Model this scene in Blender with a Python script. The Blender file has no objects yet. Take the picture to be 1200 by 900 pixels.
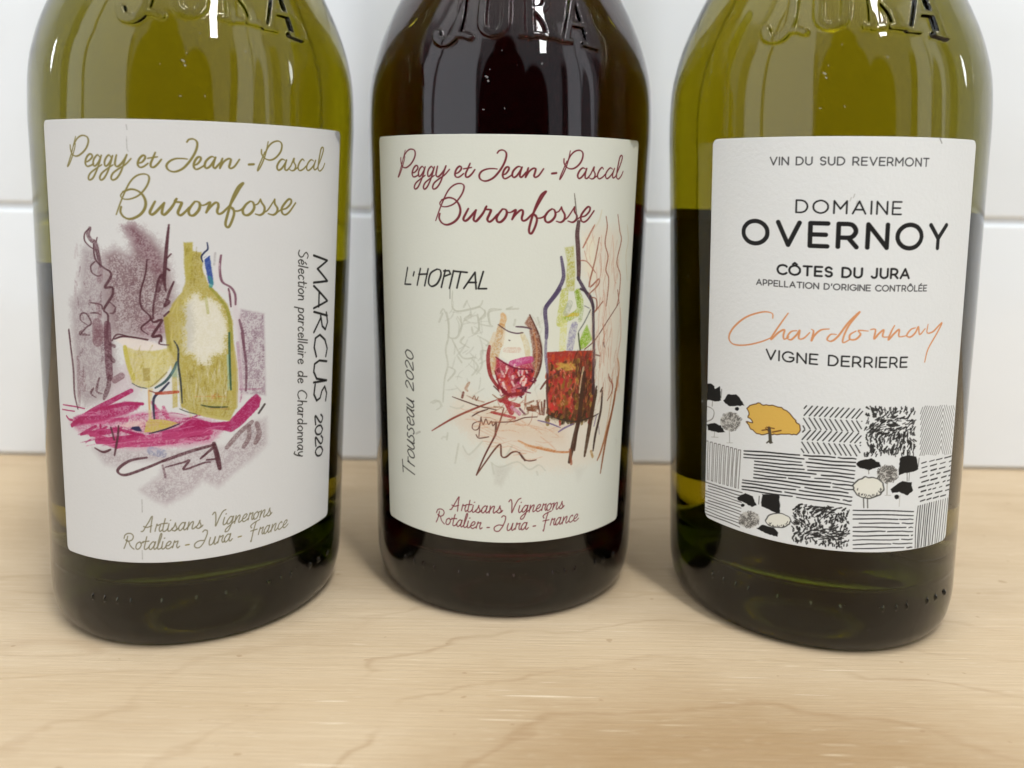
import bpy, math, random
import numpy as np
from mathutils import Matrix
# ---------------------------------------------------------------- camera, world, lamps, exposure
scene = bpy.context.scene
COL = scene.collection
R = math.radians
CAM_H, PITCH, ROLL = 0.10518, 0.05992, 0.01581
cd = bpy.data.cameras.new('camera'); cam = bpy.data.objects.new('camera', cd); COL.objects.link(cam)
cs, sn, cp, sp = math.cos(ROLL), math.sin(ROLL), math.cos(PITCH), math.sin(PITCH)
right, up, fwd = (cs, sp*sn, cp*sn), (-sn, sp*cs, cp*cs), (0, cp, -sp)
cam.matrix_world = Matrix(((right[0], up[0], -fwd[0], 0), (right[1], up[1], -fwd[1], 0), (right[2], up[2], -fwd[2], CAM_H), (0, 0, 0, 1)))
cd.sensor_fit = 'HORIZONTAL'; cd.sensor_width = 36.0
cd.lens = 36.0*937.03/1200.0
cd.shift_y = -144.6/1200.0
cd.clip_start = 0.01; cd.clip_end = 50
cd.dof.use_dof = True; cd.dof.focus_distance = 0.193; cd.dof.aperture_fstop = 11.0
scene.camera = cam
scene.view_settings.view_transform = 'Standard'; scene.view_settings.look = 'None'
scene.view_settings.exposure = EXPOSURE = -0.09
scene.view_settings.gamma = 1.0
try:
    scene.cycles.use_denoising = True
    scene.cycles.max_bounces = 20; scene.cycles.transmission_bounces = 20; scene.cycles.glossy_bounces = 8
    scene.cycles.diffuse_bounces = 5; scene.cycles.transparent_max_bounces = 16
    scene.cycles.sample_clamp_indirect = 8.0; scene.cycles.blur_glossy = 0.3
except Exception as e:
    print('cycles settings', e)

class V:
    """a value in a node tree; the operators add Math nodes"""
    nt = None
    def __init__(s, sock): s.s = sock
def put(nt, inp, v):
    if isinstance(v, V): nt.links.new(v.s, inp)
    else: inp.default_value = v
def M(op, *a, clamp=False):
    n = V.nt.nodes.new('ShaderNodeMath'); n.operation = op; n.use_clamp = clamp
    for i, v in enumerate(a): put(V.nt, n.inputs[i], v)
    return V(n.outputs[0])
V.__add__ = lambda a, b: M('ADD', a, b); V.__radd__ = V.__add__
V.__mul__ = lambda a, b: M('MULTIPLY', a, b); V.__rmul__ = V.__mul__
V.__sub__ = lambda a, b: M('SUBTRACT', a, b); V.__rsub__ = lambda a, b: M('SUBTRACT', b, a)
V.__truediv__ = lambda a, b: M('DIVIDE', a, b)
def sstep(x, a, b):
    n = V.nt.nodes.new('ShaderNodeMapRange'); n.interpolation_type = 'SMOOTHSTEP'
    put(V.nt, n.inputs[0], x); n.inputs[1].default_value = a; n.inputs[2].default_value = b
    return V(n.outputs[0])
def mixc(f, a, b, mode='MIX'):
    n = V.nt.nodes.new('ShaderNodeMix'); n.data_type = 'RGBA'; n.blend_type = mode
    put(V.nt, n.inputs[0], f)
    for i, c in ((6, a), (7, b)):
        if isinstance(c, V): V.nt.links.new(c.s, n.inputs[i])
        else: n.inputs[i].default_value = (c[0], c[1], c[2], 1)
    return V(n.outputs[2])
def noise(vec, scale, detail=3, rough=.5, dist=0.0):
    n = V.nt.nodes.new('ShaderNodeTexNoise'); put(V.nt, n.inputs['Vector'], vec)
    n.inputs['Scale'].default_value = scale; n.inputs['Detail'].default_value = detail
    n.inputs['Roughness'].default_value = rough; n.inputs['Distortion'].default_value = dist
    return V(n.outputs[0])
def mapping(vec, scale=(1, 1, 1), loc=(0, 0, 0), rot=(0, 0, 0)):
    n = V.nt.nodes.new('ShaderNodeMapping'); put(V.nt, n.inputs[0], vec)
    n.inputs[1].default_value = loc; n.inputs[2].default_value = rot; n.inputs[3].default_value = scale
    return V(n.outputs[0])
def coord(kind='Object'):
    n = V.nt.nodes.new('ShaderNodeTexCoord'); return V(n.outputs[kind])
def xyz(vec):
    n = V.nt.nodes.new('ShaderNodeSeparateXYZ'); V.nt.links.new(vec.s, n.inputs[0])
    return [V(o) for o in n.outputs]

# the room behind the camera: pale walls and ceiling, daylight windows left and right, the dark shape of whoever takes the picture
w = bpy.data.worlds.new('World'); scene.world = w; w.use_nodes = True
V.nt = nt = w.node_tree; nt.nodes.clear()
X, Y, Z = xyz(coord('Generated'))
az = M('ARCTAN2', X, Y*-1.0)*57.29578                     # 0 towards the back of the camera, + to the right
el = M('ARCSINE', Z)*57.29578
def box(a0, a1, e0, e1, s=2.5, se=4):
    return sstep(az, a0-s, a0+s)*(1.0-sstep(az, a1-s, a1+s))*sstep(el, e0-se, e0+se)*(1.0-sstep(el, e1-se, e1+se))
def oval(a, e, ra, re, s=.12):
    da = (az-a)*(1.0/ra); de = (el-e)*(1.0/re)
    return 1.0-sstep(M('SQRT', da*da+de*de), 1-s, 1+s)
room = sstep(el, 34, 54)*.28+.6                              # walls up to a brighter ceiling
win = box(-74, -27, -25, 58, 1.0, 2)*1.25+box(45, 68, -25, 48, 1.0, 2)*1.1+box(-110, -80, 44, 70, 3, 3)*.8
shade = box(-61.5, -59, -25, 56, .4)*.8+box(-27, -24, -25, 30, .4)*.6+box(40, 45, -25, 26, .6)*.85+box(72, 79, -25, 30, 1.0, 2)*.7+box(-82, -75, -25, 34, .8, 2)*.6+box(56, 57.5, -25, 44, .4)*.5
body = M('MAXIMUM', M('MAXIMUM', oval(-6, -10, 20, 54, .04), oval(17, -22, 15, 48, .05)), oval(61, -12, 5, 34, .08)*.8)
glow = oval(-93, 16, 1.3, 5)*12.0+oval(88, 16, 1.3, 5)*12.0+oval(-52, 66, 5, 3)*34.0+oval(64, 68, 6, 3)*34.0+oval(-140, 58, 5, 3)*34.0+oval(140, 52, 4, 3)*34.0+oval(-112, 24, 3, 5)*26.0+oval(116, 22, 3, 5)*26.0  # two side glints, plus unseen bright spots added so the raised letters catch highlights
val = (room+win)*(1.0-body*.97)*(1.0-M('MINIMUM', shade, 1.0))+glow
warm = mixc(sstep(el, 20, 60), (.94, 1.0, 1.08), (.975, 1.0, 1.0))
n = nt.nodes.new('ShaderNodeVectorMath'); n.operation = 'SCALE'; nt.links.new(warm.s, n.inputs[0]); nt.links.new(val.s, n.inputs['Scale'])
colv = V(n.outputs[0])
WORLD_K = 1.0
V.nt = nt
bg = nt.nodes.new('ShaderNodeBackground'); nt.links.new(colv.s, bg.inputs[0]); bg.inputs[1].default_value = WORLD_K
wo = nt.nodes.new('ShaderNodeOutputWorld'); nt.links.new(bg.outputs[0], wo.inputs[0])
def area(name, loc, target, sx, sy, power, color):
    l = bpy.data.lights.new(name, 'AREA'); l.shape = 'RECTANGLE'; l.size = sx; l.size_y = sy; l.energy = power; l.color = color
    o = bpy.data.objects.new(name, l); COL.objects.link(o); o.location = loc
    d = Matrix.Translation((0, 0, 0))
    from mathutils import Vector
    o.rotation_euler = (Vector(target)-Vector(loc)).to_track_quat('-Z', 'Y').to_euler()
    return o
area('ceiling_lamp', (.42, -.55, 1.45), (.1, .2, .05), .13, 1.25, 20.0, (.975, 1.0, 1.01))

# ---------------------------------------------------------------- helpers
def lin(c):
    c = np.asarray(c, float)/255.0
    return np.where(c <= .04045, c/12.92, ((c+.055)/1.055)**2.4)
def new_mat(name):
    m = bpy.data.materials.new(name); m.use_nodes = True; V.nt = m.node_tree; m.node_tree.nodes.clear()
    out = m.node_tree.nodes.new('ShaderNodeOutputMaterial'); return m, m.node_tree, out
def principled(nt, out, **k):
    p = nt.nodes.new('ShaderNodeBsdfPrincipled'); nt.links.new(p.outputs[0], out.inputs[0])
    for a, b in k.items(): put(nt, p.inputs[a.replace('_', ' ')], b if not isinstance(b, tuple) else (*b, 1))
    return p
def bump(nt, p, h, strength, dist):
    b = nt.nodes.new('ShaderNodeBump'); b.inputs['Strength'].default_value = strength; b.inputs['Distance'].default_value = dist
    nt.links.new(h.s, b.inputs['Height']); nt.links.new(b.outputs[0], p.inputs['Normal'])
def grid_mesh(name, P, closed_u=False, smooth=True, flip=False):
    """P[rows, cols, 3] -> quad mesh"""
    nr, nc = P.shape[:2]
    idx = np.arange(nr*nc).reshape(nr, nc)
    a = idx[:-1]; b = idx[1:]
    if closed_u:
        q = np.stack([a, np.roll(a, -1, 1), np.roll(b, -1, 1), b], -1).reshape(-1, 4)
    else:
        q = np.stack([a[:, :-1], a[:, 1:], b[:, 1:], b[:, :-1]], -1).reshape(-1, 4)
    if flip: q = q[:, ::-1]
    me = bpy.data.meshes.new(name)
    me.vertices.add(nr*nc); me.vertices.foreach_set('co', np.ascontiguousarray(P, dtype=np.float32).ravel())
    me.loops.add(q.size); me.loops.foreach_set('vertex_index', np.ascontiguousarray(q, dtype=np.int32).ravel())
    me.polygons.add(len(q)); me.polygons.foreach_set('loop_start', np.arange(0, q.size, 4, dtype=np.int32))
    me.polygons.foreach_set('use_smooth', np.full(len(q), smooth, dtype=bool))
    me.update(calc_edges=True); me.validate()
    return me
def link(name, me, mat, parent=None, loc=(0, 0, 0), rz=0.0):
    o = bpy.data.objects.new(name, me); COL.objects.link(o); o.location = loc; o.rotation_euler = (0, 0, rz)
    if not me.materials: me.materials.append(mat)
    o.material_slots[0].link = 'OBJECT'; o.material_slots[0].material = mat
    if parent: o.parent = parent
    return o

# ---------------------------------------------------------------- the setting: wooden top and tiled wall
WOOD_A, WOOD_B, WOOD_C = (.565, .43, .275), (.615, .485, .33), (.51, .375, .23)
WOOD_D, WOOD_E, WOOD_F = (.34, .21, .11), (.31, .185, .075), (.80, .69, .52)
TILE_A, TILE_B = (.81, .84, .87), (.86, .885, .91)
PAPER_A, PAPER_B, PAPER_C = (211, 212, 213), (211, 214, 205), (220, 223, 224)
GAIN_A, GAIN_B, GAIN_C = .98, 1.0, 1.0

m, nt, out = new_mat('birch_wood')
P = coord('Object')
warp = noise(mapping(P, (5, 9, 1), (.37, .1, 0)), 1.0, 2, .5)
fld = noise(mapping(P, (3.2, 17, 1), (1.31, .62, 0)), 1.0, 2.5, .55, .35)
ring = M('PINGPONG', fld*17.0, 1.0)
line = (1.0-sstep(ring, .0, .16))*sstep(noise(mapping(P, (16, 40, 1), (.2, .9, 0)), 1.0, 2), .36, .62)
band = sstep(noise(mapping(P, (3, 26, 1), (4.1, 2.2, 0)), 1.0, 3), .3, .7)
fib = sstep(noise(mapping(P, (40, 1150, 1)), 1.0, 4, .65), .25, .75)
fib2 = noise(mapping(P, (14, 420, 1), (3, 3, 0)), 1.0, 3, .6)
fleck = sstep(noise(mapping(P, (130, 900, 1), (7, 1, 0)), 1.0, 2, .5), .62, .78)
px, py, pz = xyz(P)
qx = (px-.045)*(1/.1); qy = (py-.134)*(1/.055)
dd = M('SQRT', qx*qx+qy*qy)+(warp-.5)*.55+(noise(mapping(P, (34, 70, 1)), 1.0, 3)-.5)*.3
near = 1.0-sstep(dd, 1.0, 1.9)
ring2 = (1.0-sstep(M('PINGPONG', dd*7.0, 1.0), .0, .15))*near*sstep(noise(mapping(P, (22, 50, 1), (.5, .3, 0)), 1.0, 2), .3, .6)
heart = 1.0-sstep(dd, .3, .9)
speck = sstep(noise(mapping(P, (260, 420, 1), (2, 5, 0)), 1.0, 1), .74, .79)
fine = noise(mapping(P, (110, 2600, 1), (1, 8, 0)), 1.0, 3, .65)
c = mixc(band, WOOD_A, WOOD_B)
c = mixc(sstep(fib2, .3, .7)*.35, c, WOOD_C)
c = mixc(line*(1.0-near)*.3, c, WOOD_D)
c = mixc(ring2*.42, c, WOOD_D)
blot = sstep(noise(mapping(P, (14, 30, 1), (6, 3, 0)), 1.0, 4, .6), .42, .68)
c = mixc(blot*.2, c, WOOD_E)
c = mixc(heart*.75, c, WOOD_E)
c = mixc(fib*.13, c, WOOD_D)
c = mixc(sstep(fine, .35, .75)*.11, c, WOOD_F)
c = mixc(speck*.5, c, WOOD_D)
scr = sstep(noise(mapping(P, (40, 1100, 1), (0, 0, 0), (0, 0, 1.05)), 1.0, 2), .68, .76)*near
c = mixc(scr*.55, c, WOOD_F)
c = mixc(fleck*.22, c, WOOD_F)
p = principled(nt, out, Base_Color=c, Roughness=M('ADD', fib*.2, .55), Specular_IOR_Level=.25)
bump(nt, p, fib+fine*.8+line*-.4, .3, .0003)
wood = m
def slab(name, x0, x1, y0, y1, z0, z1, b):
    import bmesh
    bm = bmesh.new(); bmesh.ops.create_cube(bm, size=1)
    for v in bm.verts: v.co = ((x0+x1)/2+v.co.x*(x1-x0), (y0+y1)/2+v.co.y*(y1-y0), (z0+z1)/2+v.co.z*(z1-z0))
    bmesh.ops.bevel(bm, geom=bm.edges[:], offset=b, segments=3, profile=.5, affect='EDGES')
    me = bpy.data.meshes.new(name); bm.to_mesh(me); bm.free(); return me
WALL_Y = .331
top = link('wooden_tabletop', slab('wooden_tabletop', -.75, .75, -.45, WALL_Y+.004, -.03, 0, .0015), wood)
top['kind'] = 'structure'; top['label'] = 'pale birch wooden top the three bottles stand on'
# glazed tiles: pillowed faces with rounded edges and grout between, one wall
m, nt, out = new_mat('glazed_tile')
P = coord('Object'); px, py, pz = xyz(P)
tx = noise(mapping(P, (9, 1, 13)), 1.0, 3, .55)
c = mixc(tx, TILE_A, TILE_B)
p = principled(nt, out, Base_Color=c, Roughness=.16, Specular_IOR_Level=.5)
bump(nt, p, noise(mapping(P, (26, 1, 26)), 1.0, 2, .4), .34, .002)
tile = m
m, nt, out = new_mat('grout')
P = coord('Object')
c = mixc(noise(P, 900, 3, .6), (.36, .36, .35), (.5, .5, .49)); principled(nt, out, Base_Color=c, Roughness=.9); grout = m
import bmesh
bm = bmesh.new()
JOINT = .1047; TH_ = .1026; GAP = .0026; TW = .3
def tile_box(x0, x1, z0, z1):
    r = bmesh.ops.create_cube(bm, size=1)
    vs = r['verts']
    for v in vs: v.co = ((x0+x1)/2+v.co.x*(x1-x0), .004+v.co.y*.008, (z0+z1)/2+v.co.z*(z1-z0))
    es = list({e for v in vs for e in v.link_edges})
    bmesh.ops.bevel(bm, geom=es, offset=.0016, segments=4, profile=.6, affect='EDGES')
for k in range(0, 5):
    z0 = JOINT+GAP/2+(k-1)*(TH_+GAP); x = -1.2+(TW/2 if k % 2 else 0)
    while x < 1.2:
        tile_box(x+GAP/2, x+TW-GAP/2, max(z0, .0006), z0+TH_); x += TW
for f in bm.faces: f.smooth = True
nf = len(bm.faces)
r = bmesh.ops.create_cube(bm, size=1)
for v in r['verts']: v.co = (v.co.x*2.6, .0052+v.co.y*.007, .25+v.co.z*.52)
bm.faces.ensure_lookup_table()
for f in bm.faces[nf:]: f.material_index = 1
me = bpy.data.meshes.new('tiled_wall'); bm.to_mesh(me); bm.free()
me.materials.append(tile); me.materials.append(grout)
wl = bpy.data.objects.new('tiled_wall', me); COL.objects.link(wl); wl.location = (0, WALL_Y, 0); wl.rotation_euler = (0, 0, .0025)
wl['kind'] = 'structure'; wl['label'] = 'glossy white tiled wall behind the bottles with a grey grout line'


# ---------------------------------------------------------------- bottle shape
TAPER = 0.02879
def RZ(z): return 0.04 + TAPER*(z-CAM_H)
PROF = [(0.0000, .0328), (0.0004, .0338), (.0012, .0347), (.0025, .0356), (.004, .03625), (.006, .0367), (.0085, RZ(.0085)-.0001), (.011, RZ(.011))]
PROF += [(z, RZ(z)) for z in np.linspace(.016, .128, 15)]
PROF += [(.132, .04062), (.1365, .0405), (.141, .0401), (.146, .0391), (.151, .0377), (.156, .0358), (.161, .0336), (.166, .0311), (.172, .0281), (.18, .0245), (.19, .0212),
         (.205, .0180), (.225, .0157), (.26, .0147), (.288, .0145), (.29, .0158), (.298, .0158), (.3, .0148)]
PZ = np.array([p[0] for p in PROF]); PR = np.array([p[1] for p in PROF])
def pchip(x, y, xs):
    h = np.diff(x); d = np.diff(y)/h
    m = np.zeros_like(y); m[0] = d[0]; m[-1] = d[-1]
    for k in range(1, len(x)-1):
        if d[k-1]*d[k] > 0:
            w1 = 2*h[k]+h[k-1]; w2 = h[k]+2*h[k-1]; m[k] = (w1+w2)/(w1/d[k-1]+w2/d[k])
    i = np.clip(np.searchsorted(x, xs)-1, 0, len(h)-1); t = (xs-x[i])/h[i]
    return (y[i]*(1+2*t)*(1-t)**2+m[i]*h[i]*t*(1-t)**2+y[i+1]*t*t*(3-2*t)+m[i+1]*h[i]*t*t*(t-1))
def prof(z): return pchip(PZ, PR, np.asarray(z, float))
def seg_dist(px, py, a, b):
    dx, dy = b[0]-a[0], b[1]-a[1]; L = dx*dx+dy*dy+1e-12
    t = np.clip(((px-a[0])*dx+(py-a[1])*dy)/L, 0, 1)
    return np.hypot(px-a[0]-t*dx, py-a[1]-t*dy)
def spline(pts, n=5):
    if len(pts) < 3: return list(pts)
    P = [np.array(q, float) for q in [pts[0]]+list(pts)+[pts[-1]]]
    out = []
    for k in range(1, len(P)-2):
        a, b, c, d = P[k-1:k+3]
        for t in np.linspace(0, 1, n, endpoint=False):
            out.append(.5*(2*b+(c-a)*t+(2*a-5*b+4*c-d)*t*t+(3*b-a-3*c+d)*t**3))
    return out+[P[-2]]
# raised letters on the shoulder: (arc mm, height mm)
LET = [([(-14.2, 163), (-13.9, 154), (-14.8, 150), (-16.6, 148.4), (-18.8, 149), (-19.6, 150.8)], 1.15, 1), ([(-14, 150), (-12.4, 150), (-10.9, 149.3)], .8, 1), ([(-17, 163), (-11, 163)], .7, 0),
       ([(-8.3, 163), (-8.3, 154), (-7.5, 151.2), (-5.4, 150.2), (-3.3, 151.2), (-2.5, 154), (-2.5, 163)], 1.1, 1), ([(-10, 163), (-6.6, 163)], .7, 0), ([(-4.2, 163), (-.8, 163)], .7, 0),
       ([(3.2, 163), (3.2, 150)], 1.15, 0), ([(1.3, 150), (5.1, 150)], .75, 0), ([(3.2, 162.6), (6.3, 162.2), (7.7, 159.6), (6.6, 157), (3.4, 156.4)], 1.0, 1), ([(5.2, 156.4), (7.2, 153.5), (8.0, 150.2)], 1.1, 1), ([(6.8, 150), (10, 149.7)], .75, 0),
       ([(11.6, 149.3), (15.8, 163)], .85, 0), ([(16, 163), (18.2, 148.8)], 1.2, 0), ([(13.2, 153.6), (17.2, 153.4)], .75, 0), ([(10.2, 149.2), (13, 149.1)], .7, 0), ([(16.6, 148.6), (19.8, 148.1)], .7, 0)]
DOTS = [-30, -26.5, -23, -19.6, -12.5, -5, 1.5, 11.5, 15, 18, 25, 28.5, 33, -38, -42, 40, 47, 50, -52]
def build_glass():
    th = np.concatenate([np.linspace(-52, 52, 400, endpoint=False), np.linspace(52, 308, 110, endpoint=False)])*math.pi/180
    z = np.concatenate([np.array([0, .0002, .0006, .0012, .002, .003, .004, .005, .006, .007, .008]), np.linspace(.009, .016, 28), np.linspace(.018, .142, 44), np.linspace(.1435, .17, 110), np.linspace(.172, .2, 12), np.linspace(.21, .3, 26)])
    r = prof(z)
    TH, ZZ = np.meshgrid(th, z); RR = np.repeat(r[:, None], len(th), 1)
    D = np.zeros_like(RR)
    # letters
    rows = (z > .143) & (z < .17); cols = np.arange(400)
    sub = np.ix_(rows, cols)
    ax = TH[sub]*37.0; az_ = ZZ[sub]*1000+1.6
    lay = np.zeros_like(ax)
    for pts, hw, sm in LET:
        pts = spline(pts) if sm else pts
        d = np.full_like(ax, 9.0)
        for a, b in zip(pts[:-1], pts[1:]): d = np.minimum(d, seg_dist(ax, az_, a, b))
        t = np.clip((hw+.3-d)/.62, 0, 1); lay = np.maximum(lay, t*t*(3-2*t))
    D[sub] = lay*.0013
    # small knurls round the heel
    rows = (z > .0085) & (z < .0165); sub = np.ix_(rows, cols)
    ax = TH[sub]*37.0; az_ = ZZ[sub]*1000; lay = np.zeros_like(ax)
    for dx in DOTS:
        d = np.hypot((ax-dx)/.36, (az_-12.6)/.8); u_ = np.clip(1.3-d, 0, 1); lay = np.maximum(lay, u_*u_*(3-2*u_))
    D[sub] += lay*.0005
    # moulded glass is never perfectly round
    D += 0.00007*np.sin(3*TH+40*ZZ)+0.00004*np.sin(7*TH-90*ZZ)+0.000025*np.sin(13*TH+170*ZZ)*np.sin(60*ZZ+1)
    RR = RR+D
    outer = np.stack([RR*np.sin(TH), -RR*np.cos(TH), ZZ], -1)
    # under the base: resting ring and punt (apex first)
    pr = np.array([.0002, .006, .013, .020, .026, .0300, .0318]); pz = np.array([.0155, .0150, .0132, .0096, .0050, .0014, .0002])
    def lathe(rs, zs):
        A, B = np.meshgrid(th, zs); C = np.repeat(np.asarray(rs)[:, None], len(th), 1)
        return np.stack([C*np.sin(A), -C*np.cos(A), B], -1)
    under = lathe(pr, pz)
    ir, iz = inner_profile()
    inner = lathe(ir[::-1], iz[::-1])
    P = np.concatenate([under, outer, lathe([.0128], [.3003]), inner], 0)
    me = grid_mesh('glass_body', P, closed_u=True)
    # 1 on the inside wall where wine wets the glass, 0 elsewhere
    wet = np.zeros(P.shape[:2], np.float32); k0 = len(under)+len(outer)+1
    wet[k0:] = (P[k0:, :, 2] < .2545)
    at = me.attributes.new('wet', 'FLOAT', 'POINT'); at.data.foreach_set('value', wet.ravel())
    return me
def inner_profile():
    r = [.0002, .006, .013, .020, .026, .0300, .0322, .0335]; z = [.0290, .0284, .0264, .0225, .0175, .0148, .0150, .0160]
    zz = np.concatenate([np.linspace(.0185, .13, 24), np.linspace(.134, .2, 34), np.linspace(.205, .299, 22)])
    rr = prof(zz)-np.where(zz < .15, .0030, .0030)
    return np.concatenate([r, rr]), np.concatenate([z, zz])
def build_wine():
    r, z = inner_profile(); k = z <= .255
    r = r[k]+.00002; z = z[k]; z = np.where(np.arange(len(z)) < 6, z-.00002, z)
    r = np.append(r, .0002); z = np.append(z, z[-1]+.00001)
    th = np.linspace(0, 2*math.pi, 160, endpoint=False)
    A, B = np.meshgrid(th, z); C = np.repeat(r[:, None], len(th), 1)
    return grid_mesh('wine', np.stack([C*np.sin(A), -C*np.cos(A), B], -1), closed_u=True)

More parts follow.
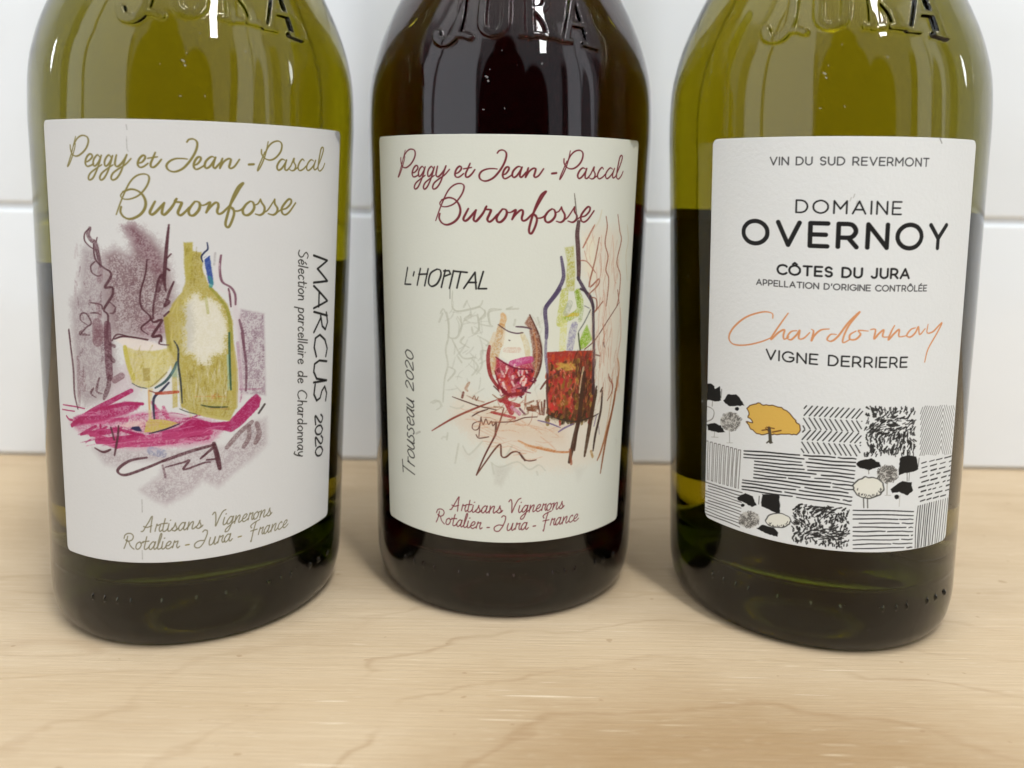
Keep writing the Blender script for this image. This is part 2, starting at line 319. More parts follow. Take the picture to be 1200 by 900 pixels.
# ---------------------------------------------------------------- printed labels: strokes in millimetres on the paper
STEP = 0.11
ART_A = """
s 128 118 62 0.29 0.97 0 0.3 1|-273 2413 -12 -31 -15 -40 -19 -40 -11 -22 11 8 19 31 18 40 6 23
s 128 118 62 0.4 0.97 0 0.3 1|-288 2373 23 31 28 14 28 -7 5 -22 -13 -28 -24 -22 -29 -13 -26 7 -10 23 -2 20
s 128 118 62 0.44 0.97 0 0.3 1|-225 2299 19 6 19 16 -2 13 -13 0 -15 -15 -7 -23 9 -15 21 4 14 8
s 128 118 62 0.4 0.97 0 0.3 1|-147 2321 -11 11 -14 -11 -10 -19 2 -18 11 1 15 17 14 28
s 128 118 62 0.4 0.97 0 0.3 1|-140 2330 -11 -34 -18 -39 -18 -29 -18 -8 -5 11 12 20 29 20 29 17
s 128 118 62 0.4 0.97 0 0.3 1|-93 2321 -10 11 -13 -11 -9 -19 2 -18 10 1 14 17 13 27
s 128 118 62 0.4 0.97 0 0.3 1|-86 2329 -10 -33 -16 -39 -18 -28 -16 -9 -5 12 11 19 27 20 27 17
s 128 118 62 0.44 0.97 0 0.3 1|-68 2332 -5 -19 -3 -22 10 -10 16 10 18 22 11 21
s 128 118 62 0.4 0.97 0 0.3 1|-21 2334 -14 -38 -15 -38 -19 -28 -20 -9 -7 11 10 20 26 19 32 20 25 26
s 128 118 62 0.44 0.97 0 0.3 1|26 2297 18 5 14 17 -1 12 -10 0 -14 -15 -7 -22 8 -14 16 2 20 15
s 128 118 62 0.44 0.97 0 0.3 1|102 2346 -11 -27 -9 -22 2 -15 13 0 16 15 14 19
s 128 118 62 0.33 0.97 0 0.3 1|70 2320 40 7
s 128 118 62 0.44 0.97 0 0.3 1|234 2396 9 12 19 2 14 -14 -2 -27 -13 -32 -21 -33 -26 -28 -33 -14 -25 8 -8 19 13 19 24 12 28 2 22 -2
s 128 118 62 0.44 0.97 0 0.3 1|261 2293 15 6 14 19 -1 12 -11 -1 -12 -17 -5 -22 7 -14 14 2 24 16
s 128 118 62 0.44 0.97 0 0.3 1|349 2330 -12 4 -13 -8 -13 -16 -4 -19 7 -10 14 8 13 19 12 23
s 128 118 62 0.44 0.97 0 0.3 1|353 2331 -8 -26 -2 -16 7 -7 10 10 12 15
s 128 118 62 0.44 0.97 0 0.3 1|382 2327 -6 -21 -5 -24
s 128 118 62 0.44 0.97 0 0.3 1|372 2284 15 27 19 15 12 -2 -3 -18 -4 -16 7 -7 17 10 21 32
s 128 118 62 0.55 0.97 0 0.3 1|499 2303 22 2
s 128 118 62 0.29 0.97 0 0.3 1|589 2413 -6 -33 -12 -44 -16 -38 -15 -23 3 17 14 33 16 39
s 128 118 62 0.4 0.97 0 0.3 1|573 2353 17 36 23 22 28 7 17 -13 -2 -28 -15 -25 -24 -20 -24 -5 -22 9 -13 19 -1 19
s 128 118 62 0.44 0.97 0 0.3 1|676 2329 -16 4 -16 -15 -9 -22 7 -15 16 7 18 23 9 19
s 128 118 62 0.4 0.97 0 0.3 1|685 2330 -8 -30 2 -17 13 1 17 19
s 128 118 62 0.4 0.97 0 0.3 1|709 2303 10 20 8 16 -1 -16 11 -19 -6 -19 -16 -5 -12 6
s 128 118 62 0.33 0.97 0 0.3 1|731 2285 15 9
s 128 118 62 0.4 0.97 0 0.3 1|788 2330 -10 8 -16 -14 -11 -26 10 -16 22 7 18 16
s 128 118 62 0.4 0.97 0 0.3 1|851 2331 -17 6 -19 -15 -11 -23 8 -15 18 6 23 22 12 23
s 128 118 62 0.4 0.97 0 0.3 1|865 2335 -12 -32 6 -15 17 7
s 128 118 62 0.4 0.97 0 0.3 1|876 2295 19 32 17 35 10 29 -6 11 -13 -9 -10 -38 -8 -40 0 -23 14 -9 22 15 14 24
s 128 118 62 0.36 0.97 0 0.3 1|-77 2067 18 46 22 50 28 51 30 28 33 8 19 -11 -4 -30 -20 -33 -27 -25 -36 -14 -29 1 -11 14 11 17
s 128 118 62 0.55 0.97 0 0.3 1|-43 2169 34 12 31 -6 24 -21 11 -33 -9 -33 -25 -26 -37 -14 -28 9 -15 22 4 23
s 128 118 62 0.55 0.97 0 0.3 1|97 2128 -12 -23 -11 -25 7 -11 16 9 25 28 14 16
s 128 118 62 0.55 0.97 0 0.3 1|136 2122 -8 -27 -2 -20 11 -5 20 20 16 22 15 29
s 128 118 62 0.55 0.97 0 0.3 1|188 2141 -7 -12 20 -3 8 -4 -8 -21 -8 -22 9 -12 16 10 23 26
s 128 118 62 0.55 0.97 0 0.3 1|264 2129 -16 -21 -10 -22 6 -18 16 0 19 21 7 22 -5 16 -14 3
s 128 118 62 0.36 0.97 0 0.3 1|285 2119 12 -6 14 4
s 128 118 62 0.51 0.97 0 0.3 1|311 2117 17 9 -7 -23 -9 -23
s 128 118 62 0.51 0.97 0 0.3 1|312 2080 16 23 21 21 12 0 3 -15 -5 -22 6 -13 16 5 19 19 17 18
s 128 118 62 0.51 0.97 0 0.3 1|417 2116 20 37 21 39 15 23 -7 -2 -16 -16 -19 -38 -15 -44 -12 -44 -9 -39 5 -18 11 2 13 28 9 33 -5 22 -9 5 15 -15 22 0 24 16
s 128 118 62 0.55 0.97 0 0.3 1|505 2132 -18 -14 -15 -25 5 -21 18 -4 19 14 11 22 -6 23 -13 6
s 128 118 62 0.33 0.97 0 0.3 1|522 2114 20 7 12 21
s 128 118 62 0.51 0.97 0 0.3 1|554 2142 6 -15 14 -22 -3 -25 -18 -12 -22 5
s 128 118 62 0.33 0.97 0 0.3 1|571 2080 21 13 33 49
s 128 118 62 0.51 0.97 0 0.3 1|625 2142 1 -21 14 -22 -4 -20 -18 -11 -25 6
s 128 118 62 0.33 0.97 0 0.3 1|638 2079 24 15
s 128 118 62 0.51 0.97 0 0.3 1|662 2093 26 6 24 22 2 18 -14 3 -20 -18 -17 -25 3 -23 17 -8 23 14 34 42
s 116 110 82 0.27 0.88 0 0 0|0 597 1 0 2 0 2 0 2 1 3 3 4 5 4 8 5 8 5 8 5 7 5 8 5 9 4 8 4 6 3 2 1 -2 -1 -6 -1 -7 -2 -9 -1 -8 -2 -9 -1 -10 -1 -10 -2 -8 0 -7
s 116 110 82 0.27 0.88 0 0 0|12 621 2 0 3 -2 4 -1 4 -1 4 0 4 1 6 2 5 2 4 2 3 1
s 116 110 82 0.27 0.88 0 0 0|66 598 1 5 2 8 3 8 2 7 1 5 1 1 1 -1 0 -2 1 -3 1 -1 2 1 3 2 4 1 3 1 1 0 0 -3 -1 -4 -2 -5 -2 -5 -1 -3 0 -4 0 -3 1 -3 1 -2 1 -1 2 0 2 1 3 3 2 2 1 1
s 116 110 82 0.27 0.88 0 0 0|115 657 -2 -8 -3 -11 -3 -12 -3 -11 -1 -9 -1 -5 1 -3 1 -1 1 -1 2 -1 2 1 3 0 2 2 3 2 2 1 2 2 2 2 1 2 1 2 1 1
s 116 110 82 0.27 0.88 0 0 0|95 633 30 2
s 116 110 82 0.27 0.88 0 0 0|132 632 -1 -4 -1 -5 -2 -6 -1 -6 -1 -4 0 -4 1 -3 0 -2 2 -1 1 -1 2 0 2 1 3 1 2 2 2 2 1 1 2 2 1 2 1 2 1 1
s 116 110 82 0.27 0.88 0 0 0|139 648 1 1
s 116 110 82 0.27 0.88 0 0 0|144 603 2 2 2 3 3 3 3 4 2 3 1 3 2 4 1 4 1 3 1 2 0 0 0 -1 0 -3 0 -2 0 -3 1 -3 2 -4 1 -4 1 -4 1 -3 -1 -3 -2 -2 -3 -3 -2 -2 -2 -1 -3 0 -2 1 -3 1 -2 1 -2 1
s 116 110 82 0.27 0.88 0 0 0|158 596 1 1 3 1 2 1 3 2 2 1 2 2 2 1 1 2 1 1 1 1
s 116 110 82 0.27 0.88 0 0 0|206 629 -2 1 -2 2 -3 1 -2 0 -3 0 -3 -2 -4 -4 -3 -4 -4 -5 -2 -3 -1 -4 -1 -4 0 -3 1 -3 1 -2 1 -2 2 -1 2 0 2 1 3 1 2 3 4 3 3 5 3 4 2 4 2 4 1 3 1 4 1 3 0 2
s 116 110 82 0.27 0.88 0 0 0|207 633 -1 -4 -2 -6 -2 -7 -2 -6 -1 -4 0 -4 1 -2 1 -2 2 -1 1 0 2 1 2 2 3 2 2 2 1 2
s 116 110 82 0.27 0.88 0 0 0|224 633 -8 -36
s 116 110 82 0.27 0.88 0 0 0|217 604 2 4 2 4 4 5 3 5 3 4 2 3 3 2 2 1 2 1 2 1 1 -1 1 -1 0 -1 0 -2 0 -3 -1 -3 -2 -5 -1 -5 -2 -5 0 -3 0 -3 0 -2 2 -2 1 0 2 0 2 1 3 2 3 3 3 2 2 2
s 116 110 82 0.27 0.88 0 0 0|256 605 2 2 2 3 3 3 2 3 2 4 2 3 2 4 1 4 1 3 1 2 0 0 0 -2 0 -2 0 -2 0 -3 1 -3 1 -4 2 -4 1 -4 0 -3 -1 -3 -2 -3 -2 -2 -2 -2 -3 -1 -2 0 -3 0 -2 2 -3 1 -1 0
s 116 110 82 0.27 0.88 0 0 0|269 598 2 1 2 1 3 1 3 2 2 1 2 1 1 2 2 2 1 1 0 1
s 116 110 82 0.27 0.88 0 0 0|333 656 1 1 2 3 2 3 2 2 1 1 2 0 1 0 1 -1 1 -3 1 -3 1 -5 0 -6 0 -8 0 -7 0 -6 -1 -8 0 -7 -1 -8 0 -5 1 -1 2 3 3 7 4 8 4 10 3 7 4 7 3 7 4 6 3 6 4 4 3 3 3 2 3 1 3 0 2 1
s 116 110 82 0.27 0.88 0 0 0|389 633 -1 -4 -2 -5 -1 -6 -2 -6 -1 -4 0 -4 1 -3 0 -2 2 -1 1 -1 2 0 2 1 2 1 2 2 2 1 1 2 2 2 1 2 1 1 0 2
s 116 110 82 0.27 0.88 0 0 0|396 648 1 2
s 116 110 82 0.27 0.88 0 0 0|429 628 -2 1 -2 1 -2 2 -2 0 -3 0 -3 -2 -3 -4 -4 -4 -3 -4 -2 -4 -1 -3 -1 -3 0 -4 0 -2 1 -2 1 -1 2 -1 2 -1 2 1 2 1 3 2 3 3 3 4 3 4 2 4 2 3 2 4 1 3 1 3 1 2
s 116 110 82 0.27 0.88 0 0 0|432 631 -2 -4 -1 -8 -2 -8 -3 -8 -2 -7 -3 -7 -3 -7 -3 -6 -3 -6 -3 -4 -3 -3 -4 -1 -3 -1 -3 0 -2 1 -1 2 1 2 1 4 1 3 3 3 3 3 4 4 5 3 5 3 4 3 4 3 4 3 4 3 3 3 3 1
s 116 110 82 0.27 0.88 0 0 0|445 631 -8 -36
s 116 110 82 0.27 0.88 0 0 0|438 603 2 3 2 4 4 5 3 5 2 4 3 2 2 2 3 2 2 0 1 1 1 -1 1 -1 0 -1 0 -2 0 -3 -1 -3 -2 -5 -2 -5 -1 -4 -1 -4 0 -3 0 -2 1 -1 2 -1 1 0 2 1 3 2 3 2 3 3 2 1
s 116 110 82 0.27 0.88 0 0 0|476 609 2 0 3 0 3 0 3 1 2 1 3 2 2 3 2 3 2 3 1 2 0 2 -1 1 -2 2 -2 1 -1 0 -2 -1 -2 -1 -3 -2 -2 -2 -2 -2 -2 -3 -2 -4 -1 -3 -1 -4 -1 -3 1 -3 0 -2 2 -3 1 -2 2 -1 2 0 2 0 3 1 2 1 3 1 2 1 3 2 2 2 3 2 1 1
s 116 110 82 0.27 0.88 0 0 0|504 597 2 5 2 8 2 8 2 7 2 4 1 1 0 -1 0 -2 1 -2 1 -2 2 1 3 2 3 1 3 1 1 -1 0 -2 -1 -4 -2 -5 -2 -5 -1 -4 0 -3 0 -3 0 -3 1 -2 1 -2 2 1 2 1 2 2 2 2 2 1
s 116 110 82 0.27 0.88 0 0 0|552 628 -2 -1 -3 -1 -3 -2 -3 -2 -3 -2 -2 -3 -2 -4 -1 -4 -1 -4 0 -4 0 -2 1 -2 1 -2 2 -2 2 0 2 0 2 0 3 1 3 2 2 2 2 3 2 3 2 4 1 4 1 3 0 3 -2 3 -1 3 -2 3 -1 1
s 116 110 82 0.27 0.88 0 0 0|556 622 11 3
s 116 110 82 0.27 0.88 0 0 0|574 628 -9 -36
s 116 110 82 0.27 0.88 0 0 0|566 599 2 3 2 5 4 5 3 5 2 3 3 3 2 2 3 1 2 1 1 0 1 0 1 -1 0 -1 0 -2 0 -3 -1 -4 -2 -4 -2 -5 -1 -5 -1 -3 0 -3 1 -2 0 -2 2 -1 1 0 3 1 2 2 3 3 3 2 2 2
s 116 110 82 0.27 0.88 0 0 0|602 598 1 2 3 3 2 3 3 3 2 3 1 4 2 4 1 3 2 3 0 2 1 0 -1 -1 0 -2 0 -3 0 -3 1 -3 1 -4 1 -4 1 -3 0 -4 -1 -3 -2 -2 -2 -3 -2 -1 -2 -1 -2 0 -3 0 -2 2 -2 1 -2 1
s 116 110 82 0.27 0.88 0 0 0|614 591 1 0 3 1 2 2 3 1 2 1 1 2 2 1 1 2 1 1 1 1
s 116 110 82 0.27 0.88 0 0 0|-69 572 -1 -4 -2 -7 -1 -7 -2 -8 -2 -6 -3 -6 -3 -7 -2 -6 -3 -5 -2 -4
s 116 110 82 0.27 0.88 0 0 0|-88 561 1 3 1 4 1 4 2 4 3 3 4 3 4 2 6 2 5 0 4 1 4 -1 4 -2 4 -2 2 -3 2 -3 1 -4 -1 -4 -1 -5 -3 -4 -2 -3 -4 -3 -5 -2 -5 -2 -4 -1 -4 -1 -4 1 -3 1 -2 3 -2 1 0 1 2 0 2 -1 4 -1 4 -2 3 -3 2 -4 2 -4 1 -5 2 -5 3 -4 3 -3 3 -4 4 -3 4 -2 2 -2
s 116 110 82 0.27 0.88 0 0 0|-8 547 -2 -1 -3 -1 -4 -2 -3 -2 -3 -3 -2 -3 -2 -4 -1 -4 -1 -4 0 -3 0 -3 1 -2 1 -2 2 -1 2 -1 2 0 3 1 3 1 3 2 2 2 2 3 2 3 2 4 2 4 0 3 0 3 -2 3 -1 3 -2 2 -1 2
s 116 110 82 0.27 0.88 0 0 0|-4 541 12 3
s 116 110 82 0.27 0.88 0 0 0|26 572 -2 -7 -3 -11 -3 -12 -3 -12 -2 -8 0 -5 0 -3 1 -2 1 0 2 -1 2 0 3 1 2 2 3 1 2 2 2 2 2 2 1 2 1 1 1 1
s 116 110 82 0.27 0.88 0 0 0|6 548 30 3
s 116 110 82 0.27 0.88 0 0 0|65 544 -1 0 -3 2 -2 1 -3 1 -2 -1 -3 -2 -4 -4 -3 -4 -4 -4 -2 -4 -1 -3 -1 -4 0 -4 1 -3 0 -2 2 -1 1 -1 2 0 3 0 2 2 3 2 3 4 3 4 3 4 3 4 1 4 2 4 1 3 0 3 1 2
s 116 110 82 0.27 0.88 0 0 0|67 547 -2 -4 -2 -6 -2 -6 -2 -7 0 -4 0 -3 0 -3 2 -2 1 -1 1 0 2 1 2 2 3 2 2 2 1 2
s 116 110 82 0.27 0.88 0 0 0|75 518 2 5 3 8 3 8 4 8 2 7 3 7 2 6 2 6 1 5 1 4 -1 2 0 2 -1 1 -2 0 -1 -2 -2 -4 -2 -6 -2 -7 -2 -7 -2 -7 -2 -6 -1 -8 -2 -7 -1 -6 -1 -5 0 -4 1 -3 0 -2 1 -1 2 -1 2 0 2 1 3 1 2 1 2 1 2 2 1 2 2 2 1 2 1 1
s 116 110 82 0.27 0.88 0 0 0|102 547 -1 -3 -1 -6 -2 -6 -1 -6 -1 -4 0 -3 1 -3 0 -2 2 -2 1 -1 2 0 2 1 2 2 3 1 2 2 1 2 2 2 1 2 1 1 0 2
s 116 110 82 0.27 0.88 0 0 0|109 563 2 1
s 116 110 82 0.27 0.88 0 0 0|116 526 2 0 3 0 3 0 3 1 3 1 3 3 2 2 2 3 2 3 1 2 0 2 -1 2 -2 1 -2 1 -2 0 -2 0 -2 -2 -3 -2 -2 -2 -2 -2 -2 -3 -2 -4 -1 -3 -1 -4 0 -3 0 -3 1 -2 1 -3 2 -2 2 -1 2 0 3 0 2 1 3 1 2 1 3 2 3 2 2 2 3 1 1 2
s 116 110 82 0.27 0.88 0 0 0|146 515 2 5 2 7 2 8 3 8 1 4 1 1 0 -1 1 -2 0 -2 1 -2 3 1 3 2 3 1 3 1 1 0 0 -3 -1 -4 -2 -5 -2 -4 -1 -4 0 -4 0 -3 1 -3 1 -2 1 -1 2 0 2 1 2 3 3 2 1 1
s 128 118 62 0.3 0.95 0 0 0|207 523 16 1
s 116 110 82 0.27 0.88 0 0 0|287 578 1 2 2 1 2 2 2 2 2 1 2 0 3 -1 3 -1 2 -1 2 -3 0 -3 0 -4 0 -4 -1 -5 -2 -5 -2 -6 -3 -7 -3 -7 -3 -7 -3 -6 -4 -6 -4 -5 -4 -5 -5 -4 -4 -2 -4 -1 -5 0 -4 1 -4 2 -2 2 -2 3 -1 3 0 4 1 3 1 4 2 2 4 3 4 3 5 2 4 1 5 1 6 0 6 -1 5 0 4 -1
s 116 110 82 0.27 0.88 0 0 0|322 545 -1 -4 -2 -6 -2 -7 -1 -6 0 -5 0 -3 1 -2 1 -2 1 -1 2 0 2 0 3 1 3 2 3 2 2 4 3 5 2 6 3 6 2 6 1 4
s 116 110 82 0.27 0.88 0 0 0|345 545 -1 -4 -1 -6 -2 -7 -1 -7 -1 -5 1 -3 0 -2 2 -1 1 -1 2 0 2 2 2 2 3 3 3 2 1 2
s 116 110 82 0.27 0.88 0 0 0|356 513 2 5 2 8 2 8 2 7 2 5 1 1 0 -1 0 -2 1 -2 1 -2 3 1 3 2 3 2 3 1 2 -1 -1 -2 -1 -5 -2 -4 -2 -5 -1 -4 0 -4 1 -3 1 -3 1 -2 1 -1 2 0 2 2 3 2 2 2 1 1
s 116 110 82 0.27 0.88 0 0 0|417 544 -2 1 -2 1 -3 1 -3 1 -2 -1 -4 -2 -3 -4 -4 -4 -3 -4 -2 -4 -1 -4 -1 -3 0 -4 1 -3 1 -2 1 -1 2 -1 2 0 2 0 3 2 3 2 3 4 3 4 3 5 3 4 1 3 1 4 1 4 1 3 0 2
s 116 110 82 0.27 0.88 0 0 0|418 548 -1 -4 -2 -6 -2 -7 -2 -6 0 -5 0 -3 0 -3 2 -1 1 -1 2 0 2 0 2 2 2 3 2 2 2 2
s 128 118 62 0.3 0.95 0 0 0|455 523 15 1
s 116 110 82 0.27 0.88 0 0 0|522 553 -1 1 -1 2 -1 3 -1 3 0 2 2 3 3 2 4 3 4 2 4 2 6 2 6 2 7 2 6 2 4 1
s 116 110 82 0.27 0.88 0 0 0|546 578 -2 -5 -3 -8 -3 -9 -3 -10 -3 -9 -3 -10 -2 -12 -3 -11 -2 -10 -1 -6 -1 -3 -1 0 -1 2 0 2 0 1
s 116 110 82 0.27 0.88 0 0 0|518 538 33 2
s 116 110 82 0.27 0.88 0 0 0|558 511 1 5 2 7 3 8 2 7 2 5 1 1 0 -1 1 -2 0 -3 1 -1 3 1 3 1 3 2 3 1 2 -1 -1 -2 -1 -4 -2 -5 -2 -5 -1 -4 -1 -3 1 -4 0 -2 1 -3 2 -1 1 0 2 2 3 2 2 2 2 1
s 116 110 82 0.27 0.88 0 0 0|617 538 -1 1 -2 2 -3 1 -2 1 -3 -1 -3 -2 -4 -3 -3 -5 -4 -4 -2 -4 -1 -3 -1 -4 0 -3 0 -3 1 -2 1 -2 2 -1 2 0 2 0 3 2 2 2 4 4 3 4 3 4 3 4 2 4 1 3 1 4 1 3 0 2
s 116 110 82 0.27 0.88 0 0 0|619 542 -1 -4 -2 -6 -3 -7 -2 -6 -1 -4 0 -4 1 -2 1 -2 2 -1 1 0 2 1 2 1 3 3 2 2 1 1
s 116 110 82 0.27 0.88 0 0 0|636 541 -9 -35
s 116 110 82 0.27 0.88 0 0 0|628 513 2 3 2 4 4 6 3 4 3 4 3 3 2 2 3 1 2 1 2 0 1 0 0 -1 1 -2 0 -2 -1 -2 -1 -4 -2 -4 -1 -5 -2 -5 -1 -4 0 -2 1 -2 1 -2 1 -1 2 0 2 1 3 2 3 3 3 2 2 2
s 116 110 82 0.27 0.88 0 0 0|691 534 0 1 -1 2 -1 2 -1 1 -1 0 -3 -1 -2 -1 -4 -3 -2 -2 -3 -3 -2 -3 -1 -4 -1 -3 -1 -4 0 -3 0 -2 1 -2 2 -2 2 -2 1 0 2 -1 2 0 3 1 2 1 3 1 3 2 3 1 3 2 2 2 2 2
s 116 110 82 0.27 0.88 0 0 0|698 518 2 1 3 0 4 0 3 1 3 1 2 2 3 3 2 3 2 2 1 3 0 2 -1 1 -2 2 -2 0 -2 1 -2 -1 -2 -1 -3 -2 -2 -2 -2 -3 -2 -3 -2 -3 -2 -4 -1 -3 0 -3 0 -3 1 -3 1 -2 2 -2 2 -1 2 -1 2 1 3 0 3 1 2 1 3 2 3 2 3 2 2 2 2 1
s 18 17 17 0.58 1 0 0 0|867 1859 113 -35 -82 -35 88 -72 -114 4
s 18 17 17 0.58 1 0 0 0|873 1704 118 -91 -114 -23
s 18 17 17 0.58 1 0 0 0|916 1671 0 -78
s 18 17 17 0.58 1 0 0 0|879 1571 115 -36
s 18 17 17 0.58 1 0 0 0|984 1554 14 -53 -19 -36 -29 22 -16 57
s 18 17 17 0.58 1 0 0 0|935 1533 -53 -67
s 18 17 17 0.58 1 0 0 0|990 1322 12 39 -24 50 -47 34 -36 -12 -8 -46 19 -51
s 18 17 17 0.58 1 0 0 0|1001 1293 -69 18 -39 -11 -5 -40 25 -40 92 -29
s 18 17 17 0.58 1 0 0 0|1005 1191 -115 14
s 18 17 17 0.58 1 0 0 0|1001 1085 8 38 -22 40 -25 -18 -15 -34 -29 -7 -24 38 8 49
s 18 17 17 0.5 1 0 0 0|958 1021 3 -3 4 -3 4 -4 3 -4 2 -4 1 -5 -1 -4 -2 -5 -2 -4 -2 -3 -2 -2 -3 -1 -4 0 -4 1 -5 4 -8 7 -9 11 -10 12 -8 9 -6 3 -2 -4 1 -10 2 -13 3 -12 1 -8
s 18 17 17 0.5 1 0 0 0|978 938 -2 4 -4 5 -4 6 -4 6 -5 3 -6 3 -7 1 -7 1 -7 -1 -5 -1 -5 -2 -4 -3 -3 -4 -3 -4 0 -5 1 -4 3 -6 3 -5 5 -5 5 -4 6 -2 7 -2 7 -1 6 0 6 1 5 2 4 5 3 5 3 4 2 3
s 18 17 17 0.5 1 0 0 0|965 906 3 -3 3 -3 5 -4 3 -4 2 -4 0 -5 0 -4 -2 -5 -2 -4 -2 -3 -3 -2 -2 -1 -4 0 -4 1 -5 4 -8 7 -9 11 -10 12 -8 9 -6 3 -2 -4 1 -11 2 -12 2 -12 2 -8
s 18 17 17 0.5 1 0 0 0|985 823 -3 4 -3 5 -4 6 -5 6 -5 3 -6 3 -6 1 -7 1 -7 -1 -6 -1 -4 -2 -4 -3 -4 -4 -2 -4 -1 -5 2 -4 2 -6 4 -5 5 -5 5 -4 6 -2 6 -2 7 -1 7 0 6 1 5 2 4 5 3 5 3 4 2 3
s 52 50 47 0.31 1 0 0 0|822 1848 1 2 1 2 2 3 1 3 0 4 -1 3 -3 4 -2 3 -3 3 -3 2 -2 0 -3 0 -3 -2 -3 -2 -2 -2 -2 -2 -2 -2 -1 -3 -2 -3 -2 -1 -3 -2 -3 -1 -3 0 -4 0 -3 1 -3 2 -3 3 -3 3 -2 3 -1 4 -1 3 1 5 2 4 1 3 1 3
s 52 50 47 0.31 1 0 0 0|782 1842 1 -3 1 -5 0 -5 1 -4 2 -3 2 -1 2 -1 3 1 2 1 2 1 0 2 1 2 -1 2 0 2 -2 3 -2 2 -2 2 -3 2 -3 2 -4 1 -3 1 -3 0 -3 -1 -3 -1 -2 -1 -2 -1 -1 -1 0 -2 0 -1 0 -2 1 -2 2 -3 1 -2 2 -2 1 -2
s 52 50 47 0.31 1 0 0 0|808 1828 10 -10
s 52 50 47 0.31 1 0 0 0|828 1800 -62 15
s 52 50 47 0.31 1 0 0 0|783 1797 1 -4 0 -4 1 -5 1 -5 1 -3 2 -1 3 0 3 0 2 1 2 2 0 1 0 2 0 3 -1 2 -1 2 -2 2 -2 3 -3 2 -4 1 -3 2 -3 0 -3 0 -3 0 -3 -1 -3 -1 -1 -1 -1 -1 0 -2 0 -2 0 -2 1 -2 1 -2 2 -2 2 -3 1 -1
s 52 50 47 0.31 1 0 0 0|797 1744 0 1 2 2 1 2 1 2 -1 2 -2 2 -2 3 -4 3 -4 3 -3 1 -3 1 -4 1 -3 -1 -3 0 -2 -1 -2 -1 -1 -1 0 -2 0 -1 0 -2 0 -2 1 -2 2 -2 1 -2 1 -2
s 52 50 47 0.31 1 0 0 0|820 1722 -7 2 -10 2 -12 3 -10 2 -8 2 -4 0 -2 -1 0 0 0 -2 0 -1 0 -1 1 -2 1 -1 1 -2 1 -1
s 52 50 47 0.31 1 0 0 0|801 1734 2 -18
s 52 50 47 0.31 1 0 0 0|801 1705 -34 10
s 52 50 47 0.31 1 0 0 0|814 1702 2 -1
s 52 50 47 0.31 1 0 0 0|802 1683 -2 2 -2 3 -3 3 -3 3 -2 3 -4 1 -3 1 -3 0 -3 0 -3 -1 -2 0 -2 -2 -1 -2 -1 -2 0 -2 1 -2 1 -3 2 -3 3 -3 2 -2 4 -1 3 -1 4 -1 3 -1 3 1 2 1 2 2 2 2 1 2 1 2
s 52 50 47 0.31 1 0 0 0|802 1660 -34 8
s 52 50 47 0.31 1 0 0 0|787 1664 2 -2 3 -2 3 -2 3 -3 2 -2 0 -2 1 -3 -1 -2 0 -2 -1 -1 -2 0 -2 0 -2 0 -3 1 -3 0 -3 1 -4 0 -5 1 -4 0 -2 0
s 52 50 47 0.31 1 0 0 0|803 1595 -58 17
s 52 50 47 0.31 1 0 0 0|794 1598 2 -2 2 -2 3 -3 2 -3 1 -2 -1 -3 -1 -2 -2 -1 -2 -2 -3 0 -4 0 -4 1 -4 1 -4 2 -3 2 -2 2 -2 2 -1 3 -1 2 0 3 0 2 1 1 1 2 2 1 0 1
s 52 50 47 0.31 1 0 0 0|802 1543 0 2 1 2 1 3 1 2 -1 3 -2 2 -3 3 -3 3 -4 3 -3 1 -4 1 -3 1 -4 0 -3 0 -2 -1 -2 -1 -1 -1 0 -2 0 -2 2 -2 2 -3 3 -3 4 -2 5 -3 3 -2 4 -2 3 -1 3 -1 3 -1 2 -1
s 52 50 47 0.31 1 0 0 0|804 1541 -4 1 -6 2 -7 2 -6 1 -4 1 -3 0 -2 -1 0 -1 -1 -1 0 0
s 52 50 47 0.31 1 0 0 0|804 1528 -33 9
s 52 50 47 0.31 1 0 0 0|789 1532 2 -1 3 -2 3 -2 3 -2 2 -2 1 -2 0 -3 0 -2 -1 -2 0 -1
s 52 50 47 0.31 1 0 0 0|801 1484 1 1 2 2 1 2 0 2 0 2 -2 3 -3 2 -3 3 -4 3 -3 2 -3 0 -4 1 -3 -1 -3 0 -3 -1 -1 -1 -1 -1 -1 -2 0 -1 0 -2 1 -2 1 -2 2 -2 1 -2 1 -1
s 52 50 47 0.31 1 0 0 0|789 1475 1 -3 0 -5 1 -5 1 -4 1 -3 2 -2 3 0 3 1 2 1 1 1 1 2 0 2 0 2 -1 2 -1 2 -2 3 -3 2 -3 2 -3 2 -3 1 -3 0 -3 0 -4 0 -2 -1 -3 -1 -1 -1 -1 -1 0 -2 0 -1 0 -2 1 -2 1 -3 2 -2 1 -2 1 -2
s 52 50 47 0.31 1 0 0 0|835 1433 -63 15
s 52 50 47 0.31 1 0 0 0|835 1419 -62 16
s 52 50 47 0.31 1 0 0 0|804 1393 1 1 1 3 1 2 0 3 0 2 -2 3 -3 3 -3 3 -4 2 -3 2 -4 1 -4 0 -3 0 -3 0 -3 0 -1 -2 -1 -1 0 -2 0 -2 1 -2 3 -2 3 -3 4 -3 4 -3 4 -2 3 -1 4 -2 3 -1 3 -1 2 0
s 52 50 47 0.31 1 0 0 0|807 1391 -4 1 -6 1 -7 2 -6 2 -4 0 -3 0 -2 0 -1 -1 0 -1 -1 -1
s 52 50 47 0.31 1 0 0 0|807 1377 -33 9
s 52 50 47 0.31 1 0 0 0|820 1373 2 -1
s 52 50 47 0.31 1 0 0 0|807 1365 -33 9
s 52 50 47 0.31 1 0 0 0|792 1369 2 -1 3 -2 3 -2 3 -2 2 -2 1 -2 0 -3 0 -2 -1 -2 0 -1
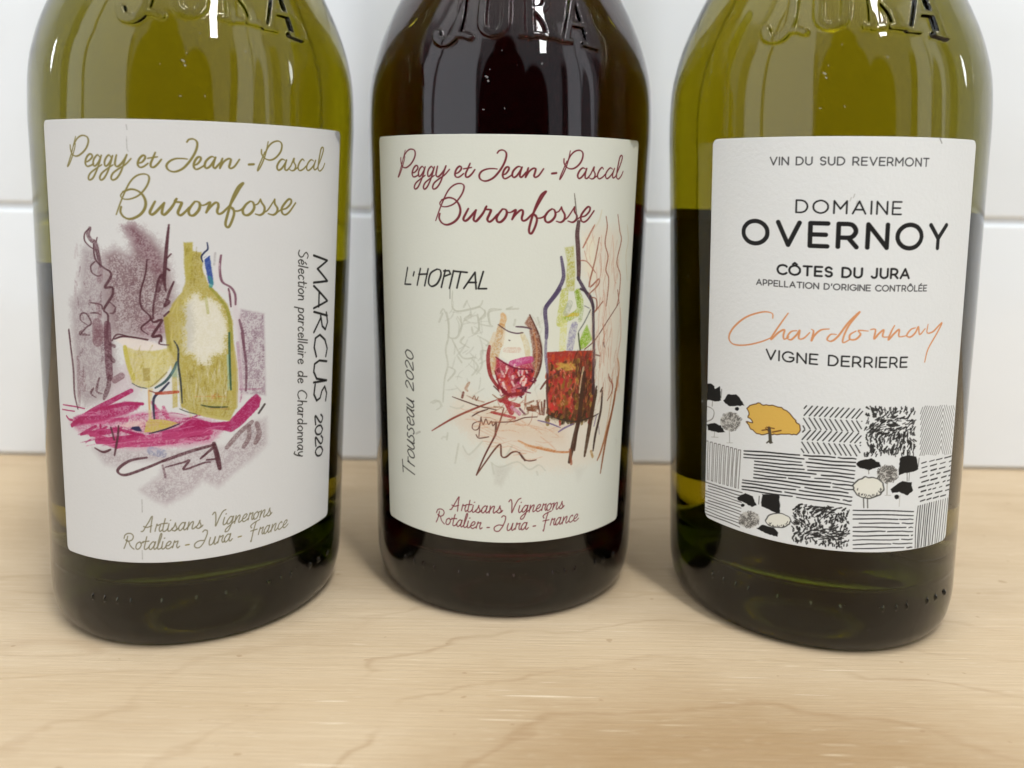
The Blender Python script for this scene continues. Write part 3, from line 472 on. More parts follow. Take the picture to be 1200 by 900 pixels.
s 52 50 47 0.31 1 0 0 0|792 1342 0 -3 1 -5 0 -5 1 -4 2 -3 2 -2 2 0 3 1 2 1 2 1 1 1 0 2 0 3 -1 2 -2 2 -1 2 -3 3 -3 2 -3 2 -3 1 -3 0 -4 0 -3 0 -3 -1 -2 -1 -2 -1 0 -1 -1 -2 0 -2 0 -1 1 -3 2 -2 1 -2 2 -2 1 -2
s 52 50 47 0.31 1 0 0 0|804 1256 1 2 2 2 1 2 1 3 0 2 -2 3 -2 3 -4 3 -4 2 -3 2 -3 1 -4 0 -4 0 -3 0 -2 0 -1 -2 -1 -1 0 -2 0 -2 1 -2 2 -2 2 -3 3 -3 2 -2 2 -2
s 52 50 47 0.31 1 0 0 0|838 1246 -62 15
s 52 50 47 0.31 1 0 0 0|794 1244 0 -3 1 -5 0 -5 1 -4 2 -3 2 -2 2 0 3 1 2 1 2 1 0 1 1 2 -1 3 0 2 -2 2 -2 2 -2 3 -3 2 -3 2 -4 1 -3 0 -3 0 -3 0 -3 -1 -2 -1 -2 -1 -1 -1 0 -2 0 -2 0 -1 1 -3 2 -2 1 -2 2 -2 1 -2
s 52 50 47 0.31 1 0 0 0|833 1134 1 2 2 2 2 3 2 4 0 3 -1 4 -2 4 -3 4 -3 4 -4 3 -4 4 -5 3 -6 4 -5 2 -5 2 -4 0 -5 0 -4 0 -4 -1 -3 -2 -2 -3 -1 -3 -1 -3 -1 -4 1 -4 1 -4 2 -5 2 -4 3 -4 1 -3
s 52 50 47 0.31 1 0 0 0|840 1117 -62 17
s 52 50 47 0.31 1 0 0 0|797 1129 2 -1 3 -2 3 -3 3 -2 1 -3 1 -2 0 -2 0 -2 -1 -2 -1 -1 -1 -1 -2 0 -2 1 -3 0 -3 1 -3 0 -5 1 -4 0 -4 1 -2 0
s 52 50 47 0.31 1 0 0 0|810 1073 1 2 1 2 1 3 0 2 0 3 -2 2 -3 3 -4 3 -3 3 -4 1 -3 1 -4 1 -3 0 -3 0 -3 -1 -1 -1 -1 -1 0 -2 0 -2 1 -2 3 -3 3 -3 4 -2 4 -3 4 -2 3 -2 4 -1 3 -1 3 -1 2 -1
s 52 50 47 0.31 1 0 0 0|813 1071 -4 1 -6 2 -7 2 -6 1 -5 1 -2 0 -2 -1 -1 -1 0 -1 -1 0
s 52 50 47 0.31 1 0 0 0|813 1058 -34 9
s 52 50 47 0.31 1 0 0 0|798 1062 2 -1 3 -2 3 -2 3 -2 2 -2 0 -2 1 -3 -1 -2 0 -2 0 -1
s 52 50 47 0.31 1 0 0 0|809 1012 1 2 1 2 2 2 1 3 0 2 -2 3 -3 3 -3 2 -4 3 -3 2 -4 1 -4 0 -3 0 -3 0 -3 -1 -1 -1 -1 -1 0 -2 1 -2 0 -2 2 -2 3 -3 2 -3 3 -2 2 -2
s 52 50 47 0.31 1 0 0 0|843 1002 -63 15
s 52 50 47 0.31 1 0 0 0|814 985 -1 2 -2 3 -3 4 -3 3 -3 2 -3 2 -3 0 -3 1 -4 -1 -2 0 -2 -1 -2 -1 -1 -2 -1 -2 0 -2 1 -3 1 -2 2 -3 3 -3 2 -2 3 -2 4 -1 4 -1 3 0 3 0 2 1 2 2 1 3 2 2 0 1
s 52 50 47 0.31 1 0 0 0|815 962 -34 9
s 52 50 47 0.31 1 0 0 0|800 966 2 -1 3 -2 3 -3 3 -2 1 -3 1 -2 0 -2 0 -2 -1 -2 -1 -1 -1 -1 -2 0 -2 1 -3 0 -3 1 -3 0 -5 1 -4 0 -4 1 -2 0
s 52 50 47 0.31 1 0 0 0|815 931 -33 8
s 52 50 47 0.31 1 0 0 0|800 934 2 -1 3 -2 3 -3 3 -2 2 -3 1 -2 0 -2 0 -2 -1 -2 -1 -1 -1 -1 -2 0 -3 1 -2 0 -3 1 -4 0 -4 1 -4 0 -4 1 -3 0
s 52 50 47 0.31 1 0 0 0|814 878 0 2 1 2 1 3 1 2 -1 3 -2 3 -3 2 -3 3 -4 3 -3 1 -3 1 -4 1 -4 0 -3 0 -2 -1 -2 -1 -1 -1 0 -2 1 -2 1 -2 2 -3 4 -3 4 -2 4 -3 3 -2 4 -2 3 -1 4 -1 2 -1 2 -1
s 52 50 47 0.31 1 0 0 0|816 876 -4 1 -6 2 -6 2 -6 1 -5 1 -3 0 -1 -1 -1 -1 -1 -1 0 0
s 52 50 47 0.31 1 0 0 0|817 863 -3 1 -5 1 -5 1 -5 0 -4 0 -2 0 -2 -1 -2 -2 -1 -1 0 -2 2 -2 3 -3 3 -3 4 -3 2 -1
s 52 50 47 0.31 1 0 0 0|817 841 -5 1 -7 3 -7 2 -8 3 -7 3 -5 3 -6 3 -4 3 -4 3 -3 2 -1 3 1 2 1 2 1 1 1 2
f 156 143 148 0.9 1.4 0.3 0|-262 1913 88 3 58 -205 13 -222 15 -184 -62 -83 -134 -52 -53 62 -9 241 -3 186 64 70
f 116 88 94 0.85 1.6 0.4 0|-153 1891 65 27 66 -24 8 64 -37 53 52 18 75 -44 60 -76 28 -130 17 -117 -38 -39 -14 -105 -102 -13 -122 11 -28 25 -23 156
f 112 72 84 0.8 1.2 0.4 0|-49 2017 53 11 34 -43 49 -64 41 -77 5 -91 -49 52 -61 90 -37 63
f 115 85 92 0.5 2.2 0.5 0|-16 1868 52 14 -7 -272 -54 -66 -22 169
f 150 110 125 0.6 1.6 0.5 0|29 1610 151 -1 -1 -92 -76 -25 -89 13
f 190 172 182 0.7 1.5 0.3 0|-132 1303 158 176 -5 -198 -28 -53 -129 -32
f 155 135 148 0.9 0.35 0.5 0|465 1629 114 -32 13 -401 -117 24 -23 350
f 205 190 198 0.7 0.8 0.3 0|412 1733 59 -138 15 -397 -54 -20 13 298
f 172 160 166 0.85 0.9 0.45 0|-252 980 72 -73 65 -11 72 34 151 -2 -20 -64 -100 -68 79 -57 56 -20 110 51 55 52 74 -40 85 66 99 60 57 48 -6 130 -82 -6 -115 -99 -74 0 -217 6 -170 3
f 135 125 130 0.4 1.2 0.6 0|69 817 92 7 -19 -76 -56 12
f 176 76 120 0.75 0.9 0.4 0|-390 1077 253 74 250 14 232 -62 36 -52 -55 -51 -217 -4 -221 -8 -156 48 -65 10
f 158 18 82 0.92 0.25 0.3 0|-367 1110 195 76 111 26 83 -5 -26 -31 -59 -26 -112 -31 -186 -52
s 158 18 82 0.35 0.95 0.2 0.2 1|-444 1160 90 4 67 -2
s 158 18 82 0.31 0.95 0.2 0.2 1|-452 1136 96 5
s 158 18 82 1.09 0.95 0.2 0.2 1|-380 1070 130 80 115 59 105 54
s 158 18 82 0.62 0.95 0.2 0.2 1|-420 1109 21 -13 26 1
s 158 18 82 0.7 0.95 0.2 0.2 1|-369 1088 156 21 136 22
s 158 18 82 0.86 0.95 0.2 0.2 1|-187 1168 126 32 83 2
s 158 18 82 0.51 0.95 0.2 0.2 1|-316 1038 54 29 41 19 -59 -37 -36 -14 125 38 30 15
s 158 18 82 1.17 0.95 0.2 0.2 1|-255 1042 93 21 70 17
s 158 18 82 1.56 0.95 0.2 0.2 1|-217 1014 96 14 107 17
s 158 18 82 0.47 0.95 0.2 0.2 1|-196 1129 1 -56 -10 -57
s 158 18 82 0.86 0.95 0.2 0.2 1|-78 1075 39 -8 63 -15
f 158 18 82 0.97 0.15 0.18 0|108 1072 73 17 61 40 17 -1 72 -27 79 -3 35 34 60 58 36 25 26 -28 -9 -41 -53 -46 -36 -31 -47 -26 -46 15 -45 11 -12 -29 -100 0 -112 -9
s 178 62 112 1.75 0.9 0.35 0.2 1|-111 1002 148 37 217 15 72 3
s 178 62 112 1.28 0.9 0.35 0.2 1|-143 1009 151 2 138 12 171 7
s 178 62 112 1.17 0.9 0.35 0.2 1|-220 1022 108 -25
s 178 62 112 1.28 0.9 0.35 0.2 1|-280 1053 159 -33
s 178 62 112 0.93 0.9 0.35 0.2 1|-290 1099 233 28
s 158 18 82 0.58 0.8 0.3 0.4 1|326 1168 33 -1 49 -12
s 178 62 112 0.65 0.8 0.4 0.3 1|116 1187 21 -47
s 178 62 112 0.65 0.8 0.4 0.3 1|110 1170 22 -35
s 178 62 112 0.65 0.8 0.4 0.3 1|77 1194 10 -58
s 178 62 112 0.65 0.8 0.4 0.3 1|60 1211 39 -46
s 150 50 100 0.25 0.7 0.3 0 1|460 1246 106 -14
s 170 90 130 0.29 0.6 0.3 0 1|469 1219 -6 -35
s 212 150 180 0.49 0.6 0.5 0.5 1|-309 1126 51 9 84 4
s 212 150 180 0.52 0.6 0.5 0.5 1|-231 1096 59 14 50 18
s 140 14 70 0.44 0.6 0.5 0.5 1|-2 1100 36 16 88 -3
s 140 14 70 0.32 0.6 0.5 0.5 1|-192 994 57 19 95 11
s 150 20 80 0.46 0.6 0.5 0.5 1|129 1107 47 3 75 5
s 196 96 142 0.35 0.6 0.5 0.5 1|92 1055 70 14 22 -11
s 150 20 80 0.29 0.6 0.5 0.5 1|-193 1063 80 26 64 -4
s 196 96 142 0.3 0.6 0.5 0.5 1|-26 1006 85 20 21 -14
s 140 14 70 0.33 0.6 0.5 0.5 1|-96 1071 88 17 2 12
s 150 20 80 0.36 0.6 0.5 0.5 1|211 1124 48 12 43 7
s 196 96 142 0.28 0.6 0.5 0.5 1|-287 984 89 21 68 -3
s 150 20 80 0.37 0.6 0.5 0.5 1|-337 1032 78 24 80 10
s 196 96 142 0.45 0.6 0.5 0.5 1|-227 1052 37 20 108 -7
s 150 20 80 0.3 0.6 0.5 0.5 1|-34 1015 76 7 23 3
s 212 150 180 0.4 0.6 0.5 0.5 1|-150 1078 41 21 73 -3
s 140 14 70 0.46 0.6 0.5 0.5 1|205 1010 34 2 75 14
s 212 150 180 0.43 0.6 0.5 0.5 1|176 1122 35 11 52 -15
s 140 14 70 0.38 0.6 0.5 0.5 1|181 1128 57 3 39 13
s 212 150 180 0.44 0.6 0.5 0.5 1|165 1007 51 11 57 -4
s 196 96 142 0.5 0.6 0.5 0.5 1|13 1026 57 6 56 17
s 150 20 80 0.25 0.6 0.5 0.5 1|214 1121 33 8 51 -7
s 212 150 180 0.49 0.6 0.5 0.5 1|180 1009 35 13 81 -18
s 212 150 180 0.28 0.6 0.5 0.5 1|-182 995 59 15 97 17
s 212 150 180 0.33 0.6 0.5 0.5 1|305 1074 50 4 37 -3
s 196 96 142 0.52 0.6 0.5 0.5 1|-26 1143 47 15 65 -12
s 212 150 180 0.27 0.6 0.5 0.5 1|292 1121 41 -2 83 -4
s 150 20 80 0.38 0.6 0.5 0.5 1|219 1040 78 3 32 2
s 150 20 80 0.42 0.6 0.5 0.5 1|-277 1120 85 19 26 18
s 150 20 80 0.39 0.6 0.5 0.5 1|-289 998 44 23 95 0
s 150 20 80 0.29 0.6 0.5 0.5 1|85 1140 66 18 67 -15
s 150 20 80 0.47 0.6 0.5 0.5 1|88 1067 38 9 79 -6
s 212 150 180 0.36 0.6 0.5 0.5 1|-323 1121 79 29 69 -7
s 196 96 142 0.3 0.6 0.5 0.5 1|105 1065 75 17 22 -15
s 140 14 70 0.27 0.6 0.5 0.5 1|209 1036 61 5 38 -12
s 150 20 80 0.38 0.6 0.5 0.5 1|85 1015 51 1 66 5
s 150 20 80 0.34 0.6 0.5 0.5 1|69 1043 30 5 67 -8
s 212 150 180 0.23 0.6 0.5 0.5 1|292 1053 40 17 59 -17
s 196 96 142 0.47 0.6 0.5 0.5 1|-284 1086 84 15 73 2
s 196 96 142 0.39 0.6 0.5 0.5 1|-53 1139 31 9 68 9
s 196 96 142 0.28 0.6 0.5 0.5 1|105 1039 74 6 25 18
s 140 14 70 0.27 0.6 0.5 0.5 1|-324 996 106 27 58 14
s 196 96 142 0.24 0.6 0.5 0.5 1|205 1055 75 9 43 -13
s 196 96 142 0.39 0.6 0.5 0.5 1|92 1003 48 9 36 -12
s 140 14 70 0.43 0.6 0.5 0.5 1|4 1146 73 16 38 -1
s 212 150 180 0.3 0.6 0.5 0.5 1|158 1074 70 14 23 1
s 140 14 70 0.42 0.6 0.5 0.5 1|6 1090 55 14 70 2
s 150 128 136 0.51 0.4 0.6 0.5 1|-28 1744 2 -47
s 176 160 166 0.54 0.4 0.6 0.5 1|-298 1911 -10 -47
s 150 128 136 0.3 0.4 0.6 0.5 1|-169 1619 -3 -38
s 176 160 166 0.28 0.4 0.6 0.5 1|-148 1900 -2 -30
s 104 74 84 0.28 0.4 0.6 0.5 1|130 1710 7 -57
s 96 60 72 0.59 0.4 0.6 0.5 1|-244 1610 11 -23
s 176 160 166 0.25 0.4 0.6 0.5 1|-209 1366 -2 -20
s 104 74 84 0.41 0.4 0.6 0.5 1|5 1697 4 -35
s 150 128 136 0.3 0.4 0.6 0.5 1|75 1958 4 -52
s 96 60 72 0.5 0.4 0.6 0.5 1|-166 1714 -5 -60
s 150 128 136 0.51 0.4 0.6 0.5 1|76 1779 -10 -46
s 176 160 166 0.41 0.4 0.6 0.5 1|-182 1782 -1 -26
s 176 160 166 0.56 0.4 0.6 0.5 1|107 1604 4 -20
s 150 128 136 0.63 0.4 0.6 0.5 1|-18 1869 7 -38
s 96 60 72 0.56 0.4 0.6 0.5 1|-225 1683 -8 -29
s 150 128 136 0.3 0.4 0.6 0.5 1|-109 1803 -2 -46
s 96 60 72 0.44 0.4 0.6 0.5 1|-279 1624 6 -42
s 96 60 72 0.29 0.4 0.6 0.5 1|130 1669 -7 -27
s 104 74 84 0.33 0.4 0.6 0.5 1|-46 1752 -4 -52
s 96 60 72 0.41 0.4 0.6 0.5 1|33 1693 -3 -40
s 150 128 136 0.54 0.4 0.6 0.5 1|32 1637 1 -33
s 96 60 72 0.43 0.4 0.6 0.5 1|-284 1360 -6 -47
s 176 160 166 0.45 0.4 0.6 0.5 1|-292 1930 3 -56
s 176 160 166 0.61 0.4 0.6 0.5 1|-318 1693 9 -53
s 176 160 166 0.53 0.4 0.6 0.5 1|-178 1884 -10 -40
s 104 74 84 0.49 0.4 0.6 0.5 1|-284 1440 -16 -25
s 104 74 84 0.52 0.4 0.6 0.5 1|-8 1763 -9 -29
s 104 74 84 0.36 0.4 0.6 0.5 1|-259 1756 11 -25
s 150 128 136 0.52 0.4 0.6 0.5 1|-309 1753 -4 -59
s 96 60 72 0.54 0.4 0.6 0.5 1|-79 1806 -7 -58
s 150 128 136 0.28 0.4 0.6 0.5 1|-279 1825 8 -45
s 150 128 136 0.53 0.4 0.6 0.5 1|-186 1932 -6 -35
s 150 128 136 0.46 0.4 0.6 0.5 1|-310 1759 9 -21
s 96 60 72 0.57 0.4 0.6 0.5 1|-167 1420 -8 -28
s 104 74 84 0.45 0.4 0.6 0.5 1|-265 1543 0 -56
s 150 128 136 0.66 0.4 0.6 0.5 1|115 1866 -2 -27
s 104 74 84 0.3 0.4 0.6 0.5 1|-220 1661 4 -32
s 104 74 84 0.56 0.4 0.6 0.5 1|106 1747 -7 -57
s 104 74 84 0.43 0.4 0.6 0.5 1|-165 1483 6 -60
s 150 128 136 0.3 0.4 0.6 0.5 1|-312 1767 -8 -59
s 176 160 166 0.29 0.4 0.6 0.5 1|-134 1456 -6 -53
s 176 160 166 0.56 0.4 0.6 0.5 1|-217 1601 -3 -33
s 104 74 84 0.27 0.4 0.6 0.5 1|-301 1681 6 -50
s 96 60 72 0.4 0.4 0.6 0.5 1|-276 1825 -14 -45
s 96 60 72 0.38 0.4 0.6 0.5 1|113 1560 -6 -49
s 104 74 84 0.64 0.4 0.6 0.5 1|-172 1485 1 -53
s 176 160 166 0.65 0.4 0.6 0.5 1|-298 1798 -4 -59
s 96 60 72 0.64 0.4 0.6 0.5 1|63 1874 -1 -18
s 104 74 84 0.58 0.4 0.6 0.5 1|-24 1747 -5 -33
s 176 160 170 0.41 0.45 0.6 0.5 1|523 1460 -4 -33
s 176 160 170 0.5 0.45 0.6 0.5 1|527 1484 6 -51
s 120 92 108 0.49 0.45 0.6 0.5 1|535 1527 0 -54
s 120 92 108 0.44 0.45 0.6 0.5 1|491 1454 1 -43
s 176 160 170 0.31 0.45 0.6 0.5 1|554 1493 -2 -28
s 120 92 108 0.47 0.45 0.6 0.5 1|487 1517 -3 -24
s 120 92 108 0.31 0.45 0.6 0.5 1|501 1461 6 -38
s 176 160 170 0.45 0.45 0.6 0.5 1|541 1235 -4 -36
s 120 92 108 0.3 0.45 0.6 0.5 1|569 1586 -2 -23
s 120 92 108 0.31 0.45 0.6 0.5 1|572 1462 5 -36
s 120 92 108 0.34 0.45 0.6 0.5 1|477 1390 1 -27
s 120 92 108 0.48 0.45 0.6 0.5 1|470 1241 -5 -44
s 120 92 108 0.27 0.45 0.6 0.5 1|559 1450 -1 -41
s 120 92 108 0.35 0.45 0.6 0.5 1|557 1399 -5 -23
s 176 160 170 0.35 0.45 0.6 0.5 1|537 1570 -4 -43
s 176 160 170 0.47 0.45 0.6 0.5 1|541 1449 -5 -46
s 176 160 170 0.3 0.45 0.6 0.5 1|513 1286 6 -33
s 176 160 170 0.46 0.45 0.6 0.5 1|487 1606 4 -35
s 120 92 108 0.26 0.45 0.6 0.5 1|530 1470 4 -25
s 120 92 108 0.34 0.45 0.6 0.5 1|539 1266 -4 -41
s 176 160 170 0.28 0.45 0.6 0.5 1|481 1504 0 -51
s 120 92 108 0.46 0.45 0.6 0.5 1|552 1308 4 -31
s 120 92 108 0.35 0.45 0.6 0.5 1|578 1420 -5 -52
s 176 160 170 0.3 0.45 0.6 0.5 1|539 1286 2 -42
f 172 158 76 0.96 0.2 0.16 0|215 1944 38 0 1 -39 37 -5 5 -84 24 -66 41 -41 44 -56 23 -82 5 -135 12 -96 0 -178 -32 -63 -82 23 -72 22 -66 41 -11 202 -34 58 -13 73 -5 79 32 65 44 58 16 45 -5 53
f 172 162 70 0.6 0.3 0.4 0|215 1944 38 0 3 -166 -31 -13 -8 53
f 222 220 210 0.97 0.8 0.1 1|221 1674 47 38 24 -27 37 -1 44 -42 35 -109 -17 -42 0 -61 -59 -16 -8 -37 -52 9 -21 39 -33 15 -4 72
f 165 165 165 0.4 1 0.2 0|215 1648 34 25 11 -125 -13 -99 -35 1
s 160 160 80 0.58 0.6 0.3 0.6 1|308 1691 9 -73
s 140 140 52 0.67 0.8 0.2 0 1|327 1736 46 -58 32 -58 13 -88 3 -95
s 172 158 76 1.08 0.7 0.3 0 1|422 1460 17 -120 0 -177
s 152 140 56 0.92 0.8 0.2 0 1|134 1597 8 -79 5 -66
s 40 82 66 0.47 0.9 0.1 0.3 1|411 1519 2 -117 6 -154
s 150 190 185 0.36 0.7 0.2 0 1|404 1414 4 -165
s 36 44 58 0.4 0.95 0.1 0.5 1|168 1494 18 -38 -1 -69 10 -87 5 -98
s 50 55 50 0.29 0.9 0.1 0.4 1|188 1176 33 -16 43 -15
s 45 62 40 0.47 0.9 0.1 0.4 1|284 1188 47 -14 71 -7
s 190 120 50 0.22 0.7 0.3 0 1|254 1230 77 -5 68 -10
s 180 110 50 0.22 0.7 0.2 0 1|329 1234 19 -17 -17 -1 23 21 11 -19
s 170 120 60 0.18 0.5 0.2 0 1|276 1206 67 -3 67 -13
f 182 166 92 0.9 0.15 0.25 0|145 1451 35 -35 1 -231 -24 -6 -1 180
s 190 180 110 0.87 0.7 0.3 0 1|287 1143 66 -23 52 -12
s 150 136 56 0.21 0.45 0.5 0.5 1|241 1331 -1 -23
s 150 136 56 0.3 0.45 0.5 0.5 1|231 1166 2 -17
s 160 140 60 0.3 0.45 0.5 0.5 1|347 1300 -1 -22
s 206 198 136 0.21 0.45 0.5 0.5 1|343 1304 -2 -20
s 206 198 136 0.23 0.45 0.5 0.5 1|240 1378 3 -22
s 160 140 60 0.21 0.45 0.5 0.5 1|385 1188 -1 -13
s 150 136 56 0.26 0.45 0.5 0.5 1|220 1283 0 -13
s 206 198 136 0.28 0.45 0.5 0.5 1|404 1297 2 -13
s 150 136 56 0.26 0.45 0.5 0.5 1|343 1198 -3 -13
s 196 186 110 0.31 0.45 0.5 0.5 1|241 1163 0 -34
s 160 140 60 0.25 0.45 0.5 0.5 1|351 1212 -2 -32
s 206 198 136 0.17 0.45 0.5 0.5 1|234 1182 -2 -31
s 196 186 110 0.15 0.45 0.5 0.5 1|246 1321 0 -19
s 160 140 60 0.21 0.45 0.5 0.5 1|288 1236 -2 -19
s 150 136 56 0.3 0.45 0.5 0.5 1|225 1263 1 -20
s 206 198 136 0.21 0.45 0.5 0.5 1|255 1260 2 -29
s 196 186 110 0.22 0.45 0.5 0.5 1|420 1237 -1 -30
s 160 140 60 0.2 0.45 0.5 0.5 1|335 1160 -2 -23
s 206 198 136 0.26 0.45 0.5 0.5 1|361 1205 -2 -19
s 150 136 56 0.26 0.45 0.5 0.5 1|312 1176 -3 -17
s 206 198 136 0.24 0.45 0.5 0.5 1|212 1256 -2 -24
s 196 186 110 0.23 0.45 0.5 0.5 1|328 1243 -2 -26
s 196 186 110 0.16 0.45 0.5 0.5 1|202 1205 1 -22
s 160 140 60 0.15 0.45 0.5 0.5 1|392 1194 0 -18
s 196 186 110 0.23 0.45 0.5 0.5 1|330 1245 1 -24
s 150 136 56 0.19 0.45 0.5 0.5 1|400 1358 0 -21
s 206 198 136 0.18 0.45 0.5 0.5 1|402 1344 1 -27
s 196 186 110 0.29 0.45 0.5 0.5 1|243 1245 0 -26
s 206 198 136 0.28 0.45 0.5 0.5 1|312 1361 1 -35
s 206 198 136 0.23 0.45 0.5 0.5 1|358 1370 2 -29
s 160 140 60 0.17 0.45 0.5 0.5 1|237 1160 -2 -27
s 160 140 60 0.29 0.45 0.5 0.5 1|357 1312 0 -22
s 196 186 110 0.24 0.45 0.5 0.5 1|264 1173 2 -14
s 160 140 60 0.28 0.45 0.5 0.5 1|257 1326 2 -33
s 206 198 136 0.3 0.45 0.5 0.5 1|242 1293 1 -20
s 196 186 110 0.32 0.45 0.5 0.5 1|303 1258 -3 -12
s 196 186 110 0.16 0.45 0.5 0.5 1|325 1306 -2 -26
s 196 186 110 0.21 0.45 0.5 0.5 1|233 1373 -3 -32
s 150 136 56 0.15 0.45 0.5 0.5 1|354 1365 -2 -27
s 150 136 56 0.29 0.45 0.5 0.5 1|362 1356 1 -20
s 196 186 110 0.19 0.45 0.5 0.5 1|394 1199 2 -21
s 160 140 60 0.26 0.45 0.5 0.5 1|226 1372 1 -30
s 160 140 60 0.2 0.45 0.5 0.5 1|305 1346 2 -27
s 160 140 60 0.27 0.45 0.5 0.5 1|293 1371 -1 -18
s 150 136 56 0.2 0.45 0.5 0.5 1|401 1196 1 -24
s 150 136 56 0.23 0.45 0.5 0.5 1|374 1363 0 -14
s 196 186 110 0.29 0.45 0.5 0.5 1|318 1326 3 -13
s 160 140 60 0.15 0.45 0.5 0.5 1|295 1260 -1 -29
s 160 140 60 0.23 0.45 0.5 0.5 1|307 1266 2 -16
s 196 186 110 0.29 0.45 0.5 0.5 1|412 1251 1 -15
s 150 136 56 0.29 0.45 0.5 0.5 1|310 1351 0 -14
s 150 136 56 0.31 0.45 0.5 0.5 1|338 1294 -1 -21
s 196 186 110 0.22 0.45 0.5 0.5 1|292 1233 -1 -18
s 150 136 56 0.24 0.45 0.5 0.5 1|282 1181 -2 -22
s 160 140 60 0.26 0.45 0.5 0.5 1|276 1305 -2 -31
s 206 198 136 0.17 0.45 0.5 0.5 1|237 1283 2 -25
s 196 186 110 0.28 0.45 0.5 0.5 1|341 1218 0 -18
s 196 186 110 0.21 0.45 0.5 0.5 1|359 1154 1 -26
s 150 136 56 0.16 0.45 0.5 0.5 1|272 1336 3 -29
s 160 140 60 0.2 0.45 0.5 0.5 1|243 1346 -2 -19
s 150 136 56 0.21 0.45 0.5 0.5 1|242 1239 -2 -17
s 160 140 60 0.32 0.45 0.5 0.5 1|202 1193 -1 -17
s 206 198 136 0.28 0.45 0.5 0.5 1|302 1344 0 -21
s 196 186 110 0.27 0.45 0.5 0.5 1|354 1241 1 -32
s 150 136 56 0.26 0.45 0.5 0.5 1|349 1229 0 -19
s 206 198 136 0.17 0.45 0.5 0.5 1|398 1314 -1 -29
s 196 186 110 0.26 0.45 0.5 0.5 1|306 1371 3 -24
s 150 136 56 0.31 0.45 0.5 0.5 1|398 1295 -4 -31
s 160 140 60 0.31 0.45 0.5 0.5 1|208 1261 -2 -29
s 160 140 60 0.24 0.45 0.5 0.5 1|222 1254 0 -29
h 214 212 202 0.28 0.45 0.55 34 3.2 86 9|207 1369 181 -12 11 -166 -189 16
h 128 112 40 0.26 0.4 0.55 40 3 92 10|207 1392 192 -12 11 -237 -211 41
h 206 196 132 0.3 0.5 0.5 16 2.6 80 10|169 1675 50 38 -7 -263 -65 15
h 138 124 48 0.3 0.45 0.5 24 2.2 88 8|218 1941 70 -46 29 -138 -92 2
f 34 62 142 0.95 0.12 0.12 0|301 1874 25 16 13 -101 4 -43 -23 9 -13 74
s 60 140 140 0.75 0.8 0.2 0 1|324 1783 9 -20 -3 -20
s 225 225 225 0.29 0.9 0 0 1|300 1867 25 21
s 30 40 80 0.33 0.95 0 0.4 1|315 1943 3 -29 -15 -16 -13 -20 6 -23
s 110 66 84 0.54 0.92 0.1 0.3 1|375 1883 -6 -62 11 -60 38 -28 20 -35 2 -47
s 95 50 66 0.42 0.9 0.1 0.3 1|408 1727 6 -34 5 -51
s 170 165 168 0.42 0.7 0.4 0 1|350 1894 -5 -53
s 215 205 210 0.92 0.6 0.4 0 1|361 1841 -3 -92 47 -42
s 105 65 82 0.58 0.9 0.15 0.3 1|458 1576 17 -69 5 -75
s 105 65 82 0.51 0.9 0.15 0.3 1|468 1514 15 -89 9 -90 -2 -101
s 165 130 150 0.65 0.7 0.3 0 1|450 1469 12 -131 7 -96
f 222 212 205 0.9 0.3 0.1 0|-104 1497 40 14 114 -13 91 -35 -71 -17 -73 2 -56 20
f 196 184 108 0.92 0.2 0.25 0|-59 1471 56 -20 73 -2 77 12 8 -75 -25 -52 -45 -43 -31 -16 -36 6 -44 19 -22 67
s 184 172 66 1.01 0.85 0.25 0.2 1|-55 1465 13 -73 26 -73
s 205 195 140 1.94 0.5 0.4 0 1|45 1412 10 -86
f 160 144 76 0.9 0.1 0.2 0|26 1369 33 1 1 -60 -33 -2
f 206 190 140 0.9 0.15 0.2 0|47 1276 25 0 -12 -74 3 -72 -15 0
f 192 178 84 0.95 0.12 0.25 0|25 1068 10 47 16 17 73 -5 59 -17 -54 -23 -61 -17
f 225 210 195 0.7 0.5 0.2 0|-105 1098 93 29 50 -6 -19 -31 -84 -2
f 34 36 74 0.95 0.1 0 0|-40 1085 10 10 33 2 14 -25 -30 3
s 55 45 60 0.35 0.95 0 0.4 1|49 1063 74 19 63 23
s 40 40 64 0.51 0.95 0.1 0.3 1|142 1300 -34 -37 -30 -27 -7 -34 3 -69
s 50 75 78 0.54 0.95 0.1 0.3 1|82 1277 45 29 36 49 15 39
f 120 165 165 0.6 0.3 0.3 0|151 1349 30 42 2 -68 -26 1
s 66 72 60 0.31 0.9 0 0.4 1|-25 1298 30 -16 37 -7
s 170 66 44 0.78 0.9 0.25 0.2 1|84 1251 48 2 50 3
s 120 60 50 0.31 0.9 0 0 1|54 1264 36 -13
s 200 140 70 0.23 0.7 0 0 1|51 1264 1 -87
s 120 105 60 0.23 0.6 0 0 1|60 1282 25 19 49 48
h 218 212 170 0.3 0.5 0.5 18 2.4 70 20|-53 1453 194 1 -14 -117 -73 -55 -73 24
h 160 146 62 0.25 0.45 0.5 18 2.2 80 15|-53 1453 194 1 -14 -117 -73 -55 -73 24
s 74 36 46 1.08 0.8 0.3 0.35 1|-213 2002 -11 -29 17 -26 19 -9 13 -48 12 -58
s 74 36 46 0.38 0.92 0.15 0.35 1|-218 1999 -24 -21 -3 -32 25 -25 23 -12
s 74 36 46 0.54 0.92 0.15 0.35 1|-196 1931 6 -67 42 -38 32 -18 2 -26 -30 -46 36 1 2 -32 -27 -40 -21 -34 21 -25 -8 -73 5 -45
s 74 36 46 0.25 0.92 0.15 0.35 1|-176 1961 -5 -19
s 74 36 46 0.38 0.8 0.15 0.35 1|-192 1851 -23 -21 5 -29 30 -15 19 6
s 118 82 92 1.25 0.5 0.5 0.3 1|-163 1819 -6 -52
s 74 36 46 0.38 0.92 0.15 0.35 1|-225 1662 55 -6 8 -20
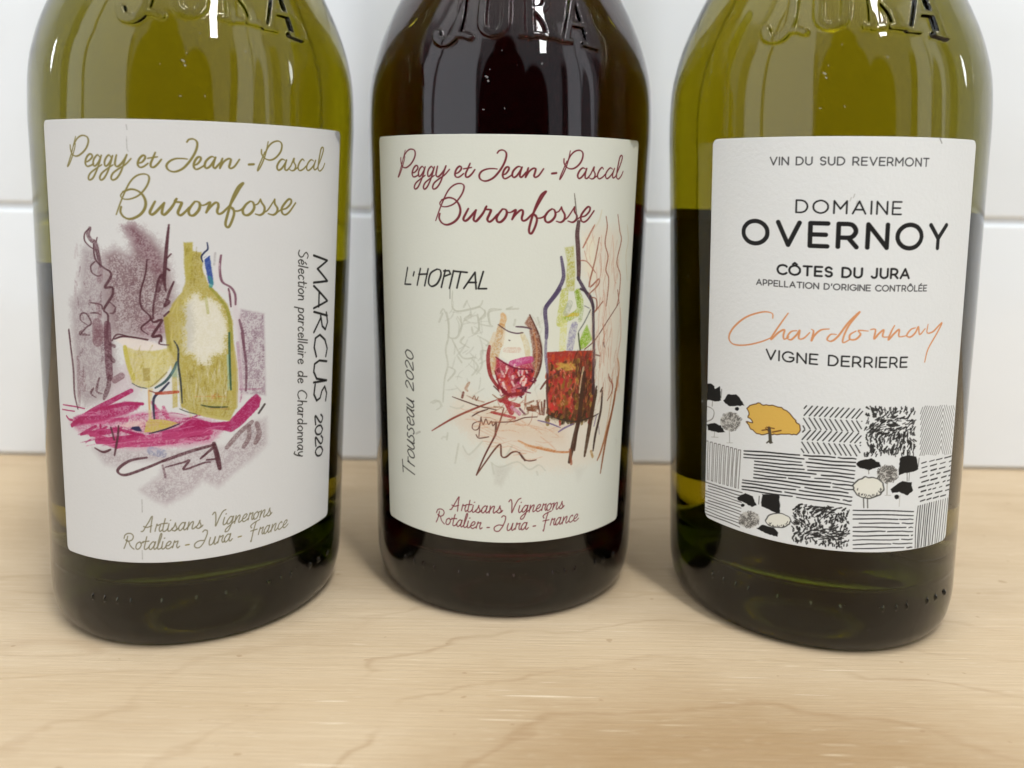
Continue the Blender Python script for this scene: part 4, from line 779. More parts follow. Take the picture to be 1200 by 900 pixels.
s 74 36 46 0.33 0.92 0.15 0.35 1|-227 1614 32 2 25 -7
s 74 36 46 0.38 0.8 0.15 0.35 1|-246 1557 -42 20 3 28 33 4 27 -41 -30 -22 -39 -37
s 74 36 46 0.42 0.7 0.15 0.35 1|-124 1670 28 -24 -9 -26 -18 -2
s 118 82 92 1.25 0.6 0.4 0.2 1|-185 1656 9 -52
f 118 82 92 0.8 0.4 0.4 0|-217 1556 43 9 37 -12 7 -65 -87 -5
s 118 82 92 2.41 0.7 0.35 0.1 1|-192 1564 -2 -77
s 92 50 64 1.71 0.85 0.25 0.2 1|-139 1566 0 -122 3 -124
s 74 36 46 1.01 0.7 0.3 0.5 1|-134 1327 -13 -57 -23 -51
s 74 36 46 1.01 0.7 0.3 0.35 1|-129 1475 22 -8
s 74 36 46 1.17 0.75 0.3 0.35 1|-134 1422 20 -23
s 118 82 92 1.4 0.7 0.3 0.1 1|-111 1309 36 22
s 74 36 46 0.54 0.75 0.3 0.35 1|-192 1314 -18 -61 30 -11
s 74 36 46 0.51 0.75 0.3 0.35 1|-227 1264 -17 -26 29 -16
s 118 82 92 1.56 0.35 0.6 0.2 1|-290 1327 5 -68
s 74 36 46 0.62 0.6 0.3 0.35 1|-240 1511 -56 2 26 21
s 74 36 46 0.58 0.85 0.2 0.35 1|-373 1522 13 -95 10 -93 0 -107 19 -71
s 118 82 92 0.93 0.5 0.5 0.2 1|-316 1400 -1 -126 -4 -101
s 74 36 46 0.71 0.95 0.1 0.6 1|154 2024 -11 -96 -10 -110 -3 -45 6 -49
s 74 36 46 0.29 0.92 0.15 0.35 1|161 1892 -17 -19
s 74 36 46 0.58 0.92 0.15 0.35 1|143 1825 10 -7
s 74 36 46 0.5 0.92 0.15 0.35 1|171 1765 -21 -51 -7 -26 -15 -32
s 74 36 46 0.5 0.9 0.15 0.35 1|132 1688 18 -13 -19 -23
s 74 36 46 0.42 0.92 0.15 0.35 1|125 1799 -19 -20 -14 -65 -12 -65 -2 -53
s 74 36 46 0.92 0.7 0.3 0.35 1|118 1792 -16 -65
s 74 36 46 0.38 0.95 0.05 0.35 1|57 1866 -9 -68 -24 -84 3 -65 41 -49 -45 -46 31 -30
s 74 36 46 0.54 0.95 0.05 0.35 1|68 1600 12 -19 37 8 -44 -72 36 3 4 -28
s 74 36 46 0.38 0.92 0.15 0.35 1|148 1629 -21 -20
s 74 36 46 0.38 0.95 0.15 0.35 1|-117 1492 28 30 63 -10 80 -10
s 74 36 46 0.38 0.92 0.15 0.35 1|-370 1527 8 -56
s 74 36 46 0.43 0.95 0.05 0.35 1|-104 1500 40 13 63 -4 52 -11
s 74 36 46 0.35 0.9 0.15 0.35 1|77 1510 36 3 -10 -31 42 -7
s 74 36 46 0.64 0.9 0.15 0.2 1|34 950 -77 -15 -57 -36 -8 -24 38 -10 94 33 84 34
s 74 36 46 0.76 0.9 0.25 0.2 1|108 932 127 40 109 21
s 74 36 46 0.47 0.85 0.15 0.35 1|121 903 78 18 29 7 -25 -41 86 23 36 2
s 74 36 46 0.58 0.9 0.15 0.35 1|280 933 37 30 27 16 14 -50 -51 -5
s 74 36 46 1.05 0.92 0.15 0.3 1|340 999 15 -60 12 -64
s 74 36 46 0.52 0.9 0.15 0.35 1|-98 1095 -7 -55 -19 -84
s 74 36 46 0.47 0.92 0.15 0.35 1|-138 1085 15 -55
s 74 36 46 0.58 0.92 0.15 0.35 1|-232 981 46 -15 42 15
s 74 36 46 0.47 0.6 0.3 0.35 1|108 911 12 -57
s 112 84 88 1.05 0.75 0.3 0.2 1|400 972 56 59 64 47
s 112 84 88 1.05 0.75 0.3 0.2 1|507 1057 -2 -53 -24 -40
s 112 84 88 1.17 0.75 0.3 0.2 1|545 1068 13 -54 -18 -41
s 60 50 50 0.47 0.9 0.1 0.4 1|585 1154 -30 -38
s 110 120 160 2.33 0.5 0.6 0.2 1|54 983 55 -15
s 150 140 144 0.35 0.5 0.5 0.5 1|494 1028 18 -13
s 150 140 144 0.35 0.5 0.5 0.5 1|525 1025 11 -10
s 150 140 144 0.35 0.5 0.5 0.5 1|584 1020 -19 -9
s 150 140 144 0.35 0.5 0.5 0.5 1|471 1085 -3 -14
s 150 140 144 0.35 0.5 0.5 0.5 1|528 1030 -10 -9
s 150 140 144 0.35 0.5 0.5 0.5 1|536 948 2 -11
s 150 140 144 0.35 0.5 0.5 0.5 1|547 1021 -11 -6
s 150 140 144 0.35 0.5 0.5 0.5 1|543 965 6 -18
s 150 140 144 0.35 0.5 0.5 0.5 1|502 1052 18 -17
s 150 140 144 0.35 0.5 0.5 0.5 1|517 968 12 -19
s 150 140 144 0.35 0.5 0.5 0.5 1|452 1015 -14 -22
s 150 140 144 0.35 0.5 0.5 0.5 1|464 973 -9 -13
s 150 140 144 0.35 0.5 0.5 0.5 1|445 1033 -12 -3
s 150 140 144 0.35 0.5 0.5 0.5 1|532 1039 -10 -10
s 150 140 144 0.35 0.5 0.5 0.5 1|486 1026 6 -21
s 150 140 144 0.35 0.5 0.5 0.5 1|465 962 14 -9
s 150 140 144 0.35 0.5 0.5 0.5 1|553 949 12 -10
s 150 140 144 0.35 0.5 0.5 0.5 1|554 987 -20 -2
s 150 140 144 0.35 0.5 0.5 0.5 1|577 979 -10 -5
s 150 140 144 0.35 0.5 0.5 0.5 1|425 1062 10 -15
s 150 140 144 0.35 0.5 0.5 0.5 1|427 971 11 -10
s 150 140 144 0.35 0.5 0.5 0.5 1|565 988 12 -24
s 150 140 144 0.35 0.5 0.5 0.5 1|566 963 14 -12
s 150 140 144 0.35 0.5 0.5 0.5 1|527 1006 10 -18
s 120 118 114 0.17 0.6 0.3 0.6 1|-20 2467 3 -22
s 120 118 114 0.17 0.6 0.3 0.6 1|-20 2415 1 -53 7 -15
s 120 118 114 0.17 0.6 0.3 0.6 1|7 751 0 -61
s 120 118 114 0.17 0.6 0.3 0.6 1|2 505 0 -42
"""
ART_B = """
s 105 28 38 0.28 0.97 0 0.3 1|-569 2404 -12 -32 -16 -40 -19 -40 -12 -23 11 8 19 32 19 40 7 23
s 105 28 38 0.39 0.97 0 0.3 1|-585 2364 24 31 29 14 28 -6 5 -23 -14 -28 -24 -23 -30 -13 -26 7 -10 24 -1 20
s 105 28 38 0.42 0.97 0 0.3 1|-522 2289 20 5 19 18 -2 13 -13 0 -15 -16 -8 -23 9 -16 21 4 15 9
s 105 28 38 0.39 0.97 0 0.3 1|-442 2312 -11 10 -15 -10 -10 -20 2 -19 11 2 15 17 15 28
s 105 28 38 0.39 0.97 0 0.3 1|-435 2320 -11 -34 -19 -40 -19 -29 -18 -8 -5 11 12 20 30 20 29 18
s 105 28 38 0.39 0.97 0 0.3 1|-387 2312 -10 10 -14 -10 -9 -20 2 -18 10 1 14 17 14 28
s 105 28 38 0.39 0.97 0 0.3 1|-380 2320 -11 -34 -17 -39 -18 -29 -16 -9 -5 12 11 20 28 20 27 17
s 105 28 38 0.42 0.97 0 0.3 1|-362 2323 -5 -20 -4 -22 10 -10 16 10 20 23 10 21
s 105 28 38 0.39 0.97 0 0.3 1|-315 2325 -14 -38 -16 -40 -20 -28 -20 -9 -6 11 10 20 27 20 32 20 26 27
s 105 28 38 0.42 0.97 0 0.3 1|-267 2287 18 6 15 17 -2 12 -10 0 -14 -15 -7 -23 7 -13 17 1 21 16
s 105 28 38 0.42 0.97 0 0.3 1|-189 2338 -12 -28 -10 -22 2 -16 13 1 17 15 14 20
s 105 28 38 0.32 0.97 0 0.3 1|-222 2311 40 7
s 105 28 38 0.42 0.97 0 0.3 1|-56 2389 10 12 19 2 14 -14 -2 -27 -13 -33 -22 -34 -27 -28 -34 -14 -25 8 -7 19 12 20 25 11 28 3 22 -2
s 105 28 38 0.42 0.97 0 0.3 1|-29 2285 15 5 14 20 -1 12 -11 -1 -12 -17 -5 -22 7 -15 14 2 24 16
s 105 28 38 0.42 0.97 0 0.3 1|61 2322 -13 4 -13 -7 -14 -17 -4 -19 8 -10 13 7 14 20 12 23
s 105 28 38 0.42 0.97 0 0.3 1|64 2323 -8 -26 -2 -17 6 -6 11 9 12 16
s 105 28 38 0.42 0.97 0 0.3 1|94 2320 -6 -23 -7 -23
s 105 28 38 0.42 0.97 0 0.3 1|83 2275 16 28 19 15 12 -2 -3 -18 -4 -16 7 -7 17 10 22 32
s 105 28 38 0.53 0.97 0 0.3 1|212 2295 22 3
s 105 28 38 0.28 0.97 0 0.3 1|304 2408 -6 -34 -13 -45 -17 -39 -15 -23 4 17 14 34 16 39
s 105 28 38 0.39 0.97 0 0.3 1|288 2346 17 37 24 23 28 6 17 -13 -2 -28 -15 -26 -25 -20 -25 -5 -22 9 -12 19 -1 20
s 105 28 38 0.42 0.97 0 0.3 1|392 2322 -16 4 -17 -14 -10 -23 7 -15 16 7 19 23 9 20
s 105 28 38 0.39 0.97 0 0.3 1|400 2324 -8 -31 2 -17 13 1 17 19
s 105 28 38 0.39 0.97 0 0.3 1|424 2296 11 20 9 16 -2 -16 10 -19 -6 -19 -16 -5 -12 5
s 105 28 38 0.32 0.97 0 0.3 1|446 2278 16 9
s 105 28 38 0.39 0.97 0 0.3 1|504 2324 -9 8 -17 -15 -11 -26 10 -16 22 7 19 16
s 105 28 38 0.39 0.97 0 0.3 1|569 2325 -17 6 -20 -15 -12 -23 9 -16 17 6 24 22 13 24
s 105 28 38 0.39 0.97 0 0.3 1|583 2329 -12 -32 5 -16 17 7
s 105 28 38 0.39 0.97 0 0.3 1|593 2288 20 33 18 35 11 30 -6 11 -14 -9 -11 -38 -8 -41 -1 -23 15 -10 22 16 15 24
s 105 28 38 0.35 0.97 0 0.3 1|-374 2054 19 47 23 51 28 51 31 28 33 9 20 -11 -5 -30 -21 -34 -27 -26 -37 -14 -29 1 -11 14 11 17
s 105 28 38 0.53 0.97 0 0.3 1|-339 2157 35 12 31 -5 24 -22 11 -33 -9 -34 -26 -26 -37 -14 -29 9 -15 23 4 22
s 105 28 38 0.53 0.97 0 0.3 1|-197 2117 -13 -24 -12 -25 7 -11 17 8 26 29 14 17
s 105 28 38 0.53 0.97 0 0.3 1|-158 2111 -8 -28 -3 -20 12 -6 20 21 16 22 15 30
s 105 28 38 0.53 0.97 0 0.3 1|-106 2130 -6 -13 19 -2 9 -4 -8 -21 -9 -22 9 -13 17 10 23 27
s 105 28 38 0.53 0.97 0 0.3 1|-28 2118 -17 -22 -11 -22 6 -18 17 1 19 20 8 23 -6 16 -14 3
s 105 28 38 0.35 0.97 0 0.3 1|-8 2108 13 -6 14 4
s 105 28 38 0.49 0.97 0 0.3 1|19 2106 18 9 -8 -23 -9 -23
s 105 28 38 0.49 0.97 0 0.3 1|20 2069 16 23 22 21 12 1 2 -16 -5 -22 6 -13 17 5 19 19 18 18
s 105 28 38 0.49 0.97 0 0.3 1|127 2105 20 39 22 39 15 23 -7 -2 -17 -16 -19 -39 -16 -45 -13 -44 -8 -39 4 -19 11 2 14 28 9 34 -5 22 -8 5 14 -15 23 1 24 16
s 105 28 38 0.53 0.97 0 0.3 1|216 2122 -19 -14 -15 -25 5 -22 17 -4 21 15 11 22 -6 22 -13 7
s 105 28 38 0.32 0.97 0 0.3 1|233 2104 20 7 13 21
s 105 28 38 0.49 0.97 0 0.3 1|266 2132 5 -15 14 -23 -3 -25 -18 -12 -22 5
s 105 28 38 0.32 0.97 0 0.3 1|282 2069 21 14 34 50
s 105 28 38 0.49 0.97 0 0.3 1|337 2133 1 -22 14 -22 -4 -20 -19 -12 -25 6
s 105 28 38 0.32 0.97 0 0.3 1|350 2069 24 15
s 105 28 38 0.49 0.97 0 0.3 1|374 2083 27 6 24 22 3 19 -14 3 -21 -19 -17 -25 2 -23 17 -8 24 14 35 42
s 105 28 38 0.27 0.88 0 0 0|-296 582 1 0 1 0 2 0 3 1 3 3 3 6 5 7 5 8 5 9 4 7 5 8 5 9 5 8 4 6 2 2 1 -2 -1 -5 -1 -8 -2 -9 -1 -8 -1 -9 -1 -10 -1 -10 -1 -9 -1 -6
s 105 28 38 0.27 0.88 0 0 0|-284 607 2 -1 3 -1 4 -1 4 -1 4 0 4 1 5 2 6 2 4 2 3 1
s 105 28 38 0.27 0.88 0 0 0|-229 585 1 5 2 7 2 9 2 7 2 5 0 1 1 -1 0 -3 1 -2 1 -1 3 1 3 1 3 2 3 1 2 0 -1 -3 -1 -4 -2 -5 -2 -5 -1 -4 1 -3 0 -3 1 -3 1 -2 1 -2 2 1 2 1 3 3 2 2 1 1
s 105 28 38 0.27 0.88 0 0 0|-181 644 -2 -7 -2 -11 -3 -13 -3 -11 -1 -9 -1 -5 1 -3 1 -1 1 -1 2 0 2 0 3 1 3 1 2 2 3 2 1 2 2 2 1 2 1 1 1 2
s 105 28 38 0.27 0.88 0 0 0|-200 620 30 3
s 105 28 38 0.27 0.88 0 0 0|-163 620 -1 -4 -1 -6 -2 -6 -1 -5 -1 -5 0 -3 1 -3 1 -2 1 -2 2 -1 2 1 2 1 2 1 3 2 2 2 1 1 1 2 2 2 1 2 0 1
s 105 28 38 0.27 0.88 0 0 0|-157 636 2 1
s 105 28 38 0.27 0.88 0 0 0|-150 591 2 2 2 3 3 3 2 4 2 3 2 3 1 4 2 4 1 3 0 2 1 0 0 -1 0 -2 -1 -3 1 -3 1 -3 1 -3 2 -4 1 -4 0 -3 0 -3 -2 -3 -2 -2 -3 -2 -2 -2 -3 0 -2 1 -3 1 -3 1 -1 1
s 105 28 38 0.27 0.88 0 0 0|-136 584 1 1 3 1 3 2 2 1 2 2 2 1 2 2 1 2 1 1 1 1
s 105 28 38 0.27 0.88 0 0 0|-88 618 -2 1 -2 2 -3 1 -3 0 -2 0 -3 -3 -4 -3 -4 -5 -3 -4 -2 -4 -1 -3 0 -4 0 -4 0 -3 1 -2 1 -1 2 -1 2 0 3 0 2 2 3 3 3 3 3 5 3 4 3 4 1 4 1 4 1 3 1 3 0 2
s 105 28 38 0.27 0.88 0 0 0|-87 622 -1 -4 -2 -6 -2 -7 -2 -6 0 -5 0 -3 1 -2 1 -2 2 -1 1 0 2 1 2 2 2 2 3 3 1 1
s 105 28 38 0.27 0.88 0 0 0|-70 623 -7 -37
s 105 28 38 0.27 0.88 0 0 0|-76 594 1 3 3 5 3 5 3 5 3 4 3 2 2 3 3 1 2 1 2 0 1 0 1 -1 0 -1 0 -2 0 -3 -1 -3 -2 -5 -1 -5 -2 -5 0 -4 0 -2 1 -2 1 -2 1 -1 2 0 2 2 3 2 3 3 3 2 2 2
s 105 28 38 0.27 0.88 0 0 0|-37 595 2 2 2 3 3 3 2 4 3 3 1 3 2 4 1 4 1 3 1 2 0 0 0 -1 0 -2 0 -3 0 -3 1 -3 2 -4 1 -3 2 -4 0 -4 -1 -2 -2 -3 -2 -3 -3 -1 -2 -2 -2 0 -3 1 -3 1 -2 1 -2 1
s 105 28 38 0.27 0.88 0 0 0|-23 588 2 1 2 1 3 2 2 1 3 1 1 2 2 2 1 1 1 2 1 1
s 105 28 38 0.27 0.88 0 0 0|28 648 1 2 2 3 2 3 2 2 1 1 2 0 1 0 1 -1 1 -3 1 -3 1 -5 1 -6 0 -7 0 -8 0 -6 0 -7 0 -8 -1 -8 0 -5 1 -1 2 3 3 7 4 9 3 9 4 8 3 7 4 7 3 6 4 6 3 4 3 3 3 2 3 1 3 1 2 1
s 105 28 38 0.27 0.88 0 0 0|86 627 -1 -4 -1 -5 -2 -6 -1 -6 -1 -4 0 -4 1 -2 1 -3 1 -1 1 -1 2 0 2 1 2 2 3 1 1 2 2 2 1 2 1 2 1 1 1 2
s 105 28 38 0.27 0.88 0 0 0|93 643 1 1
s 105 28 38 0.27 0.88 0 0 0|127 624 -1 1 -2 1 -3 1 -2 1 -3 -1 -3 -2 -3 -4 -3 -4 -3 -4 -3 -4 -1 -3 0 -4 0 -3 0 -2 1 -2 1 -2 2 0 2 -1 2 1 2 1 3 2 3 4 3 4 3 4 2 3 2 4 2 4 1 3 1 3 0 2
s 105 28 38 0.27 0.88 0 0 0|130 627 -1 -5 -1 -7 -2 -8 -3 -8 -2 -8 -2 -7 -3 -6 -3 -7 -3 -6 -3 -4 -3 -3 -4 -2 -3 0 -4 0 -1 1 -1 1 0 3 1 3 2 4 2 3 3 3 5 4 4 3 5 3 4 4 4 3 5 3 3 3 4 3 2 1
s 105 28 38 0.27 0.88 0 0 0|144 627 -7 -36
s 105 28 38 0.27 0.88 0 0 0|138 599 1 3 3 4 3 6 3 5 3 3 2 3 3 2 2 1 2 1 2 1 1 -1 0 -1 1 -1 0 -2 -1 -3 -1 -3 -1 -5 -2 -5 -1 -5 -1 -3 0 -3 1 -2 1 -2 1 0 2 0 2 1 3 2 3 3 3 2 1 2
s 105 28 38 0.27 0.88 0 0 0|177 606 2 0 2 1 3 0 3 1 3 1 2 2 3 3 2 3 2 3 0 2 0 2 -1 2 -1 1 -2 1 -2 0 -2 -1 -2 -1 -3 -2 -2 -2 -2 -3 -2 -3 -1 -3 -2 -4 -1 -3 0 -4 0 -2 1 -3 2 -2 1 -2 2 -1 2 -1 3 1 2 0 3 1 2 2 3 1 2 2 3 2 2 2 2 1
s 105 28 38 0.27 0.88 0 0 0|206 595 1 5 2 8 2 8 2 7 2 5 1 1 0 -1 0 -2 1 -3 1 -1 2 1 3 1 4 2 2 1 2 0 -1 -3 -1 -4 -2 -5 -2 -5 -1 -4 0 -3 1 -3 1 -3 1 -2 1 -2 1 1 2 1 3 2 2 2 1 2
s 105 28 38 0.27 0.88 0 0 0|254 628 -2 -1 -3 -1 -3 -2 -3 -2 -3 -3 -2 -3 -2 -4 -1 -4 -1 -4 0 -3 0 -3 1 -2 2 -2 1 -1 2 -1 2 0 3 1 3 1 2 2 3 2 2 3 2 3 2 4 1 4 0 3 0 3 -1 3 -2 3 -2 2 -1 2
s 105 28 38 0.27 0.88 0 0 0|258 622 12 3
s 105 28 38 0.27 0.88 0 0 0|276 628 -8 -36
s 105 28 38 0.27 0.88 0 0 0|269 599 2 4 3 4 3 5 3 5 2 4 3 3 2 2 3 1 2 1 1 0 1 0 1 -1 0 -1 0 -2 0 -3 -1 -3 -1 -5 -2 -5 -2 -5 0 -3 0 -3 1 -2 1 -2 1 -1 2 0 2 1 3 3 3 2 2 3 2 2
s 105 28 38 0.27 0.88 0 0 0|306 600 2 2 2 2 2 4 3 3 2 3 2 4 1 4 1 3 1 3 1 2 0 0 0 -1 0 -2 0 -3 0 -3 1 -3 1 -3 2 -4 1 -4 0 -4 -1 -2 -2 -3 -2 -2 -2 -2 -2 -1 -3 -1 -2 1 -3 1 -2 1 -1 1
s 105 28 38 0.27 0.88 0 0 0|319 593 1 0 2 1 3 2 2 1 3 1 1 2 2 2 1 1 1 2 1 1
s 105 28 38 0.27 0.88 0 0 0|-360 561 -1 -5 -2 -6 -1 -7 -2 -8 -2 -6 -3 -7 -2 -6 -3 -6 -3 -5 -2 -4
s 105 28 38 0.27 0.88 0 0 0|-379 550 1 3 1 4 2 4 2 4 2 3 4 3 5 2 5 1 5 1 4 0 4 -1 4 -1 4 -3 3 -3 1 -3 1 -3 -1 -5 -1 -4 -3 -4 -2 -4 -4 -2 -4 -3 -5 -2 -5 -1 -4 0 -3 0 -3 2 -3 2 -1 2 -1 1 2 0 3 -1 3 -2 4 -2 3 -2 2 -4 2 -4 1 -5 2 -5 2 -4 4 -4 3 -3 4 -3 3 -3 3 -1
s 105 28 38 0.27 0.88 0 0 0|-300 535 -2 -1 -3 -1 -3 -2 -3 -2 -3 -2 -2 -3 -2 -4 -1 -5 -1 -4 -1 -3 1 -2 1 -3 1 -2 2 -1 2 -1 2 1 3 0 3 1 2 2 3 2 2 3 2 3 2 4 1 4 1 3 -1 4 -1 3 -2 2 -1 3 -2 1
s 105 28 38 0.27 0.88 0 0 0|-296 530 13 2
s 105 28 38 0.27 0.88 0 0 0|-265 560 -3 -7 -3 -11 -3 -12 -3 -12 -2 -8 0 -5 0 -3 1 -1 2 -1 1 -1 2 0 3 1 3 2 2 1 3 2 1 2 2 2 1 2 1 1 1 2
s 105 28 38 0.27 0.88 0 0 0|-285 537 29 2
s 105 28 38 0.27 0.88 0 0 0|-227 532 -1 0 -2 2 -3 1 -2 1 -3 -1 -3 -2 -4 -4 -3 -4 -3 -4 -3 -4 -1 -3 0 -4 -1 -3 1 -3 1 -3 1 -1 1 -1 3 0 2 0 2 2 3 2 3 4 4 4 3 4 2 4 2 4 1 4 1 3 0 3 1 2
s 105 28 38 0.27 0.88 0 0 0|-225 535 -2 -4 -2 -6 -2 -6 -1 -7 -1 -4 0 -3 0 -3 2 -2 1 -1 1 0 2 1 2 2 3 2 2 2 1 2
s 105 28 38 0.27 0.88 0 0 0|-217 506 2 5 3 7 3 9 4 8 2 7 3 7 2 6 2 6 1 5 1 4 0 2 -1 2 -1 1 -2 -1 -1 -2 -2 -3 -2 -6 -2 -7 -2 -7 -2 -7 -2 -6 -1 -8 -2 -7 -1 -6 -1 -5 0 -4 1 -3 0 -2 1 -1 2 -1 1 0 3 0 2 2 3 1 2 1 2 2 1 2 2 2 1 2 0 1
s 105 28 38 0.27 0.88 0 0 0|-190 535 -1 -4 -1 -5 -2 -6 -1 -6 -1 -4 0 -4 0 -2 1 -3 1 -1 2 -1 2 0 2 1 2 1 2 2 2 2 2 1 1 2 1 2 1 2 1 1
s 105 28 38 0.27 0.88 0 0 0|-183 551 2 1
s 105 28 38 0.27 0.88 0 0 0|-176 513 2 1 3 0 3 0 3 1 3 1 2 2 3 3 2 3 2 3 1 2 -1 2 -1 2 -1 1 -2 1 -2 0 -2 -1 -2 -1 -3 -2 -2 -2 -2 -3 -2 -3 -2 -3 -1 -4 -1 -3 -1 -3 1 -3 1 -3 1 -2 2 -2 2 -1 2 -1 2 1 3 0 2 2 3 1 2 1 3 2 3 2 2 2 2 1
s 105 28 38 0.27 0.88 0 0 0|-146 502 1 5 2 8 3 8 2 7 2 5 1 1 0 -1 0 -3 1 -2 1 -1 2 1 3 1 4 2 2 1 2 -1 0 -2 -2 -4 -2 -5 -2 -5 -1 -4 0 -3 1 -4 0 -3 1 -2 1 -1 2 0 2 2 3 2 2 2 1 1
s 105 28 38 0.3 0.95 0 0 0|-87 510 12 1
s 105 28 38 0.27 0.88 0 0 0|-9 567 1 2 1 1 2 2 2 2 2 1 2 0 3 -1 3 -1 3 -1 1 -2 1 -4 0 -3 -1 -5 -1 -5 -1 -5 -2 -6 -3 -7 -3 -7 -3 -7 -4 -6 -4 -6 -4 -5 -4 -5 -4 -4 -5 -2 -4 -1 -5 0 -4 1 -4 2 -3 2 -1 3 -1 3 0 4 0 3 2 3 2 3 4 3 4 2 5 3 4 1 5 1 6 0 6 -1 6 0 3 -1
s 105 28 38 0.27 0.88 0 0 0|27 534 -1 -4 -2 -6 -2 -7 -1 -6 0 -5 0 -3 1 -2 1 -2 1 -1 2 0 2 0 3 1 3 2 3 3 3 3 2 5 3 6 2 7 2 6 2 4
s 105 28 38 0.27 0.88 0 0 0|51 535 -1 -4 -2 -7 -1 -7 -2 -6 0 -5 0 -3 1 -2 1 -2 2 0 1 0 2 1 3 2 3 3 2 3 2 1
s 105 28 38 0.27 0.88 0 0 0|63 503 2 5 2 7 2 9 2 7 1 5 1 1 1 -1 0 -3 1 -2 1 -1 3 1 3 1 3 2 3 1 2 0 0 -3 -2 -4 -2 -5 -2 -5 0 -4 0 -3 0 -3 1 -3 1 -2 1 -1 2 0 3 1 2 3 2 2 2 1
s 105 28 38 0.27 0.88 0 0 0|125 534 -1 1 -2 1 -3 1 -3 1 -3 -1 -3 -2 -4 -4 -3 -4 -3 -5 -3 -4 -1 -3 0 -4 0 -3 0 -3 1 -2 1 -2 2 -1 3 0 2 1 3 1 2 3 4 4 3 4 3 5 2 3 2 4 1 4 1 3 1 3 0 2
s 105 28 38 0.27 0.88 0 0 0|127 537 -1 -4 -2 -6 -2 -6 -2 -6 -1 -5 1 -3 0 -3 2 -1 1 -1 2 -1 2 1 2 2 2 3 2 2 2 1
s 105 28 38 0.3 0.95 0 0 0|161 516 13 1
s 105 28 38 0.27 0.88 0 0 0|220 554 -1 1 -2 2 -1 3 -1 3 0 2 2 3 3 2 3 3 4 2 5 2 5 3 7 2 7 2 6 2 4 1
s 105 28 38 0.27 0.88 0 0 0|243 580 -2 -6 -3 -8 -3 -9 -3 -10 -2 -9 -2 -10 -3 -12 -2 -11 -1 -10 -2 -6 -1 -3 -1 0 0 2 -1 2 0 1
s 105 28 38 0.27 0.88 0 0 0|215 539 34 3
s 105 28 38 0.27 0.88 0 0 0|257 513 1 5 3 7 2 9 2 7 2 4 1 2 0 -2 0 -2 1 -2 1 -1 3 0 3 2 3 2 3 1 2 -1 -1 -2 -1 -4 -2 -5 -2 -5 -1 -4 0 -3 1 -4 0 -3 1 -2 2 -1 1 0 3 2 2 2 2 2 2 1
s 105 28 38 0.27 0.88 0 0 0|317 542 -1 1 -2 2 -3 1 -3 1 -2 -1 -4 -2 -3 -4 -4 -4 -3 -4 -2 -4 -2 -4 0 -3 0 -4 0 -3 1 -2 1 -2 2 0 2 -1 3 1 2 1 3 3 3 4 4 4 3 4 2 4 2 4 1 4 1 3 1 3 0 2
s 105 28 38 0.27 0.88 0 0 0|319 546 -1 -4 -2 -6 -2 -6 -2 -7 -1 -4 0 -4 1 -2 1 -2 1 -1 2 0 2 1 2 2 3 2 2 2 1 2
s 105 28 38 0.27 0.88 0 0 0|336 546 -8 -36
s 105 28 38 0.27 0.88 0 0 0|329 517 2 4 2 4 4 5 3 5 3 4 2 3 3 2 3 1 2 1 1 0 2 0 0 -1 1 -1 -1 -2 0 -3 -1 -3 -1 -5 -2 -5 -2 -5 0 -3 0 -3 0 -2 2 -2 1 0 2 -1 2 2 3 2 3 3 3 2 2 2
s 105 28 38 0.27 0.88 0 0 0|393 541 0 1 -1 2 -1 2 -1 1 -2 0 -2 -1 -3 -2 -3 -2 -3 -3 -2 -3 -2 -3 -1 -4 -1 -3 -1 -4 0 -3 0 -2 2 -2 1 -2 2 -1 2 -1 2 0 2 0 2 1 3 1 2 1 3 1 3 2 3 2 3 2 2 2
s 105 28 38 0.27 0.88 0 0 0|401 525 2 1 3 0 3 0 3 1 3 1 3 3 2 2 3 3 1 3 1 3 0 1 -1 2 -2 1 -2 1 -2 0 -2 0 -2 -2 -3 -2 -2 -2 -2 -3 -2 -2 -2 -4 -1 -4 -1 -3 -1 -3 1 -3 1 -3 1 -2 2 -2 2 -1 2 0 3 0 2 1 3 1 3 1 2 2 3 2 3 2 2 2 2 1
s 18 17 17 0.45 0.95 0 0.2 0|-563 1806 -23 -88 45 3
s 18 17 17 0.45 0.95 0 0.2 0|-515 1787 -7 -20
s 18 17 17 0.45 0.95 0 0.2 0|-472 1807 -23 -86
s 18 17 17 0.45 0.95 0 0.2 0|-422 1809 -23 -87
s 18 17 17 0.45 0.95 0 0.2 0|-483 1777 56 6
s 18 17 17 0.45 0.95 0 0.2 1|-368 1811 -39 -24 -13 -47 19 -18 33 16 22 40 -3 28 -19 5
s 18 17 17 0.45 0.95 0 0.2 0|-320 1809 -23 -88
s 18 17 17 0.45 0.95 0 0.2 0|-329 1804 30 3 8 -16 -33 -13
s 18 17 17 0.45 0.95 0 0.2 0|-274 1808 -23 -89
s 18 17 17 0.45 0.95 0 0.2 0|-268 1806 66 -3
s 18 17 17 0.45 0.95 0 0.2 0|-236 1804 -20 -81
s 18 17 17 0.45 0.95 0 0.2 0|-219 1723 58 82 6 -82
s 18 17 17 0.45 0.95 0 0.2 0|-196 1753 41 2
s 18 17 17 0.45 0.95 0 0.2 0|-119 1810 -25 -86 42 2
s 120 120 112 0.21 0.8 0 0.5 1|-294 1719 0 -51
s 45 44 42 0.34 1 0 0 0|-625 715 -5 65
s 45 44 42 0.34 1 0 0 0|-627 748 97 -26
s 45 44 42 0.34 1 0 0 0|-584 781 54 -15
s 45 44 42 0.34 1 0 0 0|-560 773 -3 2 -4 3 -5 4 -5 3 -3 3 -1 4 0 4 0 3 1 3 0 3
